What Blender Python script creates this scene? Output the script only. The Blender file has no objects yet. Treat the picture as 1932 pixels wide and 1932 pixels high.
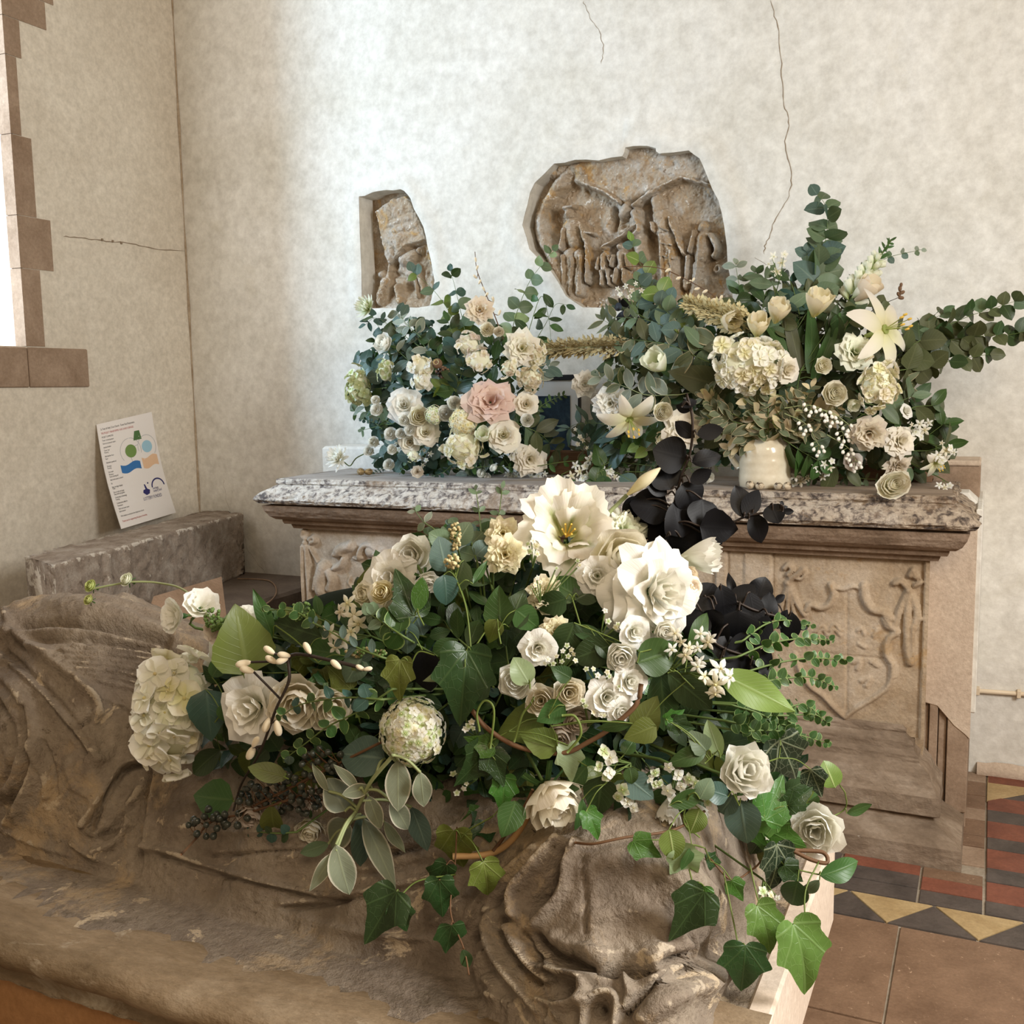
import bpy, math, random
import numpy as np
from mathutils import Vector, Matrix
from mathutils.geometry import tessellate_polygon
SC = bpy.context.scene
COL = SC.collection
rnd = random.Random(7)
# ---------------------------------------------------------------- camera
H = 1.309; F = 1932.0; C0 = 966.0
def _n(v): v = np.array(v, float); return v/np.linalg.norm(v)
Zc = _n((-271, 15934, 1932)); Xc = _n((4166, -163.4, 1932)); Xc = _n(Xc-Zc*Xc.dot(Zc)); Yc = np.cross(Zc, Xc)
RC = np.stack([Xc, Yc, Zc]); O = np.array([0, 0, H])
cam = bpy.data.cameras.new('camera'); camo = bpy.data.objects.new('camera', cam); COL.objects.link(camo)
cam.sensor_width = 36; cam.lens = 36*F/1932; cam.clip_start = 0.05
camo.matrix_world = Matrix.Translation((0, 0, H)) @ Matrix(RC.tolist()).to_4x4()
SC.camera = camo
SC.view_settings.view_transform = 'Standard'; SC.view_settings.look = 'None'
SC.view_settings.gamma = 1; SC.view_settings.use_curve_mapping = False
SC.view_settings.exposure = 0.0
# ---------------------------------------------------------------- world and lamps
W = bpy.data.worlds.new('world'); SC.world = W; W.use_nodes = True
W.node_tree.nodes['Background'].inputs[0].default_value = (1.0, 0.77, 0.53, 1)
W.node_tree.nodes['Background'].inputs[1].default_value = 0.42
def area(name, loc, target, sx, sy, col, power, spread=180):
    l = bpy.data.lights.new(name, 'AREA'); l.shape = 'RECTANGLE'; l.size = sx; l.size_y = sy
    l.color = col; l.energy = power; l.spread = math.radians(spread)
    o = bpy.data.objects.new(name, l); COL.objects.link(o); o.location = loc
    o.rotation_euler = (Vector(target)-Vector(loc)).to_track_quat('-Z', 'Y').to_euler(); return o
area('window_daylight', (-4.9, 0.75, 2.7), (-1.5, 3.65, 1.25), 0.8, 1.5, (0.52, 0.76, 1.0), 195)
area('south_window_daylight', (1.6, 1.1, 2.1), (-0.5, 1.35, 0.9), 0.7, 1.0, (1.0, 0.98, 0.94), 95)
area('warm_fill_light', (1.2, -1.0, 3.2), (-0.6, 3.4, 1.2), 0.9, 0.9, (1.0, 0.80, 0.56), 40)  # unseen fill, added to warm the right wall and brighten the blooms
# ---------------------------------------------------------------- unprojection onto real planes
def ray(px, py): return RC@np.array([(px-C0)/F, -(py-C0)/F, -1.])
def onz(px, py, z): r = ray(px, py); return O+r*((z-H)/r[2])
def ony(px, py, y): r = ray(px, py); return O+r*(y/r[1])
def onx(px, py, x): r = ray(px, py); return O+r*(x/r[0])
def atd(px, py, d): return O+ray(px, py)*d
VR = Vector(RC[:, 0]); VU = Vector(RC[:, 1]); VN = Vector(RC[:, 2])
# ---------------------------------------------------------------- object helpers
def props(o, label=None, cat=None, group=None, kind=None):
    if label: o['label'] = label
    if cat: o['category'] = cat
    if group: o['group'] = group
    if kind: o['kind'] = kind
    return o
def mesh(name, V, Fc, mat=None, uv=None, smooth=True, fm=None):
    me = bpy.data.meshes.new(name)
    me.from_pydata([tuple(map(float, v)) for v in V], [], [tuple(int(i) for i in f) for f in Fc])
    if mat is not None:
        for m in (mat if isinstance(mat, (list, tuple)) else [mat]): me.materials.append(m)
    if fm is not None: me.polygons.foreach_set('material_index', [int(i) for i in fm])
    if smooth: me.polygons.foreach_set('use_smooth', [True]*len(me.polygons))
    if uv is not None:
        ul = me.uv_layers.new(name='UVMap')
        li = np.zeros(len(me.loops), dtype=np.int32); me.loops.foreach_get('vertex_index', li)
        ul.data.foreach_set('uv', np.asarray(uv, dtype=np.float32)[li].ravel())
    me.update(); return me
def obj(name, me, parent=None, mw=None):
    o = bpy.data.objects.new(name, me); COL.objects.link(o)
    if parent is not None: o.parent = parent
    if mw is not None: o.matrix_basis = mw
    return o
def empty(name, mw, label, cat, group=None):
    o = bpy.data.objects.new(name, None); COL.objects.link(o); o.empty_display_size = .02
    o.matrix_basis = mw; return props(o, label, cat, group)
def box_vf(x0, x1, y0, y1, z0, z1, bv=0.0):
    if bv <= 0:
        V = [(x, y, z) for z in (z0, z1) for y in (y0, y1) for x in (x0, x1)]
        Fc = [(0, 2, 3, 1), (4, 5, 7, 6), (0, 1, 5, 4), (2, 6, 7, 3), (0, 4, 6, 2), (1, 3, 7, 5)]
        return V, Fc
    V = []; Fc = []
    rings = [(z0, bv), (z0+bv, 0), (z1-bv, 0), (z1, bv)]
    for z, i in rings:
        a, b, c, d = x0+i, x1-i, y0+i, y1-i; q = bv*.5 if i == 0 else 0
        V += [(a+q, c, z), (b-q, c, z), (b, c+q, z), (b, d-q, z), (b-q, d, z), (a+q, d, z), (a, d-q, z), (a, c+q, z)]
    for k in range(3):
        for i in range(8):
            j = (i+1) % 8; Fc.append((k*8+i, k*8+j, k*8+8+j, k*8+8+i))
    Fc.append(tuple(range(7, -1, -1))); Fc.append(tuple(range(24, 32)))
    return V, Fc
def box(name, x0, x1, y0, y1, z0, z1, mat, parent=None, bv=0.004):
    V, Fc = box_vf(x0, x1, y0, y1, z0, z1, bv)
    return obj(name, mesh(name, V, Fc, mat, smooth=False), parent)
def prism(name, poly, z0, z1, mat, parent=None, axis='z', bv=0.0):
    n = len(poly); V = []
    c = np.mean(np.array(poly), 0)
    def P(p, z, s=0):
        q = np.array(p, float)
        if s: d = c-q; q = q+d/np.linalg.norm(d)*s
        return (q[0], q[1], z) if axis == 'z' else ((q[0], z, q[1]) if axis == 'y' else (z, q[0], q[1]))
    lv = [(z0, 0), (z1-bv if z1 > z0 else z1+bv, 0), (z1, bv)] if bv else [(z0, 0), (z1, 0)]
    for z, s in lv: V += [P(p, z, s) for p in poly]
    Fc = []
    for k in range(len(lv)-1):
        for i in range(n):
            j = (i+1) % n; Fc.append((k*n+i, k*n+j, k*n+n+j, k*n+n+i))
    Fc.append(tuple(range(n-1, -1, -1))); Fc.append(tuple(range((len(lv)-1)*n, len(lv)*n)))
    return obj(name, mesh(name, V, Fc, mat, smooth=False), parent)
# smooth numpy value noise
def vnoise(x, y, seed=0):
    xi = np.floor(x).astype(np.int64); yi = np.floor(y).astype(np.int64); xf = x-xi; yf = y-yi
    def h(a, b):
        n = (a*374761393+b*668265263+seed*1274126177) & 0xffffffff
        n = ((n ^ (n >> 13))*1274126177) & 0xffffffff
        return ((n ^ (n >> 16)) & 0xffff)/65535.0
    u = xf*xf*(3-2*xf); v = yf*yf*(3-2*yf)
    return (h(xi, yi)*(1-u)+h(xi+1, yi)*u)*(1-v)+(h(xi, yi+1)*(1-u)+h(xi+1, yi+1)*u)*v-.5
def fbm(x, y, seed=0, o=4):
    s = 0; a = 1.
    for k in range(o): s = s+a*vnoise(x*2**k, y*2**k, seed+k*17); a *= .5
    return s
def seg_d(GX, GY, pts):
    best = np.full(GX.shape, 1e9)
    if len(pts) == 1: return np.hypot(GX-pts[0][0], GY-pts[0][1])
    for (ax, ay), (bx, by) in zip(pts[:-1], pts[1:]):
        dx, dy = bx-ax, by-ay; L = dx*dx+dy*dy+1e-12
        t = np.clip(((GX-ax)*dx+(GY-ay)*dy)/L, 0, 1)
        best = np.minimum(best, np.hypot(GX-ax-t*dx, GY-ay-t*dy))
    return best
def smooth_line(pts, n=5):
    if len(pts) < 3: return pts
    p = np.array(pts, float); out = []
    P = np.vstack([2*p[0]-p[1], p, 2*p[-1]-p[-2]])
    for i in range(1, len(P)-2):
        for k in range(n):
            t = k/n
            out.append(.5*((2*P[i])+(-P[i-1]+P[i+1])*t+(2*P[i-1]-5*P[i]+4*P[i+1]-P[i+2])*t*t+(-P[i-1]+3*P[i]-3*P[i+1]+P[i+2])*t**3))
    out.append(p[-1]); return [tuple(q) for q in out]
def grid_faces(nu, nv):
    i = np.arange(nu-1)[None, :]; j = np.arange(nv-1)[:, None]
    a = j*nu+i
    return np.stack([a, a+1, a+1+nu, a+nu], -1).reshape(-1, 4).tolist()
# ---------------------------------------------------------------- materials
MATS = {}
def newmat(name):
    m = bpy.data.materials.new(name); m.use_nodes = True; nt = m.node_tree; nt.nodes.clear()
    out = nt.nodes.new('ShaderNodeOutputMaterial'); return m, nt, out
def N(nt, t, **kw):
    n = nt.nodes.new(t)
    for k, v in kw.items():
        if k.startswith('i_'): n.inputs[int(k[2:])].default_value = v
        else: setattr(n, k, v)
    return n
def ramp(nt, fac, stops):
    r = N(nt, 'ShaderNodeValToRGB'); nt.links.new(fac, r.inputs[0])
    while len(r.color_ramp.elements) < len(stops): r.color_ramp.elements.new(.5)
    for e, (p, c) in zip(r.color_ramp.elements, stops):
        e.position = p; e.color = (*c, 1) if len(c) == 3 else c
    return r.outputs[0]
def noise(nt, vec, scale, detail=6, rough=.6, dist=0.):
    n = N(nt, 'ShaderNodeTexNoise'); n.inputs['Scale'].default_value = scale; n.inputs['Detail'].default_value = detail
    n.inputs['Roughness'].default_value = rough; n.inputs['Distortion'].default_value = dist
    nt.links.new(vec, n.inputs['Vector']); return n.outputs[0]
def mix(nt, f, a, b, mode='MIX'):
    m = N(nt, 'ShaderNodeMix', data_type='RGBA', blend_type=mode)
    for s, v in ((m.inputs[0], f), (m.inputs[6], a), (m.inputs[7], b)):
        if hasattr(v, 'is_linked'): nt.links.new(v, s)
        elif isinstance(v, (int, float)): s.default_value = v
        else: s.default_value = (*v, 1)
    return m.outputs[2]
def math_(nt, op, a, b=None, c=None):
    m = N(nt, 'ShaderNodeMath', operation=op)
    for i, v in enumerate((a, b, c)):
        if v is None: continue
        if hasattr(v, 'is_linked'): nt.links.new(v, m.inputs[i])
        else: m.inputs[i].default_value = v
    return m.outputs[0]
def stone(name, stops, scale=6, bump=.4, bscale=60, rough=.85, patch=None, flecks=None, stretch=(1, 1, 1), bdist=.004, worn=None):
    m, nt, out = newmat(name)
    tc = N(nt, 'ShaderNodeTexCoord'); mp = N(nt, 'ShaderNodeMapping'); mp.inputs['Scale'].default_value = stretch
    nt.links.new(tc.outputs['Object'], mp.inputs[0]); v = mp.outputs[0]
    c = ramp(nt, noise(nt, v, scale, 8, .65, .4), stops)
    fine = noise(nt, v, bscale*1.5, 4, .7)
    c = mix(nt, .55, c, ramp(nt, fine, [(.3, (.55, .53, .5)), (.7, (1., 1., 1.))]), 'MULTIPLY')
    if patch:
        for (sc, lo, hi, colr) in patch:
            f = ramp(nt, noise(nt, v, sc, 7, .7, .6), [(lo, (0, 0, 0)), (hi, (1, 1, 1))])
            c = mix(nt, f, c, colr)
    if worn:        # stone chipped to a fresh surface on its ridges, broken up by noise
        gm = N(nt, 'ShaderNodeNewGeometry'); chips = noise(nt, v, worn[2], 6, .7, .4)
        f = math_(nt, 'MULTIPLY_ADD', math_(nt, 'SUBTRACT', gm.outputs['Pointiness'], .5), worn[3], chips)
        c = mix(nt, ramp(nt, f, [(worn[1], (0, 0, 0)), (worn[1]+.05, (.9, .9, .9))]), c, worn[0])
    p = N(nt, 'ShaderNodeBsdfPrincipled'); nt.links.new(c, p.inputs['Base Color'])
    p.inputs['Roughness'].default_value = rough; p.inputs['Specular IOR Level'].default_value = .25
    b = N(nt, 'ShaderNodeBump'); b.inputs['Strength'].default_value = bump; b.inputs['Distance'].default_value = bdist
    hh = math_(nt, 'ADD', noise(nt, v, bscale, 6, .7), math_(nt, 'MULTIPLY', noise(nt, v, bscale*.25, 5, .6), 1.5))
    nt.links.new(hh, b.inputs['Height']); nt.links.new(b.outputs[0], p.inputs['Normal'])
    nt.links.new(p.outputs[0], out.inputs[0]); MATS[name] = m; return m
def end_browning(m, col, x0, x1):  # colour turns browner towards the right end, broken up by noise
    nt = m.node_tree; p = [n for n in nt.nodes if n.type == 'BSDF_PRINCIPLED'][0]; src = p.inputs['Base Color'].links[0].from_socket
    tc = N(nt, 'ShaderNodeTexCoord'); sx = N(nt, 'ShaderNodeSeparateXYZ'); nt.links.new(tc.outputs['Object'], sx.inputs[0])
    f = math_(nt, 'ADD', sx.outputs[0], math_(nt, 'MULTIPLY', math_(nt, 'SUBTRACT', noise(nt, tc.outputs['Object'], 7, 5, .6), .5), 1.6))
    r = ramp(nt, math_(nt, 'MULTIPLY', math_(nt, 'SUBTRACT', f, x0), 1/(x1-x0)), [(0, (0, 0, 0)), (1, (.85, .85, .85))])
    nt.links.new(mix(nt, r, src, mix(nt, 1., src, col, 'MULTIPLY')), p.inputs['Base Color'])
def plain(name, col, rough=.5, spec=.4, emit=None, metal=0, sheen=0, coat=0):
    m, nt, out = newmat(name); p = N(nt, 'ShaderNodeBsdfPrincipled')
    p.inputs['Base Color'].default_value = (*col, 1); p.inputs['Roughness'].default_value = rough
    p.inputs['Specular IOR Level'].default_value = spec; p.inputs['Metallic'].default_value = metal
    p.inputs['Sheen Weight'].default_value = sheen; p.inputs['Coat Weight'].default_value = coat
    if emit: p.inputs['Emission Color'].default_value = (*emit[0], 1); p.inputs['Emission Strength'].default_value = emit[1]
    nt.links.new(p.outputs[0], out.inputs[0]); MATS[name] = m; return m
m_wall = stone('plaster', [(.25, (.66, .63, .55)), (.5, (.78, .76, .70)), (.75, (.85, .84, .80))], 1.3, .30, 16, .95,
               patch=[(2.6, .60, .90, (.56, .52, .42)), (11, .60, .85, (.66, .63, .55)), (60, .70, .80, (.50, .46, .38))], bdist=.008)
m_wall_l = stone('plaster_left', [(.25, (.62, .55, .45)), (.6, (.74, .68, .58)), (.8, (.80, .75, .66))], 1.6, .25, 28, .95,
               patch=[(40, .72, .8, (.45, .4, .33))])
m_pier = stone('pier_plaster', [(.3, (.56, .44, .34)), (.7, (.70, .58, .46))], 4, .5, 60, .95, patch=[(9, .62, .7, (.74, .66, .55))])
m_relief = stone('relief_stone', [(.3, (.30, .22, .14)), (.46, (.44, .35, .25)), (.56, (.48, .42, .35)), (.72, (.60, .56, .50))], 9, 1., 60, .9,
               patch=[(12, .55, .65, (.44, .28, .12)), (40, .60, .68, (.20, .14, .09))], worn=((.66, .61, .54), .62, 26, 1.6))
m_niche = stone('niche_ochre', [(.3, (.42, .28, .13)), (.7, (.56, .42, .25))], 8, .5, 70, .9)
m_slab = stone('lichen_slab', [(.38, (.12, .11, .11)), (.45, (.34, .31, .29)), (.52, (.62, .59, .54)), (.7, (.80, .78, .74))], 42, .9, 90, .85,
               patch=[(5, .56, .70, (.27, .20, .14)), (90, .62, .68, (.12, .11, .10)), (22, .60, .66, (.25, .19, .13))])
end_browning(m_slab, (.62, .50, .38), -1.6, -.2)
m_slabtop = stone('slab_top', [(.3, (.28, .26, .25)), (.7, (.50, .47, .44))], 5, .4, 60, .8, stretch=(.5, 2, 1))
m_cornice = stone('cornice_stone', [(.3, (.17, .115, .075)), (.5, (.27, .19, .13)), (.75, (.42, .32, .24))], 7, .6, 60, .85)
m_panel_ = 0
m_panel = stone('carved_panel', [(.3, (.33, .25, .17)), (.5, (.50, .42, .33)), (.75, (.66, .60, .54))], 7, .6, 80, .9,
               patch=[(6, .58, .72, (.42, .27, .11)), (50, .64, .72, (.15, .13, .12))])
end_browning(m_panel, (.90, .80, .66), -1.4, -.2); end_browning(m_slabtop, (.75, .58, .42), -1.6, -.4)
m_base = stone('base_stone', [(.3, (.15, .105, .07)), (.5, (.25, .185, .13)), (.75, (.42, .34, .26))], 9, .7, 60, .9, stretch=(.6, 1, 1),
               patch=[(40, .66, .74, (.45, .40, .33))])
m_eff = stone('effigy_stone', [(.28, (.15, .115, .085)), (.45, (.25, .20, .155)), (.6, (.32, .265, .205)), (.78, (.43, .36, .29))], 7, .9, 70, .85, worn=((.50, .42, .32), .67, 22, 2.2), bdist=.006,
               patch=[(5.5, .54, .62, (.40, .30, .19)), (5, .62, .76, (.36, .235, .115)), (11, .60, .63, (.50, .40, .28)), (8, .585, .66, (.13, .10, .07)), (80, .62, .68, (.12, .09, .06))])
m_effslab = stone('tomb_slab_stone', [(.3, (.14, .095, .05)), (.5, (.27, .195, .12)), (.75, (.42, .335, .235))], 5, .7, 60, .9,
               patch=[(7, .6, .7, (.47, .40, .30)), (6, .60, .72, (.13, .085, .035))], stretch=(.6, 1.4, 1))
m_orange = stone('tomb_side_stone', [(.3, (.34, .17, .07)), (.7, (.50, .28, .13))], 5, .3, 60, .9)
m_sunlit_end = stone('sunlit_end_stone', [(.3, (.62, .50, .40)), (.7, (.74, .63, .52))], 5, .25, 60, .8)  # end face lit from the right: that sunlight is put into the colour
m_quoin = stone('quoin_stone', [(.3, (.27, .185, .125)), (.7, (.42, .31, .225))], 7, .4, 60, .9)
m_block = stone('block_stone', [(.3, (.20, .155, .12)), (.5, (.33, .27, .22)), (.75, (.50, .45, .39))], 12, .9, 80, .9, worn=((.62, .57, .50), .66, 20, 3.), patch=[(30, .58, .66, (.14, .105, .08))])
m_dark = stone('dark_slate', [(.3, (.10, .075, .06)), (.7, (.20, .16, .13))], 5, .3, 60, .7)
m_red = stone('red_tile', [(.3, (.16, .055, .035)), (.7, (.28, .10, .06))], 8, .3, 60, .55)
m_black = stone('black_tile', [(.3, (.055, .045, .04)), (.7, (.13, .105, .09))], 8, .3, 60, .5)
m_yellow = stone('yellow_tile', [(.3, (.38, .26, .12)), (.7, (.54, .40, .21))], 9, .3, 60, .55)
m_brown = stone('brown_tile', [(.3, (.17, .10, .06)), (.7, (.28, .175, .11))], 9, .25, 90, .5, patch=[(70, .62, .7, (.48, .33, .22))])
m_grout = stone('grout', [(.3, (.30, .25, .19)), (.7, (.46, .40, .32))], 9, .4, 60, .95)
m_crack = plain('crack_dark', (.27, .21, .15), .95, .1)
m_pane = plain('window_light', (1, 1, 1), .5, .2, emit=((.93, .97, 1.0), 2.2))
# ---------------------------------------------------------------- setting
YW = 3.65; XL = -3.30; ZT = 4.3
def sheet(name, outer, holes, to3, mat, depth, sign, parent=None):
    """flat sheet with holes cut through, plus the returns of the holes (depth to the back)"""
    loops = [[Vector((p[0], p[1], 0)) for p in outer]]+[[Vector((p[0], p[1], 0)) for p in h] for h in holes]
    tris = tessellate_polygon(loops); flat = [p for l in loops for p in l]
    V = [to3(p.x, p.y, 0) for p in flat]; Fc = [tuple(t) for t in tris]
    for h in holes:
        b = len(V); n = len(h); V += [to3(p[0], p[1], 0) for p in h]+[to3(p[0], p[1], depth) for p in h]
        for i in range(n):
            j = (i+1) % n; Fc.append((b+i, b+j, b+n+j, b+n+i))
    return obj(name, mesh(name, V, Fc, mat, smooth=False), parent)
def wob(poly, k=3, a=.006, seed=1):
    r = random.Random(seed); out = []
    for i in range(len(poly)):
        p = np.array(poly[i]); q = np.array(poly[(i+1) % len(poly)])
        for t in range(k): out.append(tuple(p+(q-p)*t/k+np.array((r.uniform(-a, a), r.uniform(-a, a)))*(1 if t else .6)))
    return out
polyL = [(677, 372), (715, 360), (757, 357), (775, 374), (800, 430), (812, 480), (820, 530), (812, 578), (740, 582), (684, 584)]
polyR = [(987, 425), (996, 385), (1010, 345), (1045, 309), (1085, 303), (1130, 302), (1175, 294), (1180, 280), (1208, 276), (1237, 279),
         (1243, 290), (1300, 284), (1320, 300), (1332, 330), (1355, 380), (1367, 430), (1374, 500), (1385, 575), (1220, 579), (1100, 579), (1068, 560), (1040, 510), (1000, 470)]
def toY(pl, y=YW): return [(ony(a, b, y)[0], ony(a, b, y)[2]) for a, b in pl]
hL = wob(toY(polyL), 3, .004, 2); hR = wob(toY(polyR), 2, .004, 3)
wb = sheet('wall_back', [(XL, 0), (3.2, 0), (3.2, ZT), (XL, ZT)], [hL, hR], lambda a, b, d: (a, YW+d, b), m_wall, .10, 1)
props(wb, 'whitewashed church back wall with two inset carved stones', kind='structure')
# rough limewash build-up around the inset stones (lip of trowelled plaster)
def lip(name, hole, w, h, seed):
    c = np.mean(np.array(hole), 0); V = []; Fc = []; n = len(hole); R_ = 7
    r = random.Random(seed)
    for k in range(R_):
        t = k/(R_-1)
        for i, p in enumerate(hole):
            q = np.array(p); d = q-c; d /= np.linalg.norm(d)
            hh = h*math.sin(math.pi*min(1, t*1.1+.12))*(1-t)**.5+r.uniform(-.0015, .0015)*(1-t)
            V.append((q[0]+d[0]*w*t, YW-max(hh, .0004 if t < 1 else -.004), q[1]+d[1]*w*t))
    for k in range(R_-1):
        for i in range(n):
            j = (i+1) % n; Fc.append((k*n+i, k*n+j, k*n+n+j, k*n+n+i))
    o = obj(name, mesh(name, V, Fc, m_wall), wb)
lip('plaster_rim', hL, .10, .010, 4); lip('plaster_rim', hR, .13, .012, 5)
# cracks: thin dark strips lying in the plaster
def crack(pl, plane, wdt, parent, seed=0, name='crack'):
    r = random.Random(seed); pts = smooth_line(pl, 6); V = []; Fc = []
    for i, (a, b) in enumerate(pts):
        a += r.uniform(-2, 2); b += r.uniform(-1, 1)
        p = plane(a, b); w = wdt*r.uniform(.4, 1.2)*(1 if 0 < i < len(pts)-1 else .2)
        V.append((p, w))
    VV = []
    for i, (p, w) in enumerate(V):
        q = V[min(i+1, len(V)-1)][0]-V[max(i-1, 0)][0]; q = q/np.linalg.norm(q)
        nrm = np.array((0, -1, 0)) if plane is wy else np.array((1, 0, 0))
        s = np.cross(q, nrm); VV += [p-s*w+nrm*.0008, p+nrm*.003*0+nrm*.0009, p+s*w+nrm*.0008]
    for i in range(len(V)-1):
        Fc += [(3*i, 3*i+1, 3*i+4, 3*i+3), (3*i+1, 3*i+2, 3*i+5, 3*i+4)]
    return obj(name, mesh(name, VV, Fc, m_crack), parent)
def wy(a, b): return ony(a, b, YW)
def wx(a, b): return onx(a, b, XL)
crack([(1455, 0), (1468, 60), (1474, 120), (1478, 190), (1489, 230), (1480, 275), (1493, 325), (1488, 370), (1466, 410), (1447, 455), (1440, 480)], wy, .0017, wb, 1)
crack([(1100, 0), (1112, 30), (1130, 60), (1138, 90), (1134, 120)], wy, .001, wb, 2)
crack([(1545, 560), (1400, 470), (1380, 440)], wy, .0006, wb, 3)
crack([(500, 1080), (470, 1040), (455, 1000), (430, 950), (420, 900)], wy, .0006, wb, 5)
# left wall with window opening
gy2 = onx(31, 655, XL-.05)[1]
stones = [(-5, 48, 84, -1), (48, 118, 38, 0), (118, 262, 38, 0), (262, 412, 66, 0), (412, 508, 98, 0), (508, 654, 82, 0)]

zs = [onx(60, v, XL)[2] for v in (-5, 48, 118, 262, 410, 508, 654, 731)]
zsill = zs[6]; 
wl = sheet('wall_left', [(-2.5, 0), (YW, 0), (YW, ZT), (-2.5, ZT)], [[(1.38, zsill), (gy2+.012, zsill), (gy2+.012, 3.75), (1.38, 3.75)]], lambda a, b, d: (XL-d, a, b), m_wall_l, .42, 1)
props(wl, 'cream plastered left wall with stone window jamb', kind='structure')
crack([(118, 446), (160, 450), (200, 455), (240, 459), (290, 469), (350, 474)], wx, .0022, wl, 6)
for (a, b) in ((192, 452), (212, 455), (228, 458)):
    p = wx(a, b); box('wall_nail', p[0], p[0]+.006, p[1]-.004, p[1]+.004, p[2]-.006, p[2]+.004, m_crack, wl, .001)
# jamb stones: toothed quoins running from the wall face into the splayed reveal
outs = [84, 38, 38, 66, 98, 82]
outs_top = [80, 38, 38, 60, 95, 78]
def quoin(z0, z1, yo):
    g = .0012; z0 += g; z1 -= g
    V = []; ring = [(XL+.003, yo), (XL+.003, gy2), (XL-.40, gy2-.02), (XL-.40, yo)]
    n = len(ring)
    for z in (z0, z1): V += [(x, y, z) for x, y in ring]
    Fc = [tuple(range(n)), tuple(range(2*n-1, n-1, -1))]+[(i, n+i, n+(i+1) % n, (i+1) % n) for i in range(n)]
    obj('quoin_stone', mesh('quoin_stone', V, Fc, m_quoin, smooth=False), wl)
for i in range(6):
    yo = onx(outs[i], (48, 118, 262, 410, 508, 654)[i]-30, XL)[1]
    quoin(zs[i+1], zs[i], yo)
quoin(zs[0], zs[0]+.3, 3.0); quoin(zs[0]+.3, zs[0]+.62, 3.12)
ys1 = onx(165, 690, XL)[1]
for a, b in ((1.38, 1.9), (1.9, 2.45), (2.45, onx(52, 700, XL)[1]), (onx(52, 700, XL)[1], ys1)):
    box('sill_stone', XL-.42, XL+.008, a+.002, b-.002, zs[7], zsill-.003, m_quoin, wl, .004)
w1 = box('window_1', XL-.062, XL-.05, 1.36, gy2+.006, zsill-.02, 3.80, m_pane, None, 0); props(w1, 'bright daylit window pane in left wall', kind='structure')
# the daylight lamp shines from just outside: pane is the sky glow seen through the glazing and must not block it
w1.data.materials.clear()
mg, nt, out = newmat('glazing'); tr = N(nt, 'ShaderNodeBsdfTransparent'); em = N(nt, 'ShaderNodeEmission')
em.inputs[0].default_value = (.92, .96, 1, 1); em.inputs[1].default_value = 1.4
ad = N(nt, 'ShaderNodeAddShader'); nt.links.new(tr.outputs[0], ad.inputs[0]); nt.links.new(em.outputs[0], ad.inputs[1]); nt.links.new(ad.outputs[0], out.inputs[0])
w1.data.materials.append(mg)
# uneven brown strip down the corner between the walls
tc_ = []
V = []; Fc = []
for i in range(60):
    z = ZT*i/59; w = .0065+.002*math.sin(i*1.7)+.002*math.sin(i*.6)
    V += [(XL+.001, YW-w, z), (XL+w*.7, YW-w*.7, z), (XL+w, YW-.001, z)]
for i in range(59): Fc += [(3*i, 3*i+1, 3*i+4, 3*i+3), (3*i+1, 3*i+2, 3*i+5, 3*i+4)]
t1 = obj('trim_1', mesh('trim_1', V, Fc, stone('corner_brown', [(.3, (.30, .22, .14)), (.7, (.52, .43, .32))], 14, .6, 60, .95)))
props(t1, 'uneven brown line in the wall corner', kind='structure')
# floor with tiles
fl = box('floor', -6, 4, -4, 4, -.12, -.006, m_grout, None, 0); props(fl, 'church floor of brown slabs with a patterned tile border', kind='structure')
def tile(poly, mat, name='tile'):
    c = np.mean(np.array(poly), 0)
    q = []
    for p in poly:
        d = np.array(p)-c; q.append(tuple(c+d*(1-.0025/max(np.linalg.norm(d), .01)*1.6)))
    # ensure ccw
    ar = sum(q[i][0]*q[(i+1) % len(q)][1]-q[(i+1) % len(q)][0]*q[i][1] for i in range(len(q)))
    if ar < 0: q = q[::-1]
    prism(name, q, -.012, rnd.uniform(-.001, .0012), mat, fl, 'z', .0015)
yb0, yb1 = 2.515, 2.648       # triangle border band
step = .204; x = -.187-step*4
while x < 2.0:                # black triangle with yellow ones between
    tile([(x-step/2, yb0), (x+step/2, yb0), (x, yb1)], m_black) if False else None
    tile([(x, yb0), (x+step/2, yb1), (x-step/2, yb1)], m_yellow)
    tile([(x, yb0), (x+step, yb0), (x+step/2, yb1)], m_black)
    x += step
# block rows behind the border
def row(y0, y1, xs, mats):
    for i in range(len(xs)-1): tile([(xs[i], y0), (xs[i+1], y0), (xs[i+1], y1), (xs[i], y1)], mats[i % len(mats)])
row(yb1+.004, 2.725, [-1.0, -.7, -.5, -.33, -.125, .028, .23, .43, .63, .9], [m_black])
row(2.725, 2.80, [-1.0, -.7, -.5, -.33, -.125, .028], [m_black, m_black, m_black, m_black, m_red])
row(2.80, 2.86, [-1.0, -.7, -.5, -.33, -.125, .028], [m_black, m_black, m_black, m_red, m_brown])
yy = 2.725; k = 0
for hgt in (.11, .085, .125, .08, .12, .09, .11, .12, .09):
    row(yy, min(yy+hgt, YW), [.03, .25, .47, .69, .95], [(m_red, m_black)[k % 2], (m_black, m_red)[k % 2]])
    row(yy, min(yy+hgt, YW), [-.035, .03], [m_brown, m_brown, m_quoin][k % 3:]) if yy > 2.85 else None
    yy += hgt; k += 1
tile([(.03, 3.40), (.03, 3.62), (.26, 3.62)], m_yellow)
# large brown slabs in front
for i in range(-6, 6):
    for j in range(0, 6):
        x0 = -.156+.42*i+(.0 if j % 2 == 0 else .0); y1 = yb0-.004-.42*j
        tile([(x0, y1-.42), (x0+.42, y1-.42), (x0+.42, y1), (x0, y1)], m_brown)
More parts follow.
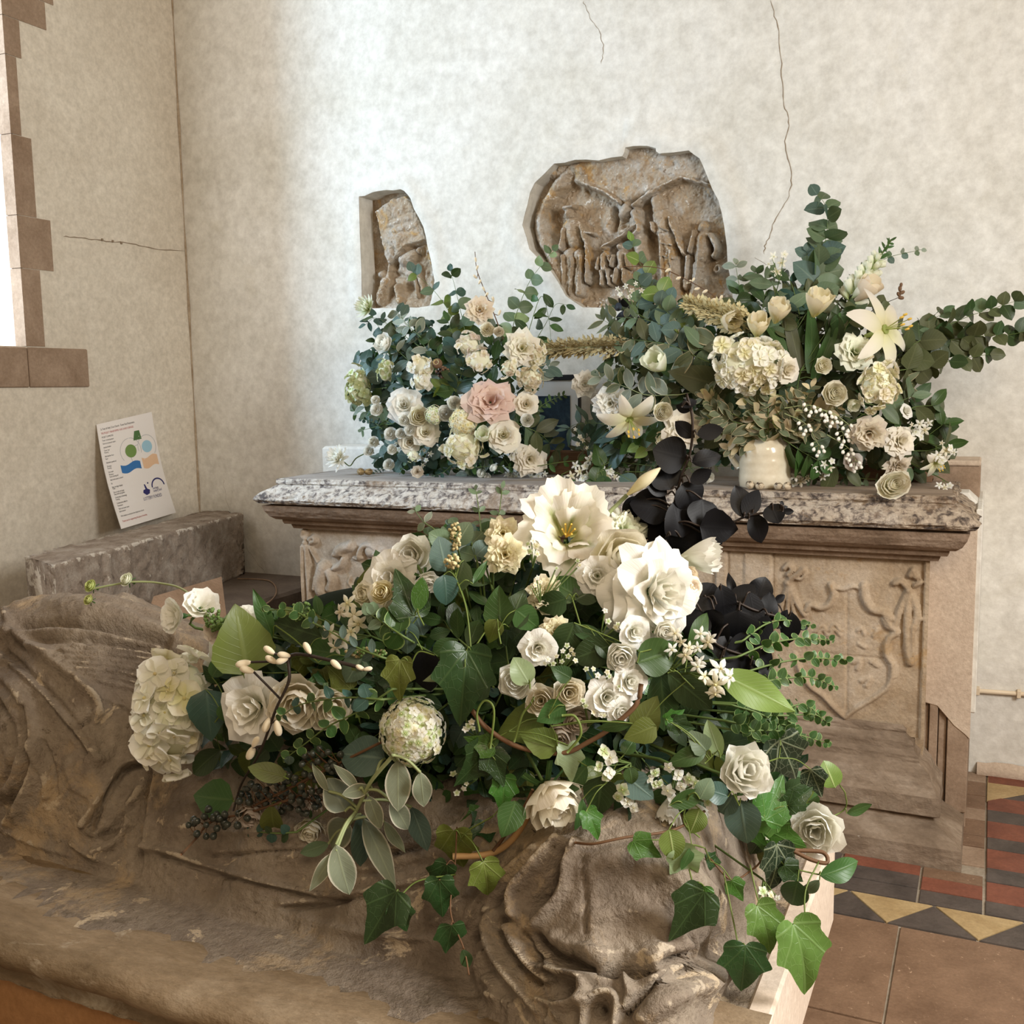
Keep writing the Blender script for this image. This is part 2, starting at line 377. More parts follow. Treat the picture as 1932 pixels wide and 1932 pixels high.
# wall pipe, low on the back wall
def tube_vf(pts, rad, seg=8, cap=True):
    pts = [np.array(p, float) for p in pts]; n = len(pts); V = []; Fc = []
    if not hasattr(rad, '__len__'): rad = [rad]*n
    up = np.array((.13, .31, .94))
    for i in range(n):
        t = pts[min(i+1, n-1)]-pts[max(i-1, 0)]; t = t/(np.linalg.norm(t)+1e-12)
        a = np.cross(t, up); 
        if np.linalg.norm(a) < .1: a = np.cross(t, (1, 0, 0))
        a /= np.linalg.norm(a); b = np.cross(t, a)
        for k in range(seg):
            an = 2*math.pi*k/seg; V.append(pts[i]+rad[i]*(math.cos(an)*a+math.sin(an)*b))
    for i in range(n-1):
        for k in range(seg):
            l = (k+1) % seg; Fc.append((i*seg+k, i*seg+l, i*seg+seg+l, i*seg+seg+k))
    if cap: Fc += [tuple(range(seg)), tuple(range(n*seg-1, (n-1)*seg-1, -1))]
    return V, Fc
m_cream = plain('cream_paint', (.72, .60, .44), .45, .4)
pa = ony(1842, 1303, YW-.012); pb = ony(1990, 1314, YW-.012)
V, Fc = tube_vf([pa, (pa+pb)/2, pb], .0075, 10)
pp = obj('wall_pipe', mesh('wall_pipe', V, Fc, m_cream)); props(pp, 'thin cream painted pipe clipped low on the back wall right of the chest tomb', 'pipe')
for s in (.02, .55):
    p = pa+(pb-pa)*s; box('pipe_clip', p[0]-.006, p[0]+.006, YW-.024, YW, p[2]-.013, p[2]+.013, m_cream, pp, .002)
# ragged plaster foot of the back wall
V = []; Fc = []
for i in range(120):
    x = .0+3.1*i/119; hgt = .045+.02*vnoise(np.array(x*14.), np.array(2.), 3)
    V += [(x, YW-.02, 0), (x, YW-.024-.006*rnd.random(), hgt*.6), (x, YW-.004, hgt+rnd.uniform(-.004, .004))]
for i in range(119): Fc += [(3*i, 3*i+3, 3*i+4, 3*i+1), (3*i+1, 3*i+4, 3*i+5, 3*i+2)]
b1 = obj('baseboard_back', mesh('baseboard_back', V, Fc, m_pier)); props(b1, 'crumbling plaster foot of the back wall', kind='structure')
# ================================================================ stonework
def relief_grid(name, x0, x1, z0, z1, yb, res, hfun, mat, parent):
    nu = int((x1-x0)/res)+1; nv = int((z1-z0)/res)+1
    gx, gz = np.meshgrid(np.linspace(x0, x1, nu), np.linspace(z0, z1, nv))
    d = hfun(gx, gz)
    V = np.stack([gx, yb-d, gz], -1).reshape(-1, 3)
    return obj(name, mesh(name, V, grid_faces(nu, nv), mat), parent)
def feats(gx, gz, L, plane_y, soft=.5):
    """carved ridges and hollows: (polyline, half width px, height)"""
    px = 1/500.*1.0
    h = np.zeros(gx.shape)
    for pl, w, a in L:
        p = [(ony(q[0], q[1], plane_y)[0], ony(q[0], q[1], plane_y)[2]) for q in pl]
        p = smooth_line(p, 4); dd = seg_d(gx, gz, p)/(w*px)
        prof = np.clip(1-dd**2, 0, 1)**soft if a > 0 else np.exp(-dd**2)
        if a > 0: h = np.maximum(h, a*prof) if a > 0 else h
        else: h = h+a*prof
    return h
# -- right inset stone: figures under a gabled canopy
FR = [([(1090, 318), (1071, 316), (1040, 352), (1010, 408), (1018, 455), (1048, 515), (1070, 560)], 17, .038),
      ([(1092, 341), (1128, 356), (1158, 376)], 6, .034), ([(1187, 382), (1230, 352), (1278, 329)], 7, .036), ([(1278, 329), (1310, 338), (1335, 343)], 5, .03),
      ([(1067, 400)], 15, .045), ([(1060, 392), (1076, 388)], 7, .048), ([(1068, 425), (1072, 450)], 22, .040), ([(1058, 430), (1052, 465)], 7, .046), ([(1090, 428), (1098, 452)], 8, .046),
      ([(1066, 475), (1066, 545)], 17, .038), ([(1083, 475), (1084, 550)], 12, .040), ([(1056, 480), (1059, 556)], 6, .046), ([(1074, 485), (1071, 555)], 4, .048), ([(1090, 480), (1086, 548)], 4, .048),
      ([(1098, 436), (1101, 486), (1100, 530)], 5, .044), ([(1092, 438), (1110, 438)], 4, .044),
      ([(1191, 398)], 12, .042), ([(1190, 415), (1196, 450), (1203, 480)], 17, .034), ([(1168, 430)], 16, .034), ([(1172, 385), (1163, 400)], 12, .030),
      ([(1129, 467), (1155, 450), (1183, 430), (1200, 418)], 4, .045), ([(1190, 400), (1200, 430), (1182, 445)], 7, .046),
      ([(1133, 466)], 9, .040), ([(1131, 480), (1130, 505)], 10, .038), ([(1126, 510), (1128, 535)], 5, .040), ([(1137, 508), (1141, 535)], 5, .040), ([(1122, 484), (1118, 505)], 4, .04), ([(1140, 482), (1147, 495)], 4, .04),
      ([(1160, 462)], 9, .040), ([(1161, 476), (1163, 500)], 11, .038), ([(1156, 505), (1150, 530)], 6, .038), ([(1168, 505), (1170, 530)], 6, .038), ([(1150, 480), (1146, 500)], 4, .042), ([(1174, 478), (1178, 500)], 5, .042),
      ([(1148, 520)], 9, .034), ([(1232, 388), (1228, 372)], 13, .032), ([(1238, 405), (1244, 430)], 20, .038), ([(1248, 440), (1254, 500), (1258, 560)], 21, .036),
      ([(1223, 418), (1227, 432)], 6, .044), ([(1258, 408), (1270, 440), (1282, 474)], 6, .044), ([(1240, 440), (1243, 500), (1246, 550)], 5, .043), ([(1258, 470), (1264, 540)], 5, .043),
      ([(1238, 455), (1262, 460)], 3, .043), ([(1240, 480), (1266, 486)], 3, .043), ([(1239, 425), (1256, 430)], 3, .044),
      ([(1318, 425)], 13, .036), ([(1316, 445), (1316, 480)], 17, .036), ([(1310, 500), (1305, 560)], 17, .032), ([(1303, 434), (1296, 470)], 6, .042), ([(1335, 440), (1346, 462), (1340, 478)], 7, .04), ([(1318, 446), (1312, 500), (1304, 560)], 4, .042),
      ([(1345, 502)], 10, .030), ([(1345, 502)], 4, -.03), ([(1290, 480), (1284, 540)], 7, .03),
      ([(1210, 290)], 10, .014), ([(1262, 303)], 7, -.012),
      ([(1067, 329)], 11, -.022), ([(1144, 390), (1146, 405), (1142, 425)], 6, -.03), ([(1166, 422)], 7, -.035), ([(1208, 380), (1212, 420), (1212, 470)], 9, -.016),
      ([(1124, 390), (1115, 430), (1112, 470)], 8, -.008), ([(1030, 400), (1038, 440)], 9, -.014), ([(1290, 420), (1285, 450)], 6, -.008)]
def warp(gx, gz, s, a=.006): return gx+a*fbm(gx*22, gz*22, s)+a*.5*fbm(gx*70, gz*70, s+3), gz+a*fbm(gx*22+9, gz*22, s+1)+a*.5*fbm(gx*70, gz*70+5, s+4)
def hR_(gx, gz):
    wx_, wz_ = warp(gx, gz, 81)
    base = -.070+.014*fbm(gx*14, gz*14, 3)
    # region above the gable stands proud
    gp = [(ony(a, b, YW)[0], ony(a, b, YW)[2]) for a, b in ((1040, 330), (1092, 345), (1172, 380), (1278, 330), (1340, 345), (1400, 360))]
    line = np.interp(gx, [p[0] for p in gp], [p[1] for p in gp])
    base = base+.048/(1+np.exp(-(gz-line)/.004))
    f = feats(wx_, wz_, [q for q in FR if q[2] > 0], YW, .75); g = feats(wx_, wz_, [q for q in FR if q[2] < 0], YW)
    base = np.where(f > 0, np.maximum(base, -.072+f*1.75), base)+g*1.4
    # bottom sill of rubble
    zb = ony(1200, 575, YW)[2]; base = base+.030*np.exp(-((gz-zb)/.03)**2)*(1+fbm(gx*60, gz*60, 9))
    return base+.009*fbm(gx*50, gz*50, 5)+.0030*fbm(gx*180, gz*180, 6)
cz = np.array(hR); cl = np.array(hL)
mwR = relief_grid('carved_figure_stone', cz[:, 0].min()-.03, cz[:, 0].max()+.03, cz[:, 1].min()-.03, cz[:, 1].max()+.03, YW+.022, .0024, hR_, m_relief, None)
props(mwR, 'large worn stone relief of standing figures under a gable, set into the back wall', 'carved stone')
FL = [([(715, 445), (722, 490), (712, 530)], 9, .035),
      ([(752, 462)], 17, .055), ([(765, 478), (748, 488)], 18, .055), ([(778, 470)], 11, .05), ([(712, 530), (705, 560)], 17, .05), ([(735, 540), (742, 565)], 12, .05),
      ([(705, 515)], 13, .045), ([(775, 500), (785, 545)], 10, .045), ([(798, 480), (806, 560)], 9, .036), ([(770, 520), (776, 560)], 5, .045),
      ([(755, 540)], 13, -.035), ([(722, 512), (745, 520)], 5, -.02), ([(735, 470), (728, 500)], 6, -.02), ([(725, 415), (770, 400)], 4, -.008), ([(720, 430), (775, 415)], 4, -.008), ([(722, 445), (778, 432)], 4, -.008)]
def hL_(gx, gz):
    xl = ony(690, 450, YW)[0]
    base = -.085+.03*np.clip((gx-xl)/.1, -1, 1.2)+.01*fbm(gx*14, gz*14, 13)
    wx_, wz_ = warp(gx, gz, 91)
    pp_ = [(ony(a, b, YW)[0], ony(a, b, YW)[2]) for a, b in ((693, 394), (730, 372), (762, 366), (782, 400), (800, 452), (760, 462), (722, 500), (706, 450))]
    sd = seg_d(wx_, wz_, pp_+pp_[:1]); ins = np.zeros(gx.shape, bool)
    for i in range(len(pp_)):
        (x1, y1), (x2, y2) = pp_[i], pp_[(i+1) % len(pp_)]
        ins ^= ((y1 > wz_) != (y2 > wz_)) & (wx_ < (x2-x1)*(wz_-y1)/(y2-y1+1e-12)+x1)
    base = base+.050*np.clip(.5+np.where(ins, sd, -sd)/.012, 0, 1)
    f = feats(wx_, wz_, [q for q in FL if q[2] > 0], YW, .75); g = feats(wx_, wz_, [q for q in FL if q[2] < 0], YW)
    base = np.where(f > 0, np.maximum(base, -.078+f*1.25), base)+g
    zb = ony(740, 578, YW)[2]; base = base+.03*np.exp(-((gz-zb)/.025)**2)
    return base+.009*fbm(gx*50, gz*50, 15)+.003*fbm(gx*180, gz*180, 16)
mwL = relief_grid('carved_fragment_stone', cl[:, 0].min()-.02, cl[:, 0].max()+.02, cl[:, 1].min()-.02, cl[:, 1].max()+.02, YW+.022, .0024, hL_, m_relief, None)
props(mwL, 'small slanted carved stone fragment in a niche, left of the large figure relief', 'carved stone')
# ---------------------------------------------------------------- rear chest tomb
chest = empty('chest_tomb', Matrix.Translation((-1.2, 3.05, 0)), 'carved stone chest tomb with lichened moulded slab against the back wall', 'tomb')
chi = chest.matrix_basis.inverted()
def cobj(name, me, parent=chest): return obj(name, me, parent, chi if parent is chest else None)
BX0, BX1, BY = -2.262, -.138, 3.03
def profile_ring(prof, x0, x1, y0, y1, nx, seed, amp, names, closed_top=True):
    """prof: (outset, z). three visible sides, subdivided so edges can be chipped"""
    V = []; nper = None
    for k, (o, z, a) in enumerate(prof):
        X0, X1, Y0 = x0-o, x1+o, y0-o
        left = [(X0, y1+(Y0-y1)*t) for t in np.linspace(0, 1, 30)[:-1]]
        front = [(X0+(X1-X0)*t, Y0) for t in np.linspace(0, 1, nx)]
        right = [(X1, Y0+(y1-Y0)*t) for t in np.linspace(0, 1, 30)[1:]]
        P = np.array(left+front+right); s = np.concatenate([[0], np.cumsum(np.hypot(*np.diff(P, axis=0).T))])
        kk = np.full(len(P), k*.35)
        n1 = fbm(s*16, kk*3, seed)*a; n2 = fbm(s*55, kk*5, seed+5)*a*.5; n3 = np.minimum(0, fbm(s*9, kk*0+.5, seed+9)+.12)*a*2.2
        dx = np.where(np.arange(len(P)) < 29, -1, np.where(np.arange(len(P)) > 28+nx, 1, 0)); dy = np.where(dx == 0, -1, 0)
        P = P+np.stack([dx, dy], -1)*(n1+n2+n3)[:, None]
        V += [(p[0], p[1], z+.4*(n1[i]+n3[i]*.5)) for i, p in enumerate(P)]; nper = len(P)
    return V, grid_faces(nper, len(prof)), nper
def lerp_prof(P, m):
    out = []
    for (a, b) in zip(P[:-1], P[1:]):
        for t in range(m): out.append(tuple(a[i]+(b[i]-a[i])*t/m for i in range(3)))
    out.append(P[-1]); return out
prof_top = lerp_prof([(.045, .903, .006), (.112, .915, .010), (.122, .928, .011), (.105, .95, .008), (.068, .972, .007), (.058, .978, .003), (.062, .984, .004), (.060, .998, .004), (.05, 1.0, .002)], 3)
V, Fc, nper = profile_ring(prof_top, BX0, BX1, BY+.0, 3.44, 420, 3, 1, None)
fm = [0]*len(Fc)
b = len(V); last = [(v[0], v[1], 1.0) for v in V[-nper:]]
# top surface as strips front to back
nb = 12
for k in range(1, nb+1):
    t = k/nb; V += [(v[0]+(-1.2-v[0])*0, v[1]+(3.44-v[1])*t, 1.0+.001*math.sin(v[0]*9+k)) for v in last]
for f in grid_faces(nper, nb+1): Fc.append(tuple(i+b-nper for i in f)); fm.append(1)
cobj('top_slab', mesh('top_slab', V, Fc, [m_slab, m_slabtop], smooth=False, fm=fm))
prof_cor = lerp_prof([(.0, .812, .0008), (.022, .816, .001), (.026, .826, .001), (.028, .832, .001), (.045, .834, .001), (.049, .842, .001), (.05, .85, .001), (.066, .853, .002), (.082, .865, .003), (.094, .885, .003), (.100, .905, .002), (.05, .912, .001)], 3)
V, Fc, _ = profile_ring(prof_cor, BX0, BX1, BY, 3.44, 300, 21, 1, None)
cobj('cornice', mesh('cornice', V, Fc, m_cornice, smooth=False))
# body core
V, Fc = box_vf(BX0+.004, BX1-.004, BY+.03, 3.45, .05, .93, .0); cobj('body', mesh('body', V, Fc, m_panel, smooth=False))
FP = [  # left panel: ribbon knot, hanging cloth, scrolled strapwork
      ([(574, 1003), (570, 1010), (577, 1016)], 6, .020), ([(585, 1018), (592, 1013), (596, 1020), (588, 1024)], 5, .020), ([(577, 1024)], 6, .024),
      ([(576, 1030), (566, 1060), (562, 1110), (566, 1170)], 7, .022), ([(580, 1030), (582, 1070), (586, 1120), (584, 1170)], 6, .022), ([(584, 1030), (600, 1060)], 4, .015), ([(573, 1030), (574, 1080), (575, 1150)], 4, .026),
      ([(612, 1070), (606, 1095), (608, 1112)], 14, .034), ([(600, 1088), (598, 1110)], 5, .032), ([(622, 1078), (628, 1095), (624, 1110)], 9, .028), ([(632, 1072), (644, 1066), (650, 1054)], 6, .022),
      ([(640, 1040), (650, 1034), (662, 1030)], 10, .028), ([(633, 1046), (645, 1044)], 6, .024), ([(678, 1050), (681, 1038), (688, 1030), (700, 1029), (712, 1036)], 5, .022), ([(700, 1040), (720, 1046)], 12, .022), ([(715, 1047), (728, 1060)], 11, .030), ([(711, 1045)], 5, .036),
      ([(612, 1120), (620, 1135), (616, 1150), (606, 1158)], 5, .022), ([(668, 1052), (676, 1055), (684, 1052)], 3, .014), ([(660, 1090), (658, 1100), (664, 1108)], 3, .008),
      ([(780, 1020), (790, 1028), (800, 1022)], 6, .02), ([(772, 1034), (784, 1032)], 4, .018),
      # right panel
      ([(1480, 1072), (1487, 1066), (1494, 1074), (1487, 1084)], 4, .014), ([(1492, 1092), (1505, 1083), (1516, 1076)], 5, .014), ([(1498, 1090), (1512, 1092), (1520, 1082)], 3, .012), ([(1487, 1100)], 6, .016),
      ([(1487, 1106), (1478, 1130), (1468, 1165)], 4, .013), ([(1489, 1106), (1487, 1140), (1484, 1180)], 4, .014), ([(1491, 1106), (1502, 1135), (1518, 1160)], 4, .013), ([(1488, 1104), (1495, 1140), (1500, 1175)], 3, .012),
      ([(1522, 1150), (1530, 1141), (1549, 1147), (1565, 1140), (1573, 1122), (1568, 1104)], 5, .015), ([(1568, 1106), (1590, 1112), (1610, 1107), (1631, 1113)], 3, .010), ([(1629, 1106), (1632, 1130), (1646, 1150), (1668, 1156), (1682, 1166)], 6, .016),
      ([(1670, 1160), (1680, 1180), (1693, 1192), (1680, 1202), (1672, 1218), (1674, 1238), (1684, 1254), (1684, 1276)], 5, .016), ([(1684, 1276), (1676, 1294), (1656, 1312), (1627, 1330), (1608, 1342), (1595, 1354)], 4, .014),
      ([(1595, 1354), (1575, 1336), (1552, 1312), (1530, 1296), (1512, 1270), (1500, 1235)], 4, .014), ([(1668, 1168), (1674, 1182), (1684, 1188)], 4, .012),
      ([(1718, 1085), (1724, 1076), (1728, 1088)], 5, .015), ([(1688, 1100), (1700, 1097), (1712, 1108)], 5, .015), ([(1726, 1105), (1738, 1098)], 4, .013), ([(1715, 1114)], 6, .018),
      ([(1711, 1120), (1700, 1145), (1688, 1180)], 5, .014), ([(1716, 1120), (1712, 1160), (1712, 1215), (1718, 1250)], 6, .016), ([(1720, 1120), (1730, 1155), (1724, 1185)], 6, .015), ([(1722, 1180), (1722, 1225), (1720, 1250)], 4, .017), ([(1728, 1150), (1737, 1168)], 4, .014),
      ([(1538, 1204), (1552, 1188), (1562, 1200), (1574, 1188), (1586, 1200)], 2.5, .006), ([(1538, 1192), (1550, 1180), (1562, 1190), (1574, 1178), (1586, 1190)], 2.5, .006),
      ([(1618, 1190), (1626, 1186), (1630, 1196)], 3, .006), ([(1620, 1215), (1632, 1222)], 3, .006), ([(1610, 1250), (1622, 1246), (1618, 1262)], 4, .007), ([(1645, 1250), (1655, 1256)], 4, .006), ([(1625, 1285), (1640, 1280), (1634, 1294)], 4, .006), ([(1545, 1280), (1556, 1272)], 4, .006), ([(1648, 1200), (1656, 1188)], 3, .006),
      ([(1598, 1120), (1597, 1340)], 1.6, -.004), ([(1545, 1232), (1600, 1238), (1672, 1244)], 1.5, -.003), ([(1520, 1190), (1518, 1240)], 1.5, -.003), ([(1556, 1290), (1560, 1240)], 1.5, -.002)]
def hP(gx, gz):
    base = .003*fbm(gx*9, gz*9, 31)+.0012*fbm(gx*60, gz*60, 32)
    f = feats(gx, gz, [q for q in FP if q[2] > 0], BY); g = feats(gx, gz, [q for q in FP if q[2] < 0], BY)
    base = base+f+g
    # pilaster strips in the middle and framing edge at the right
    for a, b_, hh in ((1350, 1372, .012), (1372, 1400, .004), (1400, 1455, .010)):
        x0 = ony(a, 1150, BY)[0]; x1 = ony(b_, 1150, BY)[0]; base = base+hh*((gx > x0) & (gx < x1))
    base = base+.012*((gx > BX1-.012))
    for a in (1372, 1402, 1456):
        x0 = ony(a, 1150, BY)[0]; base = base-.006*np.exp(-((gx-x0)/.003)**2)
    return base
pg = relief_grid('carved_front_panel', BX0, BX1, .300, .815, BY+.004, .0038, hP, m_panel, chest); pg.matrix_basis = chi
# stepped base mouldings
prof_base = lerp_prof([(.0, .335, .001), (.010, .325, .003), (.010, .31, .004), (.03, .295, .004), (.034, .275, .003), (.046, .262, .003), (.050, .245, .003), (.075, .225, .004), (.09, .19, .004), (.105, .170, .003), (.108, .118, .004), (.09, .108, .003),
                       (.098, .095, .002), (.125, .082, .002), (.15, .068, .002), (.165, .055, .003), (.168, -.005, .002)], 3)
prof_base = [(o, z, a) for o, z, a in prof_base]
V, Fc, _ = profile_ring(prof_base, BX0, BX1-.058, BY+.0, 3.44, 300, 41, 1, None)
cobj('stepped_base', mesh('stepped_base', V, Fc, m_base, smooth=False))
# dark joint lines of the base slabs
# ---------------------------------------------------------------- masonry backing behind the chest
bk = empty('backing_pier', Matrix.Translation((-1.2, 3.4, 0)), 'low plastered masonry pier standing behind the chest tomb against the wall', 'masonry')
bki = bk.matrix_basis.inverted()
def bobj(name, x0, x1, y0, y1, z0, z1, m, bv=.004):
    o = box(name, x0, x1, y0, y1, z0, z1, m, bk, bv); o.matrix_basis = bki; return o
XP = ony(1837, 1200, 3.12)[0]
# plaster with a broken lower edge
zl = lambda px, py: ony(px, py, 3.12)[2]
pl = [(BX1-.02, ony(1755, 1325, 3.12)[2]), (ony(1768, 1335, 3.12)[0], zl(1768, 1333)), (ony(1785, 1350, 3.12)[0], zl(1785, 1352)), (ony(1800, 1368, 3.12)[0], zl(1800, 1370)), (ony(1820, 1385, 3.12)[0], zl(1820, 1386)), (XP, zl(1835, 1396)), (XP, .93), (BX1-.02, .93)]
o = prism('plaster_face', pl, 3.16, 3.12, m_pier, bk, 'y', .003); o.matrix_basis = bki
bobj('core', -2.46, XP-.004, 3.47, YW-.002, 0, .93, m_base)
bobj('end_wall', BX1+.005, XP-.004, 3.165, 3.47, 0, .90, m_quoin)
bobj('side_plaster', XP-.006, XP+.012, 3.13, YW-.002, .36, .95, m_wall)
for i, (a, b_) in enumerate(((BX1-.02, BX1+.005), (BX1+.007, BX1+.030), (BX1+.032, BX1+.054), (BX1+.056, XP-.004))):
    bobj('moulding', a, b_, 3.135-.012*(i % 2), 3.175, .06, .44-.02*i, m_quoin)
bobj('left_ledge', -2.47, -2.0, 3.46, YW-.002, .93, 1.085, m_wall, .01)
xb = ony(1850, 890, 3.46)[0]
bobj('right_ledge', -.6, xb, 3.46, YW-.002, .93, 1.045, m_quoin, .004)
bobj('right_ledge_cap', -.6, xb, 3.455, YW-.002, 1.045, 1.062, m_pier, .004)
bobj('mortar_lump', -.12, XP, 3.30, 3.47, .90, .975, m_wall, .03)
# ---------------------------------------------------------------- left: ledge, carved block, box, poster
led = box('stone_ledge', XL+.002, -2.56, 2.0, YW-.002, 0, .50, m_dark, None, .012); props(led, 'dark slate ledge in the corner under the carved block', 'ledge')
bp = [(48, 1052), (100, 1067), (200, 1034), (300, 1003), (345, 991), (400, 976), (458, 966), (440, 960), (385, 963), (310, 968), (240, 988), (130, 1022)]
zb_ = .775
top = np.array([onz(a, b_, zb_)[:2] for a, b_ in bp])
# block in its own frame: long axis u, across v
A = onz(100, 1067, zb_)[:2]; B = onz(458, 968, zb_)[:2]
uu = (B-A)/np.linalg.norm(B-A); L_ = np.linalg.norm(B-A); vv = np.array((-uu[1], uu[0]))
blk = empty('carved_block', Matrix(((uu[0], vv[0], 0, A[0]), (uu[1], vv[1], 0, A[1]), (0, 0, 1, .50), (0, 0, 0, 1))), 'long grey-brown carved stone block lying under the leaning poster', 'stone block')
def block_mesh():
    nu, nv = 150, 40; hh = zb_-.50; V = []; Fc = []
    u = np.linspace(0, L_, nu)
    q0 = onz(48, 1050, zb_)[:2]-A; q1 = onz(392, 962, zb_)[:2]-B; W0, D0, W1, D1 = q0@vv, q0@uu, q1@vv, q1@uu; W_ = 1.
    secs = []
    pr = [(0.02, 0)]+[(0, t) for t in np.linspace(.02, .97, nv)]+[(.012, 1.0)]+[(t, 1.0) for t in np.linspace(.05, W_, 8)]+[(W_, t) for t in np.linspace(.95, 0, 6)]
    for i, x in enumerate(u):
        for (v, t) in pr:
            fr = .0
            if v <= .001 and .05 < t < .95:
                s = x/L_
                # carved tracery between .2 and .62 of the length
                if .20 < s < .64:
                    a = s*L_*1.0; q = t*hh
                    fr = .010*math.sin((s-.2)*70)*(1 if s < .36 else .3)
                    if s > .36: fr += -.030*max(0, math.sin(a*62+math.sin(q*50))*math.cos(q*64+a*20))
                if abs(s-.2) < .008 or abs(s-.64) < .008: fr -= .012
            nx = float(fbm(np.array(x*9.), np.array(t*3+v*9), 51))*.012+float(fbm(np.array(x*50.), np.array(t*14+v*30), 52))*.004
            edge = (1-t)*0.02*(1 if x < .1 else 0)
            V.append((x+(.02*float(fbm(np.array(t*4.), np.array(v*10.), 55)) if i in (0, nu-1) else 0)-(.10*(1-t) if i == nu-1 else 0)*1.0, v-nx-fr+edge, t*hh+(nx*.6 if t > .9 else 0)))
    VV = []
    for x, v, z in V:
        s = min(1, max(0, x/L_)); vv_ = max(0, min(v, 1.05)); VV.append((x+vv_*(D0+(D1-D0)*s), (v if v < 0 else v*(W0+(W1-W0)*s)), z))
    V = VV; n = len(pr)
    for i in range(nu-1):
        for k in range(n-1): Fc.append((i*n+k, i*n+n+k, i*n+n+k+1, i*n+k+1))
    Fc += [tuple(range(n)), tuple(range(nu*n-1, nu*n-n-1, -1))]
    return V, Fc
V, Fc = block_mesh(); obj('block', mesh('block', V, Fc, m_block), blk)
# brown wooden box edge in front of the ledge
pb0 = onz(330, 1146, .56); pb1 = onz(425, 1092, .60); 
m_box = stone('brown_card', [(.3, (.24, .15, .09)), (.7, (.36, .24, .16))], 6, .1, 60, .6)
def flat_box(name, c4, t, mat, label, cat):
    P = [np.array(p) for p in c4]; nrm = np.cross(P[1]-P[0], P[3]-P[0]); nrm /= np.linalg.norm(nrm)
    V = P+[p-nrm*t for p in P]
    Fc = [(0, 1, 2, 3), (7, 6, 5, 4), (0, 4, 5, 1), (1, 5, 6, 2), (2, 6, 7, 3), (3, 7, 4, 0)]
    o = obj(name, mesh(name, V, Fc, mat, smooth=False)); return props(o, label, cat)
flat_box('kneeler_board', [onz(432, 1200, .50), onz(418, 1088, .640), onz(290, 1125, .640), onz(250, 1235, .50)], .02, m_box, 'plain brown board leaning up behind the carved effigy, below the stone block', 'board')
cab = [onz(448, 1092, .505), onz(500, 1094, .505), onz(518, 1104, .505), onz(520, 1122, .505), onz(500, 1140, .505), onz(455, 1152, .505)]
V, Fc = tube_vf(smooth_line([tuple(p) for p in cab], 5), .003, 6); props(obj('floor_cable', mesh('floor_cable', V, Fc, m_box)), 'thin brown cable looping over the dark ledge left of the chest tomb', 'cable')
# poster
m_paper = plain('paper', (.80, .76, .73), .6, .3); m_ink = plain('ink_black', (.03, .03, .035), .6, .2); m_inkred = plain('ink_red', (.42, .05, .05), .6, .2)
m_inkblue = plain('ink_navy', (.03, .03, .14), .6, .2)
pc = [onx(229, 998, XL+.075), onx(332, 967, XL+.075), onx(286, 777, XL+.006), onx(182, 801, XL+.006)]
pc[0] = onz(229, 998, .786); pc[1] = onz(332, 967, .786)
for k in (0, 1): pc[k] = np.array(pc[k])
def PB(u, v, lift=0.0):      # bilinear sheet with a slight bow
    p = (pc[0]*(1-u)+pc[1]*u)*(1-v)+(pc[3]*(1-u)+pc[2]*u)*v
    nn = np.cross(pc[1]-pc[0], pc[3]-pc[0]); nn /= np.linalg.norm(nn)
    return p+nn*(lift-.012*math.sin(math.pi*v))
V = [PB(u, v) for v in np.linspace(0, 1, 14) for u in np.linspace(0, 1, 6)]; nV = len(V)
Fc = grid_faces(6, 14); V += [PB(u, v, -.0015) for v in np.linspace(0, 1, 14) for u in np.linspace(0, 1, 6)]
Fc += [tuple(i+nV for i in f[::-1]) for f in grid_faces(6, 14)]
poster = obj('poster', mesh('poster', V, Fc, m_paper)); props(poster, 'white printed sheet with text lines and coloured shapes leaning on the left wall', 'poster')
def ppoly(name, pts, mat, lift=.0008):
    V = [PB(u, v, lift) for u, v in pts]; c = PB(*np.mean(np.array(pts), 0), lift); V.append(c); n = len(pts)
    obj(name, mesh(name, V, [(i, (i+1) % n, n) for i in range(n)], mat, smooth=False), poster)
# text as real lettering on the sheet
def text(body, u, v, size, mat, name='lettering'):
    c = bpy.data.curves.new(name, 'FONT'); c.body = body; c.size = size; c.resolution_u = 2
    t = bpy.data.objects.new('tmp', c); COL.objects.link(t)
    dg = bpy.context.evaluated_depsgraph_get(); dg.update(); me = bpy.data.meshes.new_from_object(t.evaluated_get(dg))
    bpy.data.objects.remove(t)
    eu = np.linalg.norm(pc[1]-pc[0]); ev = np.linalg.norm(pc[3]-pc[0])
    for vx in me.vertices: 
        p = PB(u+vx.co.x/eu, v+vx.co.y/ev, .0009); vx.co = Vector(p)
    me.materials.clear(); me.materials.append(mat); me.name = name
    o = obj(name, me, poster); return o
text('St. Peter & Holy Cross Church - Tower Roof Restoration', .05, .935, .0135, m_ink)
text('THE PROJECT TRANSFORMED OUR CHURCH SERVICES', .05, .895, .0122, m_inkred)
ln = [('PROJECT COMPLETED', .86), ('Tower roof and parapet', .83), ('External stonework repairs', .80), ('Lead and timber', .765), ('Tower stair', .735), ('Masonry', .715), ('Bell chamber floor', .68), ('Roof', .655), ('Rainwater goods and', .62),
      ('Drainage', .585), ('Pointing', .565), ('Lime wash', .53), ('Windows', .505), ('Stone cleaning and', .485), ('Improved access to church', .455), ('Etc', .42), ('New heritage displays', .385), ('Trails', .37), ('School visits and open', .335), ('Days with local guides', .315),
      ('Community archaeology', .285), ('Training', .265), ('Conservation skills for', .23), ('Volunteers', .205), ('Talks and tower tours', .175), ('Each summer', .15), ('With thanks to everyone who helped our church', .105)]
for s_, v_ in ln: text(s_, .05, v_, .0105, m_ink)
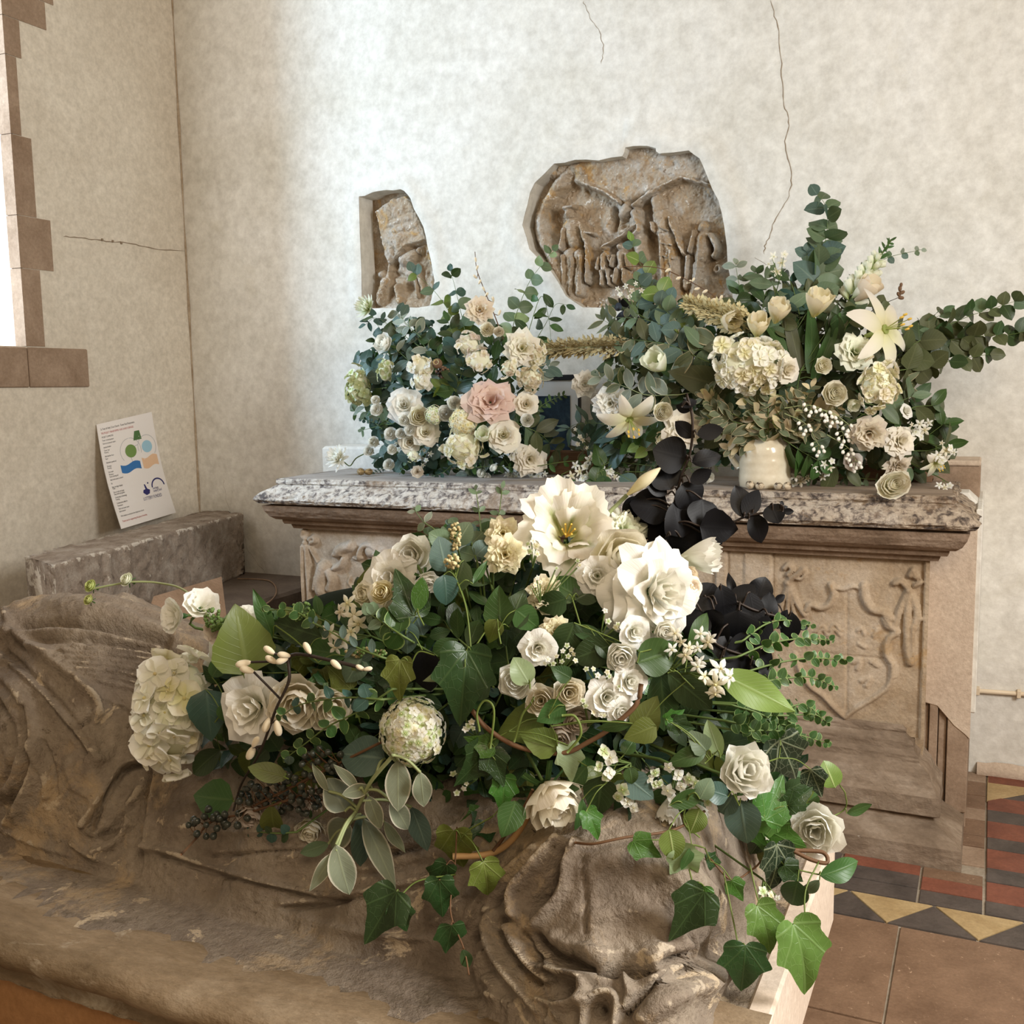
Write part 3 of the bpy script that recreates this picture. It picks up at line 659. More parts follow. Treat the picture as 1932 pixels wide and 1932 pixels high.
text('Thank you for supporting this place of worship', .05, .055, .0118, m_inkred)
m_g1 = plain('print_dark_green', (.07, .16, .05), .6); m_g2 = plain('print_green', (.16, .27, .07), .6); m_lb = plain('print_light_blue', (.33, .55, .68), .6); m_bl = plain('print_blue', (.03, .16, .42), .6); m_pe = plain('print_peach', (.75, .50, .32), .6)
ppoly('printed_shape', [(.58, .775), (.73, .775), (.71, .86), (.62, .86)], m_g1)
circ = lambda cx, cy, rx, ry: [(cx+rx*math.cos(a*math.pi/12), cy+ry*math.sin(a*math.pi/12)) for a in range(24)]
ppoly('printed_disc', circ(.50, .685, .10, .062), m_g2); ppoly('printed_disc', circ(.80, .695, .095, .058), m_lb)
def wavy(u0, u1, v0, v1, s): return [(u0+(u1-u0)*t, v0+s*math.sin(t*6.28)) for t in np.linspace(0, 1, 9)]+[(u0+(u1-u0)*t, v1+s*math.sin(t*6.28)) for t in np.linspace(1, 0, 9)]
ppoly('printed_wave', wavy(.27, .62, .50, .575, -.014), m_bl); ppoly('printed_wave', wavy(.66, .95, .50, .60, -.014), m_pe)
def parc(cx, cy, r, a0, a1, w, mat):
    ps = [(cx+rr*math.cos(a), cy+rr*.66*math.sin(a)) for rr, rng in ((r, np.linspace(a0, a1, 16)), (r-w, np.linspace(a1, a0, 16))) for a in rng]
    V = [PB(u, v, .0007) for u, v in ps]; obj('printed_ring', mesh('printed_ring', V, [(i, i+1, 30-i, 31-i) for i in range(15)], mat, smooth=False), poster)
m_gl = plain('print_grey', (.45, .45, .47), .6)
parc(.5, .685, .19, -.3, 3.8, .008, m_gl); parc(.80, .695, .17, -.8, 3.4, .008, m_gl); parc(.65, .62, .17, 1.6, 3.6, .008, m_gl)
parc(.83, .30, .125, 0, 3.14, .022, m_inkblue); ppoly('printed_logo', [(.53, .27), (.58, .24), (.64, .25), (.66, .285), (.62, .30), (.60, .345), (.58, .35), (.585, .30), (.545, .295)], m_inkblue)
ppoly('printed_logo', circ(.655, .352, .012, .008), m_inkblue)
text('heritage', .715, .278, .0175, m_inkblue); text('lottery fund', .715, .252, .0175, m_inkblue); text('LOTTERY FUNDED', .50, .195, .0215, m_inkblue)
# ---------------------------------------------------------------- front tomb slab
ZS = .60
ft = empty('effigy_tomb', Matrix.Translation((-1.2, 1.25, 0)), 'low stone tomb base carrying the carved effigy in the foreground', 'tomb')
fti = ft.matrix_basis.inverted()
def fobj(name, me): o = obj(name, me, ft); o.matrix_basis = fti; return o
XE = -.200; YN = .855; YF = 1.62
nx = 260; xs = np.linspace(-2.9, XE, nx)
pr = [(1.10, .6), (1.06, .598), (1.02, .592), (.985, .596), (.95, .597), (.90, .598), (.872, .597), (.858, .590), (.853, .578), (.858, .566), (.872, .560), (.885, .556), (.893, .549), (.895, .538), (.892, .528), (.885, .522), (.905, .518)]
V = []
for k, (y, z) in enumerate(pr):
    n1 = fbm(xs*7, np.full(nx, y*8), 61)*.006+fbm(xs*40, np.full(nx, y*30+z*30), 62)*.0025
    V += [(x, y+n1[i]*(1 if k > 5 else .3), z+n1[i]*.8) for i, x in enumerate(xs)]
fobj('slab_moulding', mesh('slab_moulding', V, [f[::-1] for f in grid_faces(nx, len(pr))], m_effslab))
Vb, Fb = box_vf(-2.9, XE-.004, 1.0, YF, .52, ZS-.006, .0); fobj('slab', mesh('slab', Vb, Fb, m_effslab, smooth=False))
Vb, Fb = box_vf(XE-.03, XE, YN+.01, YF, .45, ZS-.001, .004); fobj('slab_end', mesh('slab_end', Vb, Fb, m_sunlit_end, smooth=False))
Vb, Fb = box_vf(-2.9, XE-.06, .90, YF-.03, 0, .535, .004); fobj('side_wall', mesh('side_wall', Vb, Fb, m_orange, smooth=False))
# ---------------------------------------------------------------- effigy: one sculpted surface
CP = [(0, 1590, .602), (130, 1625, .602), (260, 1655, .602), (420, 1690, .602), (600, 1745, .602), (780, 1800, .602), (890, 1850, .602), (960, 1925, .602),
      (0, 1500, .68), (150, 1530, .68), (230, 1560, .65), (0, 1400, .77), (150, 1400, .79), (270, 1400, .77), (0, 1290, .86), (150, 1300, .86), (300, 1300, .85),
      (0, 1200, .905), (30, 1150, .93), (150, 1135, .935), (300, 1150, .915), (420, 1190, .90),
      (340, 1500, .72), (310, 1600, .66), (500, 1560, .72), (520, 1660, .655), (700, 1640, .69), (720, 1740, .64), (500, 1460, .785), (700, 1500, .77), (850, 1640, .715), (860, 1760, .645),
      (600, 1300, .87), (800, 1350, .84), (950, 1450, .80), (900, 1560, .755), (1000, 1600, .755), (1100, 1420, .82), (1300, 1450, .82), (1430, 1600, .72),
      (1000, 1700, .71), (980, 1800, .66), (1080, 1610, .775), (1180, 1590, .785), (1300, 1610, .785), (1120, 1720, .745), (1250, 1740, .745), (1350, 1700, .74), (1150, 1820, .675), (1280, 1830, .67), (1390, 1760, .68), (1430, 1700, .66),
      (1060, 1900, .63), (1180, 1890, .645), (1290, 1900, .655), (1380, 1880, .63), (1450, 1850, .601), (1440, 1932, .601), (1480, 1760, .601)]
cp = [(*onz(a, b_, z)[:2], z) for a, b_, z in CP]
for x in np.arange(-2.7, -.25, .18): cp += [(x, 1.60, .60), (x, 1.50, .76), (x, 1.66, .60)]
for x in (-2.7, -2.3, -1.95): cp += [(x, 1.35, .94), (x, 1.2, .86), (x, 1.08, .60), (x, .99, .60)]

for y in (1.0, 1.15, 1.3, 1.45): cp += [(-.215, y, .60)]
cp = np.array(cp)
D2 = lambda a, b_: np.sqrt(((a[:, None, :]-b_[None, :, :])**2).sum(-1)+.0004)
K = D2(cp[:, :2], cp[:, :2])+np.eye(len(cp))*-.015
n_ = len(cp); A_ = np.zeros((n_+3, n_+3)); A_[:n_, :n_] = K; A_[:n_, n_] = 1; A_[:n_, n_+1:] = cp[:, :2]; A_[n_, :n_] = 1; A_[n_+1:, :n_] = cp[:, :2].T
sol = np.linalg.solve(A_, np.concatenate([cp[:, 2], [0, 0, 0]]))
def base_h(X, Y):
    P = np.stack([np.ravel(X), np.ravel(Y)], -1); h = D2(P, cp[:, :2])@sol[:n_]+sol[n_]+P@sol[n_+1:]
    return h.reshape(np.shape(X))
def hit(px, py):
    lo = .60; best = None
    zz = np.linspace(1.0, .58, 43); P = np.array([onz(px, py, z)[:2] for z in zz]); h = base_h(P[:, 0], P[:, 1])
    for i in range(43):
        if h[i] >= zz[i]: return tuple(P[i])
    return tuple(P[-1])
FOLD = [  # cloth folds read off the carving: (polyline px, half width px, height m)
   ([(30, 1150), (90, 1137), (203, 1159), (293, 1195), (380, 1230)], 18, .016), ([(181, 1137), (240, 1150), (293, 1168), (380, 1200)], 8, .010), ([(60, 1122), (135, 1119), (271, 1132), (400, 1165)], 8, .008), ([(230, 1128), (330, 1140), (430, 1160)], 6, .007),
   ([(40, 1185), (113, 1177), (217, 1189), (316, 1218)], 9, -.016), ([(40, 1196), (135, 1192), (226, 1209), (300, 1225)], 7, .009), ([(27, 1191), (14, 1160), (0, 1152)], 8, .014), ([(27, 1185), (30, 1210), (50, 1222)], 6, -.014),
   ([(60, 1210), (110, 1208), (160, 1212)], 5, -.008), ([(60, 1226), (99, 1234), (158, 1217)], 4, .007), ([(170, 1210), (250, 1222), (340, 1240)], 6, -.009),
   ([(113, 1240), (200, 1246), (316, 1262)], 3.4, .008), ([(125, 1231), (210, 1236), (320, 1250)], 3.2, .008), ([(145, 1223), (230, 1227), (330, 1240)], 3, .007), ([(130, 1251), (220, 1258), (310, 1275)], 3.4, .008), ([(150, 1262), (230, 1270), (300, 1287)], 3.4, .008), ([(165, 1273), (230, 1283), (285, 1298)], 3.4, .007), ([(180, 1284), (240, 1296), (280, 1310)], 3.2, .006),
   ([(0, 1196), (27, 1198), (90, 1238), (135, 1270), (172, 1310), (184, 1345)], 11, .014), ([(142, 1282), (167, 1313), (176, 1350), (150, 1372)], 5, -.010), ([(150, 1290), (186, 1330), (178, 1362)], 6, .008),
   ([(0, 1238), (45, 1274), (113, 1338), (158, 1383), (184, 1432)], 10, .014), ([(9, 1228), (75, 1290), (140, 1358), (172, 1405)], 6, -.012), ([(20, 1256), (80, 1312), (135, 1376), (160, 1420)], 5, -.009),
   ([(0, 1263), (45, 1313), (66, 1376), (74, 1440), (40, 1520), (20, 1550)], 11, .014), ([(50, 1335), (60, 1403), (50, 1466), (20, 1520)], 6, -.012), ([(0, 1295), (32, 1340), (46, 1403), (30, 1466), (0, 1510)], 9, .010), ([(0, 1320), (20, 1370), (24, 1430), (0, 1480)], 6, -.010),
   ([(72, 1400), (86, 1450), (90, 1502)], 6, .008), ([(84, 1400), (100, 1450), (104, 1500)], 5, -.006), ([(217, 1376), (214, 1400), (200, 1430)], 8, .006), ([(130, 1430), (140, 1480), (170, 1500)], 10, .006),
   ([(280, 1439), (235, 1453), (196, 1512), (172, 1561)], 6, -.022), ([(268, 1432), (226, 1446), (188, 1505), (160, 1555)], 8, .010), ([(286, 1448), (273, 1511), (262, 1579), (257, 1656)], 8, -.016), ([(300, 1440), (292, 1510), (284, 1570), (282, 1600)], 8, .010),
   ([(265, 1490), (240, 1530), (244, 1557), (215, 1590), (180, 1605)], 8, .010), ([(250, 1520), (215, 1560), (190, 1575)], 5, -.010), ([(140, 1590), (180, 1620), (220, 1636)], 7, .008), ([(0, 1560), (60, 1590), (130, 1615)], 7, .006),
   ([(280, 1597), (330, 1610), (388, 1634), (485, 1660), (600, 1686)], 7, .008), ([(300, 1614), (398, 1644), (485, 1668), (601, 1694), (650, 1700)], 5, -.010), ([(400, 1614), (480, 1610), (581, 1604)], 3.5, -.008), ([(534, 1714), (600, 1708), (659, 1696), (740, 1682), (818, 1664)], 5, -.010), ([(534, 1704), (659, 1686), (818, 1652)], 8, .006),
   ([(717, 1617), (780, 1600), (847, 1580)], 5, -.010), ([(700, 1604), (780, 1586), (850, 1564)], 8, .007), ([(640, 1650), (720, 1644), (820, 1620)], 5, -.006), ([(340, 1560), (450, 1570), (560, 1560)], 8, .005), ([(820, 1740), (860, 1700), (900, 1660)], 10, .006), ([(560, 1735), (680, 1762), (800, 1770)], 9, .005),
   ([(983, 1730), (978, 1693), (996, 1660), (1029, 1627), (1066, 1590)], 9, .020), ([(1001, 1738), (1006, 1710), (1029, 1680), (1046, 1645), (1062, 1610)], 8, -.026), ([(1004, 1750), (1040, 1714), (1064, 1676), (1076, 1620), (1090, 1590)], 8, .012), ([(960, 1740), (962, 1700), (980, 1660), (1010, 1630)], 6, -.012),
   ([(880, 1740), (900, 1700), (950, 1650), (1010, 1600)], 9, .008), ([(900, 1770), (925, 1715), (965, 1665)], 6, -.010), ([(924, 1719), (930, 1770), (950, 1820), (983, 1863), (1023, 1910)], 10, .016), ([(945, 1735), (957, 1770), (983, 1815), (1015, 1855)], 6, -.016), ([(962, 1745), (980, 1790), (1009, 1826), (1040, 1850)], 8, .014), ([(985, 1760), (1010, 1800), (1035, 1822)], 5, -.012),
   ([(900, 1870), (905, 1840), (920, 1800)], 7, .012), ([(1009, 1765), (1049, 1806), (1108, 1824), (1193, 1832), (1258, 1812), (1330, 1800), (1380, 1770)], 9, -.024), ([(1030, 1820), (1080, 1840), (1104, 1845), (1100, 1882), (1062, 1903), (1030, 1890)], 9, .018), ([(1075, 1866)], 15, -.028), ([(1114, 1884), (1135, 1872), (1162, 1886), (1160, 1932)], 8, .016), ([(1134, 1908)], 14, -.028),
   ([(1106, 1890), (1104, 1940)], 7, .014), ([(1180, 1850), (1190, 1875), (1180, 1900)], 9, .012), ([(1183, 1915), (1225, 1866), (1291, 1837), (1370, 1800)], 8, -.020), ([(1215, 1915), (1260, 1880), (1330, 1850), (1390, 1815)], 22, .018), ([(1040, 1935), (1052, 1915), (1062, 1925)], 5, .010),
   ([(924, 1850), (937, 1866), (934, 1880)], 13, .012), ([(931, 1880), (922, 1900), (908, 1912)], 5.5, .013), ([(944, 1884), (934, 1908), (922, 1924)], 5.5, .014), ([(957, 1890), (948, 1914), (938, 1934)], 5.5, .013), ([(968, 1898), (962, 1920), (956, 1938)], 5, .012), ([(918, 1876), (908, 1892), (898, 1900)], 5, .011), ([(938, 1895), (928, 1916)], 2, -.006), ([(951, 1900), (942, 1922)], 2, -.006),
   ([(1101, 1621), (1106, 1690), (1104, 1758)], 4, -.006), ([(1110, 1640), (1180, 1620), (1270, 1650), (1340, 1700)], 24, .008), ([(1120, 1730), (1200, 1720), (1280, 1760)], 16, .006), ([(1045, 1770), (1110, 1795), (1200, 1800), (1280, 1785)], 12, .006), ([(1290, 1640), (1350, 1690), (1360, 1750)], 9, .006), ([(1320, 1720), (1300, 1760), (1330, 1780)], 5, -.005), ([(1390, 1620), (1410, 1680), (1400, 1740)], 10, .006)]
gxs = np.arange(-2.62, XE-.012, .0034); gys = np.arange(.93, 1.64, .0034)
GX, GY = np.meshgrid(gxs, gys)
HH = base_h(GX, GY)
bl = np.array(sorted([tuple(onz(a, b_, .602)[:2]) for a, b_ in ((-300, 1535), (0, 1592), (130, 1628), (260, 1660), (340, 1697), (427, 1722), (543, 1742), (601, 1776), (746, 1806), (891, 1838), (905, 1925), (930, 2010), (1430, 2050))]))
YB = np.interp(GX, bl[:, 0], bl[:, 1])+.004*fbm(GX*20, GY*0, 77)
cut = np.clip((GY-YB+.004)/.045, 0, 1); cut = (1-(1-cut)**2)
xe = onz(1415, 1760, .602)[0]; cutx = np.clip((xe+.006*fbm(GY*20, GX*0, 78)-GX)/.045, 0, 1); cut = cut*(1-(1-cutx)**2)
HH = (ZS-.004)+(HH-ZS+.004)*cut
wgt = np.clip((HH-ZS)/.03, 0, 1)
HH = np.maximum(HH+wgt*.006*fbm(GX*9, GY*9, 71), ZS-.004)
# resample every cross-section by arc length, then carve along the surface normal
nS = 380; PXYZ = np.zeros((nS, len(gxs), 3))
ycol = gys
for i in range(len(gxs)):
    z = HH[:, i]; s = np.concatenate([[0], np.cumsum(np.hypot(np.diff(ycol), np.diff(z)))]); q = np.linspace(0, s[-1], nS)
    PXYZ[:, i, 0] = gxs[i]; PXYZ[:, i, 1] = np.interp(q, s, ycol); PXYZ[:, i, 2] = np.interp(q, s, z)
du = np.gradient(PXYZ, axis=1); dv = np.gradient(PXYZ, axis=0); NR = np.cross(du, dv); NR /= np.linalg.norm(NR, axis=2, keepdims=True)+1e-12
for _ in range(4):      # soften normals
    NR[1:-1, 1:-1] = (NR[1:-1, 1:-1]*2+NR[:-2, 1:-1]+NR[2:, 1:-1]+NR[1:-1, :-2]+NR[1:-1, 2:])/6
NR /= np.linalg.norm(NR, axis=2, keepdims=True)+1e-12
CC = (PXYZ-O)@RC; PX = C0+F*CC[..., 0]/-CC[..., 2]; PY = C0-F*CC[..., 1]/-CC[..., 2]
face = np.clip(-((PXYZ-O)*NR).sum(-1)/np.linalg.norm(PXYZ-O, axis=2)*6, 0, 1)
dist = -CC[..., 2]; DSP = np.zeros(PX.shape); w3 = np.clip((PXYZ[..., 2]-ZS)/.02, 0, 1)
for pl_, w, a in FOLD:
    xs_ = [q[0] for q in pl_]; ys_ = [q[1] for q in pl_]; mk = (PX > min(xs_)-4*w) & (PX < max(xs_)+4*w) & (PY > min(ys_)-4*w) & (PY < max(ys_)+4*w)
    if not mk.any(): continue
    d = seg_d(PX[mk], PY[mk], smooth_line(pl_, 4))/w; DSP[mk] += a*1.15*np.exp(-d**2*(1. if a > 0 else 1.2))
u_ = PXYZ[..., 0]; v_ = np.cumsum(np.linalg.norm(dv, axis=2), axis=0)
DSP = DSP*face+.0035*fbm(u_*40, v_*40, 72)+.0016*fbm(u_*140, v_*140, 73)
PXYZ = PXYZ+NR*(DSP*w3)[..., None]
eff = obj('effigy', mesh('effigy', PXYZ.reshape(-1, 3), grid_faces(len(gxs), nS), m_eff))
props(eff, 'worn recumbent stone effigy in folded robes lying along the front tomb', 'statue')
def eff_z(x, y): 
    i = int(np.clip((x-gxs[0])/.0034, 0, len(gxs)-1)); j = int(np.clip((y-gys[0])/.0034, 0, len(gys)-1)); return HH[j, i]
# ================================================================ plant materials
def uvsep(nt):
    tc = N(nt, 'ShaderNodeTexCoord'); s = N(nt, 'ShaderNodeSeparateXYZ'); nt.links.new(tc.outputs['UV'], s.inputs[0]); return tc, s.outputs[0], s.outputs[1]
def finish(nt, out, c, rough, trans, tcol, bump=None, coat=0., spec=.4):
    p = N(nt, 'ShaderNodeBsdfPrincipled'); nt.links.new(c, p.inputs['Base Color']); p.inputs['Roughness'].default_value = rough
    p.inputs['Specular IOR Level'].default_value = spec; p.inputs['Coat Weight'].default_value = coat
    t = N(nt, 'ShaderNodeBsdfTranslucent'); nt.links.new(mix(nt, 1., c, tcol, 'MULTIPLY'), t.inputs[0])
    if bump is not None:
        b = N(nt, 'ShaderNodeBump'); b.inputs['Strength'].default_value = .5; b.inputs['Distance'].default_value = .0015
        nt.links.new(bump, b.inputs['Height']); nt.links.new(b.outputs[0], p.inputs['Normal'])
    m = N(nt, 'ShaderNodeMixShader'); m.inputs[0].default_value = trans
    nt.links.new(p.outputs[0], m.inputs[1]); nt.links.new(t.outputs[0], m.inputs[2]); nt.links.new(m.outputs[0], out.inputs[0])
def rnd_tint(nt, c, amt=.25):
    oi = N(nt, 'ShaderNodeObjectInfo')
    f = math_(nt, 'MULTIPLY_ADD', oi.outputs['Random'], 2*amt, 1-amt)
    hs = N(nt, 'ShaderNodeHueSaturation'); nt.links.new(c, hs.inputs['Color']); nt.links.new(f, hs.inputs['Value'])
    h = math_(nt, 'MULTIPLY_ADD', oi.outputs['Random'], .03, .485); nt.links.new(h, hs.inputs['Hue']); return hs.outputs[0]
def leafmat(name, col, vein, rough=.45, trans=.22, edge=None, freq=9, veinw=.32, tint=.22, back=None, spec=.4):
    m, nt, out = newmat(name); tc, u, v = uvsep(nt)
    a = math_(nt, 'ABSOLUTE', math_(nt, 'MULTIPLY_ADD', u, 2., -1.))
    mid = ramp(nt, a, [(.03, (1, 1, 1)), (.10, (0, 0, 0))])
    w = math_(nt, 'SINE', math_(nt, 'MULTIPLY', math_(nt, 'MULTIPLY_ADD', a, -.28, v), freq*6.28))
    lat = ramp(nt, w, [(.90, (0, 0, 0)), (.99, (1, 1, 1))])
    vv = math_(nt, 'MULTIPLY', math_(nt, 'MAXIMUM', math_(nt, 'MULTIPLY', lat, .6), mid), veinw)
    obn = N(nt, 'ShaderNodeTexCoord')
    nz = noise(nt, obn.outputs['Object'], 2.2, 4, .6)
    c = mix(nt, nz, tuple(x*.75 for x in col), tuple(min(1, x*1.3) for x in col))
    c = rnd_tint(nt, c, tint)
    c = mix(nt, vv, c, vein)
    if edge:
        e = ramp(nt, a, [(.82, (0, 0, 0)), (.95, (1, 1, 1))]); c = mix(nt, e, c, edge)
    if back:
        g = N(nt, 'ShaderNodeNewGeometry'); c = mix(nt, g.outputs['Backfacing'], c, back)
    finish(nt, out, c, rough, trans, (.75, 1., .35), bump=vv, spec=spec); MATS[name] = m; return m
def ivymat(name, col, vein, vw=.012, rough=.38, veinf=.7, trans=.22):
    m, nt, out = newmat(name); tc, x, y = uvsep(nt)
    best = None
    for ang in (0, 42, -42, 82, -82):
        a = math.radians(ang); s, co = math.sin(a), math.cos(a)
        along = math_(nt, 'ADD', math_(nt, 'MULTIPLY', x, s), math_(nt, 'MULTIPLY', y, co))
        d = math_(nt, 'ABSOLUTE', math_(nt, 'SUBTRACT', math_(nt, 'MULTIPLY', x, co), math_(nt, 'MULTIPLY', y, s)))
        d = math_(nt, 'ADD', d, math_(nt, 'MULTIPLY', math_(nt, 'LESS_THAN', along, 0.), 1.))
        best = d if best is None else math_(nt, 'MINIMUM', best, d)
    vo = N(nt, 'ShaderNodeTexVoronoi', feature='DISTANCE_TO_EDGE'); vo.inputs['Scale'].default_value = 7
    nt.links.new(tc.outputs['UV'], vo.inputs['Vector'])
    fine = ramp(nt, vo.outputs[0], [(.01, (1, 1, 1)), (.05, (0, 0, 0))])
    main = ramp(nt, best, [(vw*.6, (1, 1, 1)), (vw*2, (0, 0, 0))])
    f = math_(nt, 'MULTIPLY', math_(nt, 'MAXIMUM', main, math_(nt, 'MULTIPLY', fine, .45)), veinf)
    nz = noise(nt, tc.outputs['UV'], 3., 4, .6)
    c = mix(nt, nz, tuple(q*.7 for q in col), tuple(min(1, q*1.35) for q in col)); c = rnd_tint(nt, c, .2); c = mix(nt, f, c, vein)
    finish(nt, out, c, rough, trans, (.75, 1., .3), bump=f); MATS[name] = m; return m
def petalmat(name, tip, basec, streak=None, rough=.6, trans=.35, tcol=(1., .97, .85), tint=.05):
    m, nt, out = newmat(name); tc, u, v = uvsep(nt)
    c = ramp(nt, v, [(.0, basec), (.45, tuple(.4*a+.6*b for a, b in zip(basec, tip))), (.75, tip)])
    if streak:
        a = math_(nt, 'ABSOLUTE', math_(nt, 'MULTIPLY_ADD', u, 2., -1.))
        nz = noise(nt, tc.outputs['UV'], 6, 3, .6)
        f = ramp(nt, math_(nt, 'ADD', a, math_(nt, 'MULTIPLY', nz, .25)), [(.16, (1, 1, 1)), (.36, (0, 0, 0))])
        g = ramp(nt, v, [(.55, (.8, .8, .8)), (.85, (0, 0, 0))]); c = mix(nt, math_(nt, 'MULTIPLY', f, g), c, streak)
    c = rnd_tint(nt, c, tint)
    mp = N(nt, 'ShaderNodeMapping'); mp.inputs['Scale'].default_value = (22, 1.5, 1); nt.links.new(tc.outputs['UV'], mp.inputs[0])
    finish(nt, out, c, rough, trans, tcol, bump=noise(nt, mp.outputs[0], 1., 3, .6), spec=.25); MATS[name] = m; return m
WH = (.91, .905, .875); CR = (.88, .83, .70)
petalmat('white', WH, (.87, .87, .76)); petalmat('cream', (.90, .87, .77), (.80, .77, .48)); petalmat('warmwhite', (.90, .86, .77), (.80, .74, .52))
petalmat('pure', (.93, .93, .91), (.87, .88, .76)); petalmat('yellowcream', (.88, .83, .62), (.82, .72, .36)); petalmat('parrot', (.90, .87, .80), (.62, .62, .22), streak=(.28, .36, .10))
petalmat('blush', (.84, .67, .60), (.76, .50, .42)); petalmat('beige', (.82, .75, .63), (.68, .58, .42)); petalmat('greenwhite', (.86, .88, .76), (.52, .64, .25)); petalmat('tulipc', (.86, .80, .62), (.72, .70, .28))
petalmat('antique', (.50, .53, .32), (.42, .45, .20)); petalmat('drycream', (.76, .70, .54), (.64, .56, .36)); petalmat('lilyw', (.90, .86, .77), (.76, .74, .40)); petalmat('limebud', (.62, .66, .28), (.48, .56, .18))
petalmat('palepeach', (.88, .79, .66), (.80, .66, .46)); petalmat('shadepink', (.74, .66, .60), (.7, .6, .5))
leafmat('dark', (.030, .060, .018), (.10, .16, .06), .42, .16); leafmat('mid', (.045, .10, .025), (.14, .22, .08), .42, .22); leafmat('olive', (.12, .15, .03), (.22, .25, .08), .45, .28)
leafmat('lime', (.20, .30, .07), (.34, .42, .16), .40, .3, freq=14, veinw=.3); leafmat('blue', (.075, .125, .105), (.18, .25, .20), .55, .15, veinw=.5); leafmat('teal', (.035, .080, .062), (.10, .17, .13), .4, .15)
leafmat('eucgreen', (.11, .16, .09), (.25, .30, .18), .5, .2); leafmat('silver', (.23, .27, .22), (.38, .42, .32), .75, .15, edge=(.52, .52, .42)); leafmat('lamb', (.22, .25, .17), (.36, .40, .24), .9, .15, edge=(.55, .52, .42), back=(.34, .33, .26))
leafmat('blackleaf', (.003, .003, .004), (.006, .006, .007), .48, .01, veinw=.08, tint=.1, spec=.2); leafmat('boxrim', (.05, .11, .03), (.12, .2, .07), .4, .2, edge=(.34, .46, .18), veinw=.3); leafmat('sage', (.13, .15, .085), (.25, .27, .16), .6, .2, edge=(.52, .44, .28))
leafmat('sagetip', (.60, .50, .32), (.66, .58, .4), .6, .25); leafmat('variegated', (.16, .24, .05), (.40, .47, .20), .4, .3, freq=12, veinw=.8); leafmat('palegreen', (.28, .37, .20), (.4, .48, .3), .4, .3)
leafmat('warmgreen', (.075, .085, .035), (.17, .18, .09), .5, .2)
ivymat('ivydark', (.022, .052, .014), (.06, .11, .035), veinf=.5); ivymat('ivyveined', (.020, .035, .018), (.30, .34, .22), veinf=.65); ivymat('ivymid', (.05, .13, .02), (.11, .22, .05), veinf=.5); ivymat('ivylight', (.11, .21, .045), (.22, .34, .12), veinf=.45); ivymat('ivyolive', (.13, .16, .03), (.22, .26, .08))
m_stemg = plain('stem_green', (.10, .15, .04), .5, .3); m_stemb = plain('stem_brown', (.13, .065, .03), .6, .3); m_stemd = plain('stem_dark', (.03, .02, .015), .5, .3); m_stemy = plain('stem_tan', (.42, .24, .10), .55, .3)
m_stemp = plain('stem_pale', (.28, .32, .15), .5, .3); m_vine = plain('vine_green', (.13, .18, .04), .5, .3)
m_catkin = plain('catkin', (.72, .63, .46), .95, .1, sheen=.6); m_berry = plain('berry', (.035, .04, .03), .28, .5); m_waxy = plain('waxy_white', (.86, .83, .74), .35, .5); m_yel = plain('pollen', (.70, .46, .08), .8)
m_core = plain('flower_core', (.70, .71, .55), .8); m_gcore = plain('foam', (.010, .016, .008), .95, .1); m_pod = plain('seed_pod', (.16, .09, .05), .7); m_tiny = plain('tiny_green', (.12, .20, .05), .5)
m_plume = plain('plume', (.66, .58, .33), .8); m_plumed = plain('plume_dull', (.42, .34, .17), .8)
# ================================================================ plant geometry: (V, F, UV, material)
def g_grid(X, Y, Z, U, Vv, m):
    nv, nu = X.shape
    return (np.stack([X, Y, Z], -1).reshape(-1, 3), grid_faces(nu, nv), np.stack([U, Vv], -1).reshape(-1, 2), m)
def g_join(parts):
    """parts: [(geo, Matrix)] -> one geo list with per face material names"""
    VV = []; FF = []; UU = []; MM = []; b = 0
    for g, M in parts:
        A = np.array(M); V = g[0]@A[:3, :3].T+A[:3, 3]; VV.append(V); UU.append(g[2])
        FF += [tuple(i+b for i in f) for f in g[1]]
        MM += (g[3] if isinstance(g[3], list) else [g[3]]*len(g[1])); b += len(V)
    return (np.vstack(VV), FF, np.vstack(UU), MM)
def g_mesh(name, g):
    mm = g[3] if isinstance(g[3], list) else [g[3]]*len(g[1]); keys = []
    for k in mm:
        if k not in keys: keys.append(k)
    return mesh(name, g[0], g[1], [MATS[k] for k in keys], g[2], True, [keys.index(k) for k in mm])
def g_sphere(r, m, seg=10, rings=7, sz=1.0):
    th = np.linspace(0, math.pi, rings)[:, None]; ph = np.linspace(0, 2*math.pi, seg+1)[None, :]
    return g_grid(r*np.sin(th)*np.cos(ph), r*np.sin(th)*np.sin(ph), r*sz*np.cos(th)*np.ones_like(ph), ph/6.283*np.ones_like(th), th/math.pi*np.ones_like(ph), m)
def g_tube(pts, rad, m, seg=6):
    V, Fc = tube_vf(pts, rad, seg); V = np.array(V); return (V, Fc, np.zeros((len(V), 2)), m)
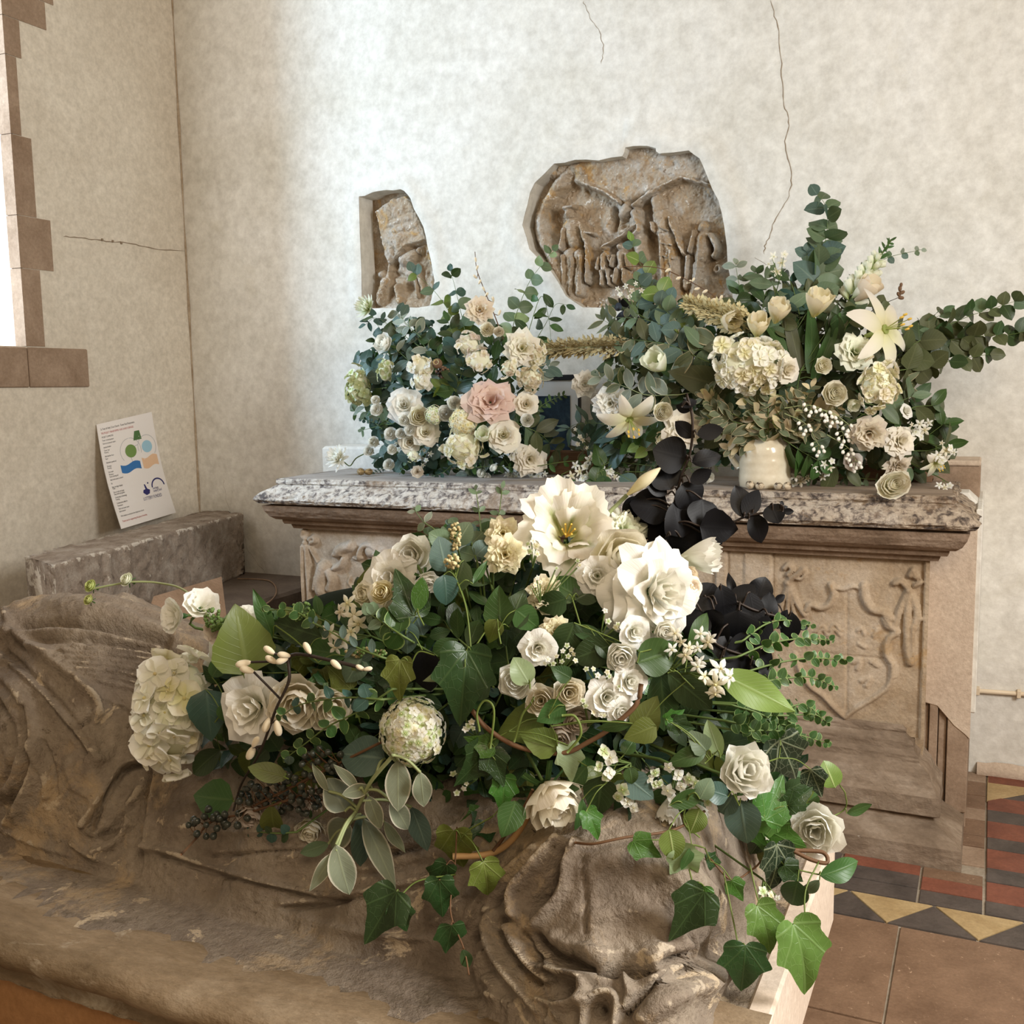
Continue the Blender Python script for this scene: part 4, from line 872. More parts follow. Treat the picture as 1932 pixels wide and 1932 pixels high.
def g_cup(h, r0, r1, phi, flare, ruf, seed, m, nu=7, nv=6, fringe=0., pt=0.):
    r = random.Random(seed); p1, p2 = r.uniform(0, 6), r.uniform(0, 6); k1 = r.choice((4, 5, 6)); 
    u = np.linspace(-1, 1, nu)[None, :]*np.ones((nv, 1)); v = np.linspace(0, 1, nv)[:, None]*np.ones((1, nu))
    vv = v*(1-(.17 if not pt else .3)*np.abs(u)**4+pt*(1-np.abs(u))*.25)
    if fringe: vv = vv+fringe*(np.arange(nu)[None, :] % 2-.5)*(v > .99)
    a = phi*(.42+.58*np.sin(np.pi/2*np.minimum(1, v*1.5)))*(1-pt*.6*np.maximum(0, v-.5))
    fl = np.maximum(0, vv-.5)**2
    R_ = r0+(r1-r0)*np.sin(np.pi/2*np.clip(vv, 0, 1.2))+flare*fl+ruf*np.sin(u*k1+p1)*vv**2
    z = h*vv-flare*.75*fl*1.2+ruf*.8*np.sin(u*(k1+2)+p2)*vv**2
    return g_grid(R_*np.sin(a*u), -R_*np.cos(a*u), z, u*.5+.5, v, m)
def g_flat(L, wd, seed, m, nu=5, nv=7, rec=.2, cup=.15, sharp=1., base=0.02, ruf=0., lift=0.):
    """petal lying outward along +Y, recurving downwards at the tip"""
    r = random.Random(seed); p1 = r.uniform(0, 6)
    u = np.linspace(-1, 1, nu)[None, :]*np.ones((nv, 1)); v = np.linspace(0, 1, nv)[:, None]*np.ones((1, nu))
    w = wd*(np.sin(np.pi*(v*.94+.05)**(.8 if sharp < 1 else 1))**(.55 if sharp < 1 else sharp))
    x = w*u*.5; y = base+L*v; z = lift*v-rec*L*v**2.2+cup*wd*u**2*(1-v*.5)+ruf*np.sin(u*3+v*7+p1)*v
    return g_grid(x, y, z, u*.5+.5, v, m)
RZ = lambda a: Matrix.Rotation(a, 4, 'Z')
def T_rose(m, seed, layers=None, ruf=.012, nu=7, nv=6, mcore=None):
    L = layers or [(3, .02, .07, .44, 1.5, 0), (3, .03, .13, .47, 1.25, .04), (4, .04, .20, .47, 1.05, .2), (5, .05, .27, .45, .95, .5), (5, .06, .33, .40, .85, .9), (6, .07, .38, .31, .75, 1.0)]
    r = random.Random(seed); out = []; k = 0
    for li, (n, r0, r1, h, phi, fl) in enumerate(L):
        for j in range(n):
            g = g_cup(h*r.uniform(.94, 1.06), r0, r1*r.uniform(.93, 1.05), phi, fl, ruf*(1+li*.5), seed*97+li*13+j, m, nu, nv)
            out.append(('petal', g, RZ(2*math.pi*j/n+li*.7+r.uniform(-.15, .15)) @ Matrix.Translation((0, 0, -.22-.012*li))))
    out.append(('calyx', g_join([(g_cup(.16, .02, .10, .6, .6, .0, j, 'mid', 4, 4, pt=1), RZ(j*1.2566)) for j in range(5)]), Matrix.Translation((0, 0, -.33))))
    return out
RAN = [(3, .02, .06, .46, 1.5, 0), (4, .04, .12, .48, 1.3, -.04), (5, .06, .18, .48, 1.15, -.05), (5, .08, .25, .46, 1.1, -.05), (6, .10, .32, .43, 1.0, -.05), (6, .11, .39, .38, .95, -.03), (6, .11, .45, .31, .9, .1)]
BUD = [(3, .02, .10, .50, 1.5, -.05), (3, .03, .19, .53, 1.35, -.1), (4, .04, .28, .52, 1.15, -.12), (4, .05, .36, .47, 1.0, -.05), (4, .06, .41, .40, .95, .12)]
SPR = [(3, .02, .09, .36, 1.5, 0), (4, .04, .17, .38, 1.2, .1), (4, .05, .26, .38, 1.1, .3), (5, .06, .34, .34, .95, .7)]
TUL = [(3, .05, .28, .80, 1.15, -.2), (3, .05, .34, .78, 1.1, .05)]
PEO = [(4, .02, .10, .40, 1.2, .1), (6, .04, .18, .42, .9, .3), (7, .05, .25, .42, .8, .4), (8, .06, .32, .38, .7, .6), (8, .07, .38, .3, .7, .8)]
def g_floret(m, n=4, wd=.48, L=.42, cup=.14, sharp=.6, centre='yellowcream', nv=4, nu=4, rec=.12, cr=.05):
    ps = [(g_flat(L, wd, i, m, nu, nv, rec=rec, cup=cup, sharp=sharp, base=.03), RZ(2*math.pi*i/n)) for i in range(n)]
    ps.append((g_sphere(cr, centre, 6, 4), Matrix.Translation((0, 0, .03)))); return g_join(ps)
def g_star(m, tube=.35):
    ps = [(g_flat(.46, .22, i, m, 3, 5, rec=.15, cup=-.25, sharp=1.0, base=.02), RZ(2*math.pi*i/5)) for i in range(5)]
    ps.append((g_tube([(0, 0, -tube), (0, 0, -tube*.5), (0, 0, .0)], [.05, .055, .08], m, 6), Matrix())); ps.append((g_sphere(.05, 'yellowcream', 6, 4), Matrix.Translation((0, 0, .02))))
    return g_join(ps)
GEO = {}
def cached(key, fn):
    if key not in GEO: GEO[key] = fn()
    return GEO[key]
MESHC = {}
def cmesh(key, name, fn):
    if key not in MESHC: MESHC[key] = g_mesh(name, fn())
    return MESHC[key]
def fib(n, zmin=-.35):
    out = []
    for i in range(n):
        z = 1-(1-zmin)*(i+.5)/n; a = i*2.39996; q = math.sqrt(max(0, 1-z*z)); out.append(Vector((q*math.cos(a), q*math.sin(a), z)))
    return out
def T_head(geokeys, n, fs, seed, ell=(1, 1, .8), zmin=-.35, jit=.12):
    """ball of florets, radius .5"""
    r = random.Random(seed); out = [('core', g_sphere(.40, 'flower_core', 12, 8, ell[2]), Matrix.Diagonal((ell[0], ell[1], 1, 1)))]
    for p in fib(n, zmin):
        q = Vector((p.x*ell[0], p.y*ell[1], p.z*ell[2]))*.44*r.uniform(1-jit*.9, 1+jit*.8)
        nrm = (Vector((p.x/ell[0], p.y/ell[1], p.z/ell[2])).normalized()+Vector((r.uniform(-1, 1), r.uniform(-1, 1), r.uniform(-1, 1)))*jit*2).normalized()
        M = Matrix.Translation(q) @ nrm.to_track_quat('Z', 'Y').to_matrix().to_4x4() @ RZ(r.uniform(0, 6.28)) @ Matrix.Diagonal((fs*r.uniform(.85, 1.15),)*3).to_4x4()
        out.append(('floret', r.choice(geokeys), M))
    return out
def T_mum(m, seed, rows=((14, .9, .1), (14, .55, .0), (12, .2, -.1)), L=.5, wd=.13, nu=3, nv=5):
    r = random.Random(seed); out = []
    for n, tilt, rec in rows:
        for j in range(n):
            out.append(('petal', g_flat(L*r.uniform(.85, 1.05), wd, seed+j, m, nu, nv, rec=rec+.1, cup=-.4, sharp=.8), RZ(2*math.pi*j/n+tilt*3) @ Matrix.Rotation(tilt+r.uniform(-.12, .12), 4, 'X')))
    out.append(('disc', g_sphere(.08, 'limebud', 8, 5), Matrix())); return out
def T_lily(m, seed, L=.55, wd=.24, openn=.55):
    r = random.Random(seed); out = []
    for j in range(6):
        g = g_flat(L, wd*(1.0 if j % 2 else .75), seed+j, m, 5, 9, rec=.55, cup=-.15, sharp=.9, ruf=.012, lift=L*openn)
        out.append(('petal', g, RZ(j*math.pi/3)))
    for j in range(6):
        a = j*math.pi/3+.3; e = (.10*math.cos(a), .10*math.sin(a), .34)
        out.append(('stamen', g_join([(g_tube([(0, 0, 0), (e[0]*.5, e[1]*.5, .2), e], .006, 'limebud', 4), Matrix()), (g_sphere(.02, 'pollen', 6, 4, 2), Matrix.Translation(e))]), Matrix()))
    out.append(('throat', g_tube([(0, 0, -.3), (0, 0, -.1), (0, 0, .03)], [.03, .04, .07], 'limebud', 8), Matrix())); return out
def T_parrot(m, seed):
    r = random.Random(seed); out = []
    for (n, r1, h, phi, fl) in ((3, .16, .40, .95, .35), (4, .27, .52, .95, .5), (5, .34, .52, .85, .75)):
        for j in range(n): out.append(('petal', g_cup(h*r.uniform(.9, 1.1), .05, r1, phi, fl*r.uniform(.7, 1.1), .045, seed*31+j+n*7, m, 17, 9, fringe=.05), RZ(2*math.pi*j/n+n+r.uniform(-.2, .2)) @ Matrix.Translation((0, 0, -.22))))
    for j in range(6):
        a = j*1.047; out.append(('stamen', g_tube([(0, 0, -.15), (.04*math.cos(a), .04*math.sin(a), .02), (.06*math.cos(a), .06*math.sin(a), .12)], [.007, .007, .011], 'pollen', 5), Matrix()))
    return out
def T_tulip(m, seed, fringe=0.03, ruf=.015, hscale=1.):
    r = random.Random(seed); out = []
    for li, (n, r0, r1, h, phi, fl) in enumerate(TUL):
        for j in range(n): out.append(('petal', g_cup(h*hscale*r.uniform(.93, 1.05), r0, r1, phi, fl, ruf, seed*7+j+li*3, m, 11, 8, fringe=fringe), RZ(2*math.pi*j/n+li*1.05) @ Matrix.Translation((0, 0, -.4*hscale))))
    return out
def T_funnel(m, seed):
    out = []
    for li, (n, r1, h) in enumerate(((4, .16, .45), (5, .30, .48), (6, .42, .44))):
        for j in range(n): out.append(('petal', g_cup(h, .02, r1, .75, .25, .03, seed*5+j+li*9, m, 9, 6, fringe=.05), RZ(2*math.pi*j/n+li) @ Matrix.Translation((0, 0, -.3))))
    out.append(('calyx', g_tube([(0, 0, -.42), (0, 0, -.33), (0, 0, -.22)], [.04, .08, .07], 'mid', 8), Matrix())); return out
# ---------------------------------------------------------------- leaves
SHAPES = {'round': lambda v: .86*np.sin(np.pi*v**.80)**.62, 'ellip': lambda v: .50*np.sin(np.pi*v**.95)**.75, 'lance': lambda v: .30*np.sin(np.pi*v**.85)**.95, 'ovate': lambda v: .74*np.sin(np.pi*v**.62)**.85,
          'spoon': lambda v: .42*np.sin(np.pi*v**1.35)**.7, 'strap': lambda v: .13*np.sin(np.pi*(v*.95+.03)**.7)**.6, 'obov': lambda v: .60*np.sin(np.pi*v**1.25)**.65, 'bud': lambda v: .34*np.sin(np.pi*v)**.8}
def g_leaf(shape, m, var=0, hi=False):
    r = random.Random(hash_(shape)+var*7); nu, nv = (7, 11) if hi else (5, 7)
    u = np.linspace(-1, 1, nu)[None, :]*np.ones((nv, 1)); v = np.linspace(0, 1, nv)[:, None]*np.ones((1, nu))
    w = SHAPES[shape](np.clip(v, .0005, .9995))
    if shape == 'ovate' and hi: w = w*(1+.05*((np.arange(nv) % 2)[:, None]))
    droop = r.uniform(-.1, .35); fold = r.uniform(.02, .28); tw = r.uniform(-.4, .4); wv = r.uniform(.0, .05); ph = r.uniform(0, 6)
    x = w*u*.5; z = -droop*v**2+fold*np.abs(x)+wv*np.sin(v*8+ph)*np.abs(u)*.8; a = tw*v
    x2 = x*np.cos(a)-z*np.sin(a)*0; z2 = z+x*np.sin(a)
    return g_grid(x2, v*(1-.12*abs(droop)), z2, u*.5+.5, v, m)
def hash_(s): return sum(ord(c)*(i+3) for i, c in enumerate(s))
IV = [(0, 0), (.10, -.08), (.26, -.11), (.40, -.06), (.47, .05), (.46, .16), (.52, .26), (.60, .40), (.48, .46), (.36, .53), (.27, .66), (.15, .84), (0, 1.0)]
IV2 = [(0, 0), (.14, -.06), (.32, -.06), (.46, .04), (.54, .20), (.60, .34), (.44, .42), (.30, .56), (.20, .72), (.10, .88), (0, 1.0)]
def g_ivy(m, var=0):
    r = random.Random(var+50); o = IV if var % 2 == 0 else IV2
    o = smooth_line(o, 3); o = o+[(-x, y) for x, y in o[::-1][1:-1]]
    fine = []
    for i in range(len(o)):
        a, b_ = np.array(o[i]), np.array(o[(i+1) % len(o)]); fine += [a+np.array((r.uniform(-.006, .006), r.uniform(-.006, .006)))]
    c = np.array((0, .22)); V = [(*c, 0)]; n = len(fine); Fc = []
    dr = r.uniform(.05, .35); fd = r.uniform(-.05, .25); ph = r.uniform(0, 6)
    def Z(x, y): return fd*abs(x)-dr*max(0, y)**2+.03*math.sin(7*x+5*y+ph)-.05*x*x
    rings = (.33, .68, 1.)
    for s in rings:
        for p in fine: q = c+(p-c)*s; V.append((q[0], q[1], Z(*q)+(.012*math.sin(ph+9*q[0]+11*q[1]) if s == 1. else 0)))
    for i in range(n):
        j = (i+1) % n; Fc.append((0, 1+i, 1+j))
        for k in range(2): Fc.append((1+k*n+i, 1+(k+1)*n+i, 1+(k+1)*n+j, 1+k*n+j))
    V = np.array(V); V[0, 2] = Z(*c); return (V, Fc, V[:, :2].copy(), m)
def leafmesh(shape, m, var, hi=False):
    if shape == 'ivy': return cmesh(('ivy', m, var), 'leaf', lambda: g_ivy(m, var))
    return cmesh((shape, m, var, hi), 'leaf', lambda: g_leaf(shape, m, var, hi))
def leaf_matrix(pos, dirn, nrm, size, wsc=1.):
    y = Vector(dirn).normalized(); z = Vector(nrm); z = (z-y*z.dot(y)); z = z.normalized() if z.length > 1e-5 else Vector((0, 0, 1))
    x = y.cross(z); M = Matrix((( x.x*size*wsc, y.x*size, z.x*size, pos[0]), (x.y*size*wsc, y.y*size, z.y*size, pos[1]), (x.z*size*wsc, y.z*size, z.z*size, pos[2]), (0, 0, 0, 1))); return M
# ---------------------------------------------------------------- bouquet volumes (ellipsoids standing in the room)
class Vol:
    def __init__(s, C, ax, r): s.C = np.array(C, float); s.A = np.array(ax, float); s.r = np.array(r, float)
    def depth(s, px, py, k=1.0):
        d = ray(px, py); o = (s.A@(O-s.C))/(s.r*k); q = (s.A@d)/(s.r*k)
        a = q@q; b_ = o@q; c = o@o-1; D = b_*b_-a*c
        return (-b_-math.sqrt(D))/a if D > 0 else -b_/a
    def pt(s, px, py, k=1.0): return Vector(atd(px, py, s.depth(px, py, k)))
e1 = _n(atd(1560, 1540, 1.27)-atd(300, 1350, 1.45)); e3 = _n(np.array([0, 0, 1.])-e1*e1[2]); e2 = np.cross(e3, e1)
VF = Vol(atd(930, 1300, 1.47), [e1, e2, e3], (.52, .20, .26))
EX = np.eye(3)
VL = Vol(ony(862, 735, 3.28), EX, (.44, .17, .33)); VRt = Vol(ony(1420, 720, 3.26), EX, (.55, .18, .33))
VD = Vol(atd(1280, 930, 1.56), EX, (.2, .05, .2))
def hdepth(px, py):
    for i in range(60):
        d = 1.0+i*.02; p = atd(px, py, d)
        if p[0] > XE: continue
        if p[2] < eff_z(p[0], p[1]): return d
    return 9.
# ---------------------------------------------------------------- placing
SIZE_K = 1.0
def frame(px, py, d, face, spin, size, push=0.):
    z = (VN+VR*face[0]+VU*face[1]).normalized(); x = VU.cross(z).normalized(); y = z.cross(x)
    R_ = Matrix((x, y, z)).transposed().to_4x4() @ RZ(spin); p = Vector(atd(px, py, d))
    return Matrix.Translation(p) @ R_ @ Matrix.Diagonal((size, size, size, 1))
def spawn(kind, T, mw, label, cat, group=None, joined=False, stem=None, key=None):
    """a bloom with its parts; joined=True keeps the small ones as one mesh"""
    if joined:
        me = cmesh(('J', key), kind, lambda: g_join([(g, M) for _, g, M in T()]))
        o = obj(kind, me, None, mw); props(o, label, cat, group)
    else:
        parts = cached(('T', key), T); o = empty(kind, mw, label, cat, group)
        for i, (nm, g, M) in enumerate(parts):
            me = cmesh(('P', key, i) if nm != 'floret' else ('Fl', id(g)), nm, lambda: g); obj(nm, me, o, M)
    if stem is not None:
        p0 = mw.translation; q = Vector(stem); inv = mw.inverted()
        ax = (mw.to_3x3() @ Vector((0, 0, 1))).normalized(); mid = p0-ax*min(.05, (q-p0).length*.4)
        s = mw.to_scale()[0]; pts = smooth_line([tuple(inv @ p0-Vector((0, 0, .25))), tuple(inv @ mid-Vector((0, 0, .2))), tuple(inv @ ((mid+q)/2)), tuple(inv @ q)], 4)
        g = g_tube(pts, .0022/s, 'stem_green', 6); obj('stem', g_mesh('stem', g), o)
    return o
# ================================================================ sprigs and foliage
LR = random.Random(11)
def dep(vol, px, py, off): 
    d = vol.depth(px, py)+off
    if vol is VF:
        d = min(d, hdepth(px, py)-.014+off*.3)
        if py > 1600: d = min(d, 1.27-(py-1600)*.0004+off*.3)
    return d
def sprig(name, label, cat, path, vol, size, shape, mats, n, mode='pair', stem='stem_green', spread=60, group=None, off=0., taper=.55, flat=.6, rad=.0016, offs=None, facing=.9, hi=False, tipn=1, seed=None, root=True, jit=14, wsc=1., part='leaf'):
    r = random.Random(seed if seed is not None else LR.random()); offs = offs or [off]*len(path)
    P = [Vector(atd(a, b_, dep(vol, a, b_, o_))) for (a, b_), o_ in zip(path, offs)]
    S = [Vector(q) for q in smooth_line([tuple(p) for p in P], 8)] if len(P) > 2 else [P[0].lerp(P[1], t/10) for t in range(11)]
    L = [0.]
    for a, b_ in zip(S[:-1], S[1:]): L.append(L[-1]+(b_-a).length)
    base = S[0]; M0 = Matrix.Translation(base); o = empty(name, M0, label, cat, group); inv = M0.inverted()
    rr = [rad*(1-.6*l/L[-1]) for l in L]
    pts = [tuple(p-base) for p in S]
    if root:
        c = Vector(vol.C)-base; q = c*.55; pts = [tuple(q), tuple(q*.5)]+pts; rr = [rad, rad]+rr
    obj('stem', g_mesh('stem', g_tube(pts, rr, stem, 5)), o)
    def at(t):
        s = t*L[-1]
        for i in range(len(S)-1):
            if L[i+1] >= s: break
        k = (s-L[i])/max(1e-9, L[i+1]-L[i]); return S[i].lerp(S[i+1], k), (S[i+1]-S[i]).normalized()
    def put(p, T, side, sc, ang):
        Sd = T.cross(VN).normalized()*side; N2 = T.cross(Sd).normalized(); roll = r.uniform(-1, 1)*flat
        a = math.radians(ang+r.uniform(-jit, jit)); dr = T*math.cos(a)+(Sd*math.cos(roll)+N2*math.sin(roll))*math.sin(a)
        nm = VN*facing+Vector((r.uniform(-1, 1), r.uniform(-1, 1), r.uniform(-.3, 1)))*.6
        s = size*sc*r.uniform(.82, 1.15); me = leafmesh(shape, r.choice(mats), r.randrange(5), hi)
        obj(part, me, o, leaf_matrix(p-base, dr, nm, s, wsc))
    for i in range(n):
        t = .12+.84*i/max(1, n-1) if n > 1 else .6; sc = 1-(1-taper)*t
        p, T = at(t)
        if mode == 'pair': put(p, T, 1, sc, spread); put(p, T, -1, sc, spread)
        elif mode == 'alt': put(p, T, 1 if i % 2 else -1, sc, spread)
        elif mode == 'whorl':
            for k in range(3): put(p, T, (1, -1, 1)[k], sc, spread)
    for k in range(tipn): put(S[-1], (S[-1]-S[-2]).normalized(), (-1)**k, taper*.9, 18)
    return o
def hand(name, label, cat, path, vol, leaves, stem='vine_green', off=0., rad=.0010, group=None, wsc=1., root=False, hi=True):
    """a trail or stem whose leaves were each read off the photograph: (x, y, length px, tip angle, shape, material, depth offset)"""
    P = [Vector(atd(a, b_, dep(vol, a, b_, off))) for a, b_ in path]
    S = [Vector(q) for q in smooth_line([tuple(p) for p in P], 8)] if len(P) > 2 else [P[0].lerp(P[-1], t/8) for t in range(9)]
    base = S[0]; o = empty(name, Matrix.Translation(base), label, cat, group)
    geo = [(g_tube([tuple(p-base) for p in S], rad, stem, 5), Matrix())]
    if root: geo.append((g_tube([tuple((Vector(vol.C)-base)*.6), (0, 0, 0)], rad, stem, 5), Matrix()))
    for i, lf in enumerate(leaves):
        x, y, s, ang, shp, mt = lf[:6]; do = lf[6] if len(lf) > 6 else 0.
        a = math.radians(ang); bx = x-math.cos(a)*s*.5; by = y+math.sin(a)*s*.5
        d = dep(vol, x, y, off+do); m = s*d/F; p = Vector(atd(bx, by, d))
        dr = VR*math.cos(a)+VU*math.sin(a)+VN*LR.uniform(-.3, .25); nm = VN+VR*LR.uniform(-.45, .45)+VU*LR.uniform(-.2, .5)
        iv = shp == 'ivy'; obj('leaf', leafmesh(shp, mt, (i*3+int(x)) % 5, hi), o, leaf_matrix(p-base, dr, nm, m*(1.02 if iv else 1.12), wsc*(.74 if iv else 1)))
        q = min(S, key=lambda w: (w-p).length); mid = (p+q)/2+VU*.006+VN*.004
        geo.append((g_tube(smooth_line([tuple(q-base), tuple(mid-base), tuple(p-base)], 4), rad*.75, stem, 4), Matrix()))
    obj('stem', g_mesh('stem', g_join(geo)), o); return o
BK = {'rose': 1.22, 'spray_rose': 1.25, 'stock_flower': 1.25, 'parrot_tulip': 1.18, 'fringed_tulip': 1.2, 'lisianthus': 1.15, 'carnation': 1.2, 'ranunculus': 1.08, 'peony': 1.2, 'tulip': 1.5, 'flower_bud': 1.2}
def bloom(kind, key, T, px, py, size, label, cat='flower', vol=None, face=(0, 0), spin=0., off=-.01, joined=False, group=None, sx=1., stem=True):
    d = dep(vol, px, py, off); m = size*BK.get(kind, 1.)*d/F; mw = frame(px, py, d, face, spin, m)
    if sx != 1.: mw = mw @ RZ(-spin) @ Matrix.Diagonal((sx, 1, 1, 1)) @ RZ(spin)
    st = None
    if stem: q = Vector(vol.C)*.6+mw.translation*.4; st = q
    return spawn(kind, T, mw, label, cat, group, joined, st, key)
TR = lambda m, s, lay=None, ruf=.012, nu=7, nv=6: (lambda: T_rose(m, s, lay, ruf, nu, nv))
FLO = {k: g_floret(k) for k in ('white', 'cream', 'warmwhite', 'greenwhite', 'antique', 'drycream', 'beige', 'pure', 'shadepink')}
FLOB = {k: g_floret(k, 4, .58, .42, .28, .42, nv=6, nu=6, rec=.02) for k in ('white', 'cream', 'warmwhite', 'shadepink')}
STAR = {k: g_star(k) for k in ('warmwhite', 'cream', 'pure', 'white')}
FIVE = {k: g_floret(k, 5, .36, .42, .1, .6) for k in ('white', 'cream', 'pure', 'warmwhite', 'greenwhite', 'yellowcream')}
def head(ks, n, fs, seed, ell=(1, 1, .8), zmin=-.35, jit=.12): return lambda: T_head(ks, n, fs, seed, ell, zmin, jit)
def cluster(kind, label, cat, vol, items, geos, off=-.02, group=None, stemto=None, mat='stem_green', part='blossom', rad=.0009, sep=None):
    """small flowers on short stalks from one point; items (x, y, size px, facex, facey)"""
    cx = sum(i[0] for i in items)/len(items); cy = sum(i[1] for i in items)/len(items)+ (12 if stemto is None else 0)
    if stemto: cx, cy = stemto
    d0 = dep(vol, cx, cy, off+.03); base = Vector(atd(cx, cy, d0)); o = empty(kind, Matrix.Translation(base), label, cat, group); ge = []
    for i, it in enumerate(items):
        x, y, s = it[:3]; fx, fy = (it[3], it[4]) if len(it) > 4 else (LR.uniform(-.7, .7), LR.uniform(-.5, .7))
        d = dep(vol, x, y, off); m = s*d/F; mw = frame(x, y, d, (fx, fy), LR.uniform(0, 6), m); g = geos[i % len(geos)]
        me = cmesh(('G', id(g)), part, lambda: g); loc = mw.copy(); loc.translation = mw.translation-base; obj(part, me, o, loc)
        zz = (mw.to_3x3() @ Vector((0, 0, 1))).normalized(); p = mw.translation-base-zz*m*.3
        ge.append((g_tube(smooth_line([(0, 0, 0), tuple(p*.5+VN*.004), tuple(p)], 3), rad, mat, 4), Matrix()))
    ge.append((g_tube([(0, 0, 0), tuple((Vector(vol.C)-base)*.5)], rad*1.5, mat, 4), Matrix()))
    obj('stalks', g_mesh('stalks', g_join(ge)), o); return o
# ================================================================ FRONT SPRAY
V_ = VF
# foam heart, coloured near-black for the shade in the gaps, and dense small greenery
foam = obj('floral_foam', g_mesh('floral_foam', (lambda g: (g[0]*np.array((.40, .15, .17)), g[1], g[2], g[3]))(g_sphere(1., 'foam', 24, 14))), None,
           Matrix(np.column_stack([np.vstack([np.column_stack([e1, e2, e3]), [0, 0, 0]]), np.append(VF.C-e3*.02+e2*.02, 1)]).tolist()))
props(foam, 'florist foam painted dark for the shaded gaps in the front flower spray', 'florist foam')
sil = [(700, 1090), (780, 1020), (860, 1000), (980, 1010), (1120, 1010), (1200, 1060), (1290, 1130), (1370, 1200), (1420, 1290), (1500, 1420), (1530, 1520), (1480, 1620), (1360, 1560), (1250, 1520), (1120, 1530), (1000, 1520), (900, 1560), (800, 1500), (700, 1470), (600, 1500), (500, 1470), (400, 1420), (380, 1300), (420, 1200), (520, 1160), (620, 1150)]
def inside(p, poly):
    c = False; n = len(poly)
    for i in range(n):
        (x1, y1), (x2, y2) = poly[i], poly[(i+1) % n]
        if (y1 > p[1]) != (y2 > p[1]) and p[0] < (x2-x1)*(p[1]-y1)/(y2-y1)+x1: c = not c
    return c
def region(x, y, xs4, ys2):
    h_ = ['far left', 'left', 'central', 'right', 'far right'][sum(x > q for q in xs4)]; v_ = ['upper', 'middle', 'lower'][sum(y > q for q in ys2)]
    return v_+' '+h_
def scatter(poly, n, dmin, seed):
    r = random.Random(seed); xs_ = [p[0] for p in poly]; ys_ = [p[1] for p in poly]; out = []; k = 0
    while len(out) < n and k < 20000:
        k += 1; p = (r.uniform(min(xs_), max(xs_)), r.uniform(min(ys_), max(ys_)))
        if inside(p, poly) and all(math.hypot(p[0]-q[0], p[1]-q[1]) > dmin for q in out): out.append(p)
    return out
cpt = (930, 1300)
for i, (x, y) in enumerate(scatter(sil, 88, 46, 5)):
    r = random.Random(i*3+1); ang = math.atan2(y-cpt[1], (x-cpt[0])*.7)+r.uniform(-.5, .5); L = r.uniform(60, 95)
    p0 = (x-math.cos(ang)*L*.6, y-math.sin(ang)*L*.6); p1 = (x, y); p2 = (x+math.cos(ang+.2)*L*.5, y+math.sin(ang+.2)*L*.5)
    if not inside(p2, sil): p2 = (x+math.cos(ang)*12, y+math.sin(ang)*12)
    k = i % 8; shp, ms, sz = [('ovate', ['dark', 'dark', 'mid'], .050), ('ellip', ['dark', 'teal'], .045), ('round', ['eucgreen', 'dark', 'blue'], .040), ('ellip', ['mid', 'dark'], .048), ('ivy', ['ivydark', 'ivydark', 'ivymid'], .048), ('obov', ['dark', 'mid'], .042), ('ovate', ['dark', 'olive'], .044), ('ivy', ['ivydark', 'ivyolive'], .052)][k]
    fl_ = ['serrated dark green', 'oval dark green', 'round grey-green', 'oval mid-green', 'dark ivy-leaved', 'broad-tipped dark green', 'broad olive-green', 'olive ivy-leaved'][k]+' filler stem in the '+region(x, y, (600, 860, 1130, 1340), (1180, 1380))+' front spray'
    sprig('foliage_stem', fl_, 'foliage', [p0, p1, p2], V_, sz, shp, ms, 4, 'pair' if k in (2, 5, 1) else 'alt', off=.045+r.uniform(-.015, .03), group=fl_+'s' if False else 'front spray: '+fl_, seed=i, spread=58, taper=.75, root=False)
# second, deeper and finer layer that closes the gaps: too small to pick apart
gg = []
rr_ = random.Random(77)
lf0 = g_leaf('ellip', 'dark', 1); lf1 = g_leaf('ovate', 'teal', 2); lf2 = g_leaf('round', 'mid', 3)
for i in range(1500):
    while True:
        p = (rr_.uniform(380, 1540), rr_.uniform(1000, 1620))
        if inside(p, sil): break
    d = V_.depth(*p)+rr_.uniform(.05, .11); q = Vector(atd(p[0], p[1], d)); dr = Vector((rr_.uniform(-1, 1), rr_.uniform(-1, 1), rr_.uniform(-1, 1)))
    gg.append((rr_.choice((lf0, lf1, lf2)), leaf_matrix(q, dr, VN+dr.cross(VN)*.6, rr_.uniform(.018, .034))))
fo = obj('undergrowth', g_mesh('undergrowth', g_join(gg))); props(fo, 'deep shaded small greenery filling the gaps of the front spray', 'greenery', kind='stuff')
# ---- named blooms of the front spray
HY = lambda ks, n, fs, s, ell=(1, 1, .8), z=-.3: head([FLO[k] for k in ks], n, fs, s, ell, z)
bloom('hydrangea', 'hyF', lambda: T_head([FLOB['white'], FLOB['white'], FLOB['cream'], FLOB['white']], 40, .37, 3, (.72, 1.12, .75), -.3, .34), 335, 1338, 205, 'large cream hydrangea head at the far left end of the front spray', vol=V_, face=(-.25, .1), off=-.03)
bloom('snowball_viburnum', 'vib', head([FIVE['greenwhite'], FIVE['white'], FIVE['cream']], 130, .19, 4, (1, 1.05, .9), -.2), 778, 1379, 132, 'round snowball viburnum head of many tiny florets in the middle left of the front spray', vol=V_, face=(0, 0), off=-.045)
bloom('parrot_tulip', 'par', lambda: T_parrot('parrot', 2), 1071, 1005, 158, 'big open parrot tulip with yellow centre at the top of the front spray', vol=V_, face=(.05, .35), off=-.03, sx=1.05)
bloom('rose', 'roseA', TR('cream', 5, BUD, .012, 9, 8), 1168, 1052, 112, 'large half-open cream rose right beside the parrot tulip', vol=V_, face=(.25, .1), spin=.4, off=-.045)
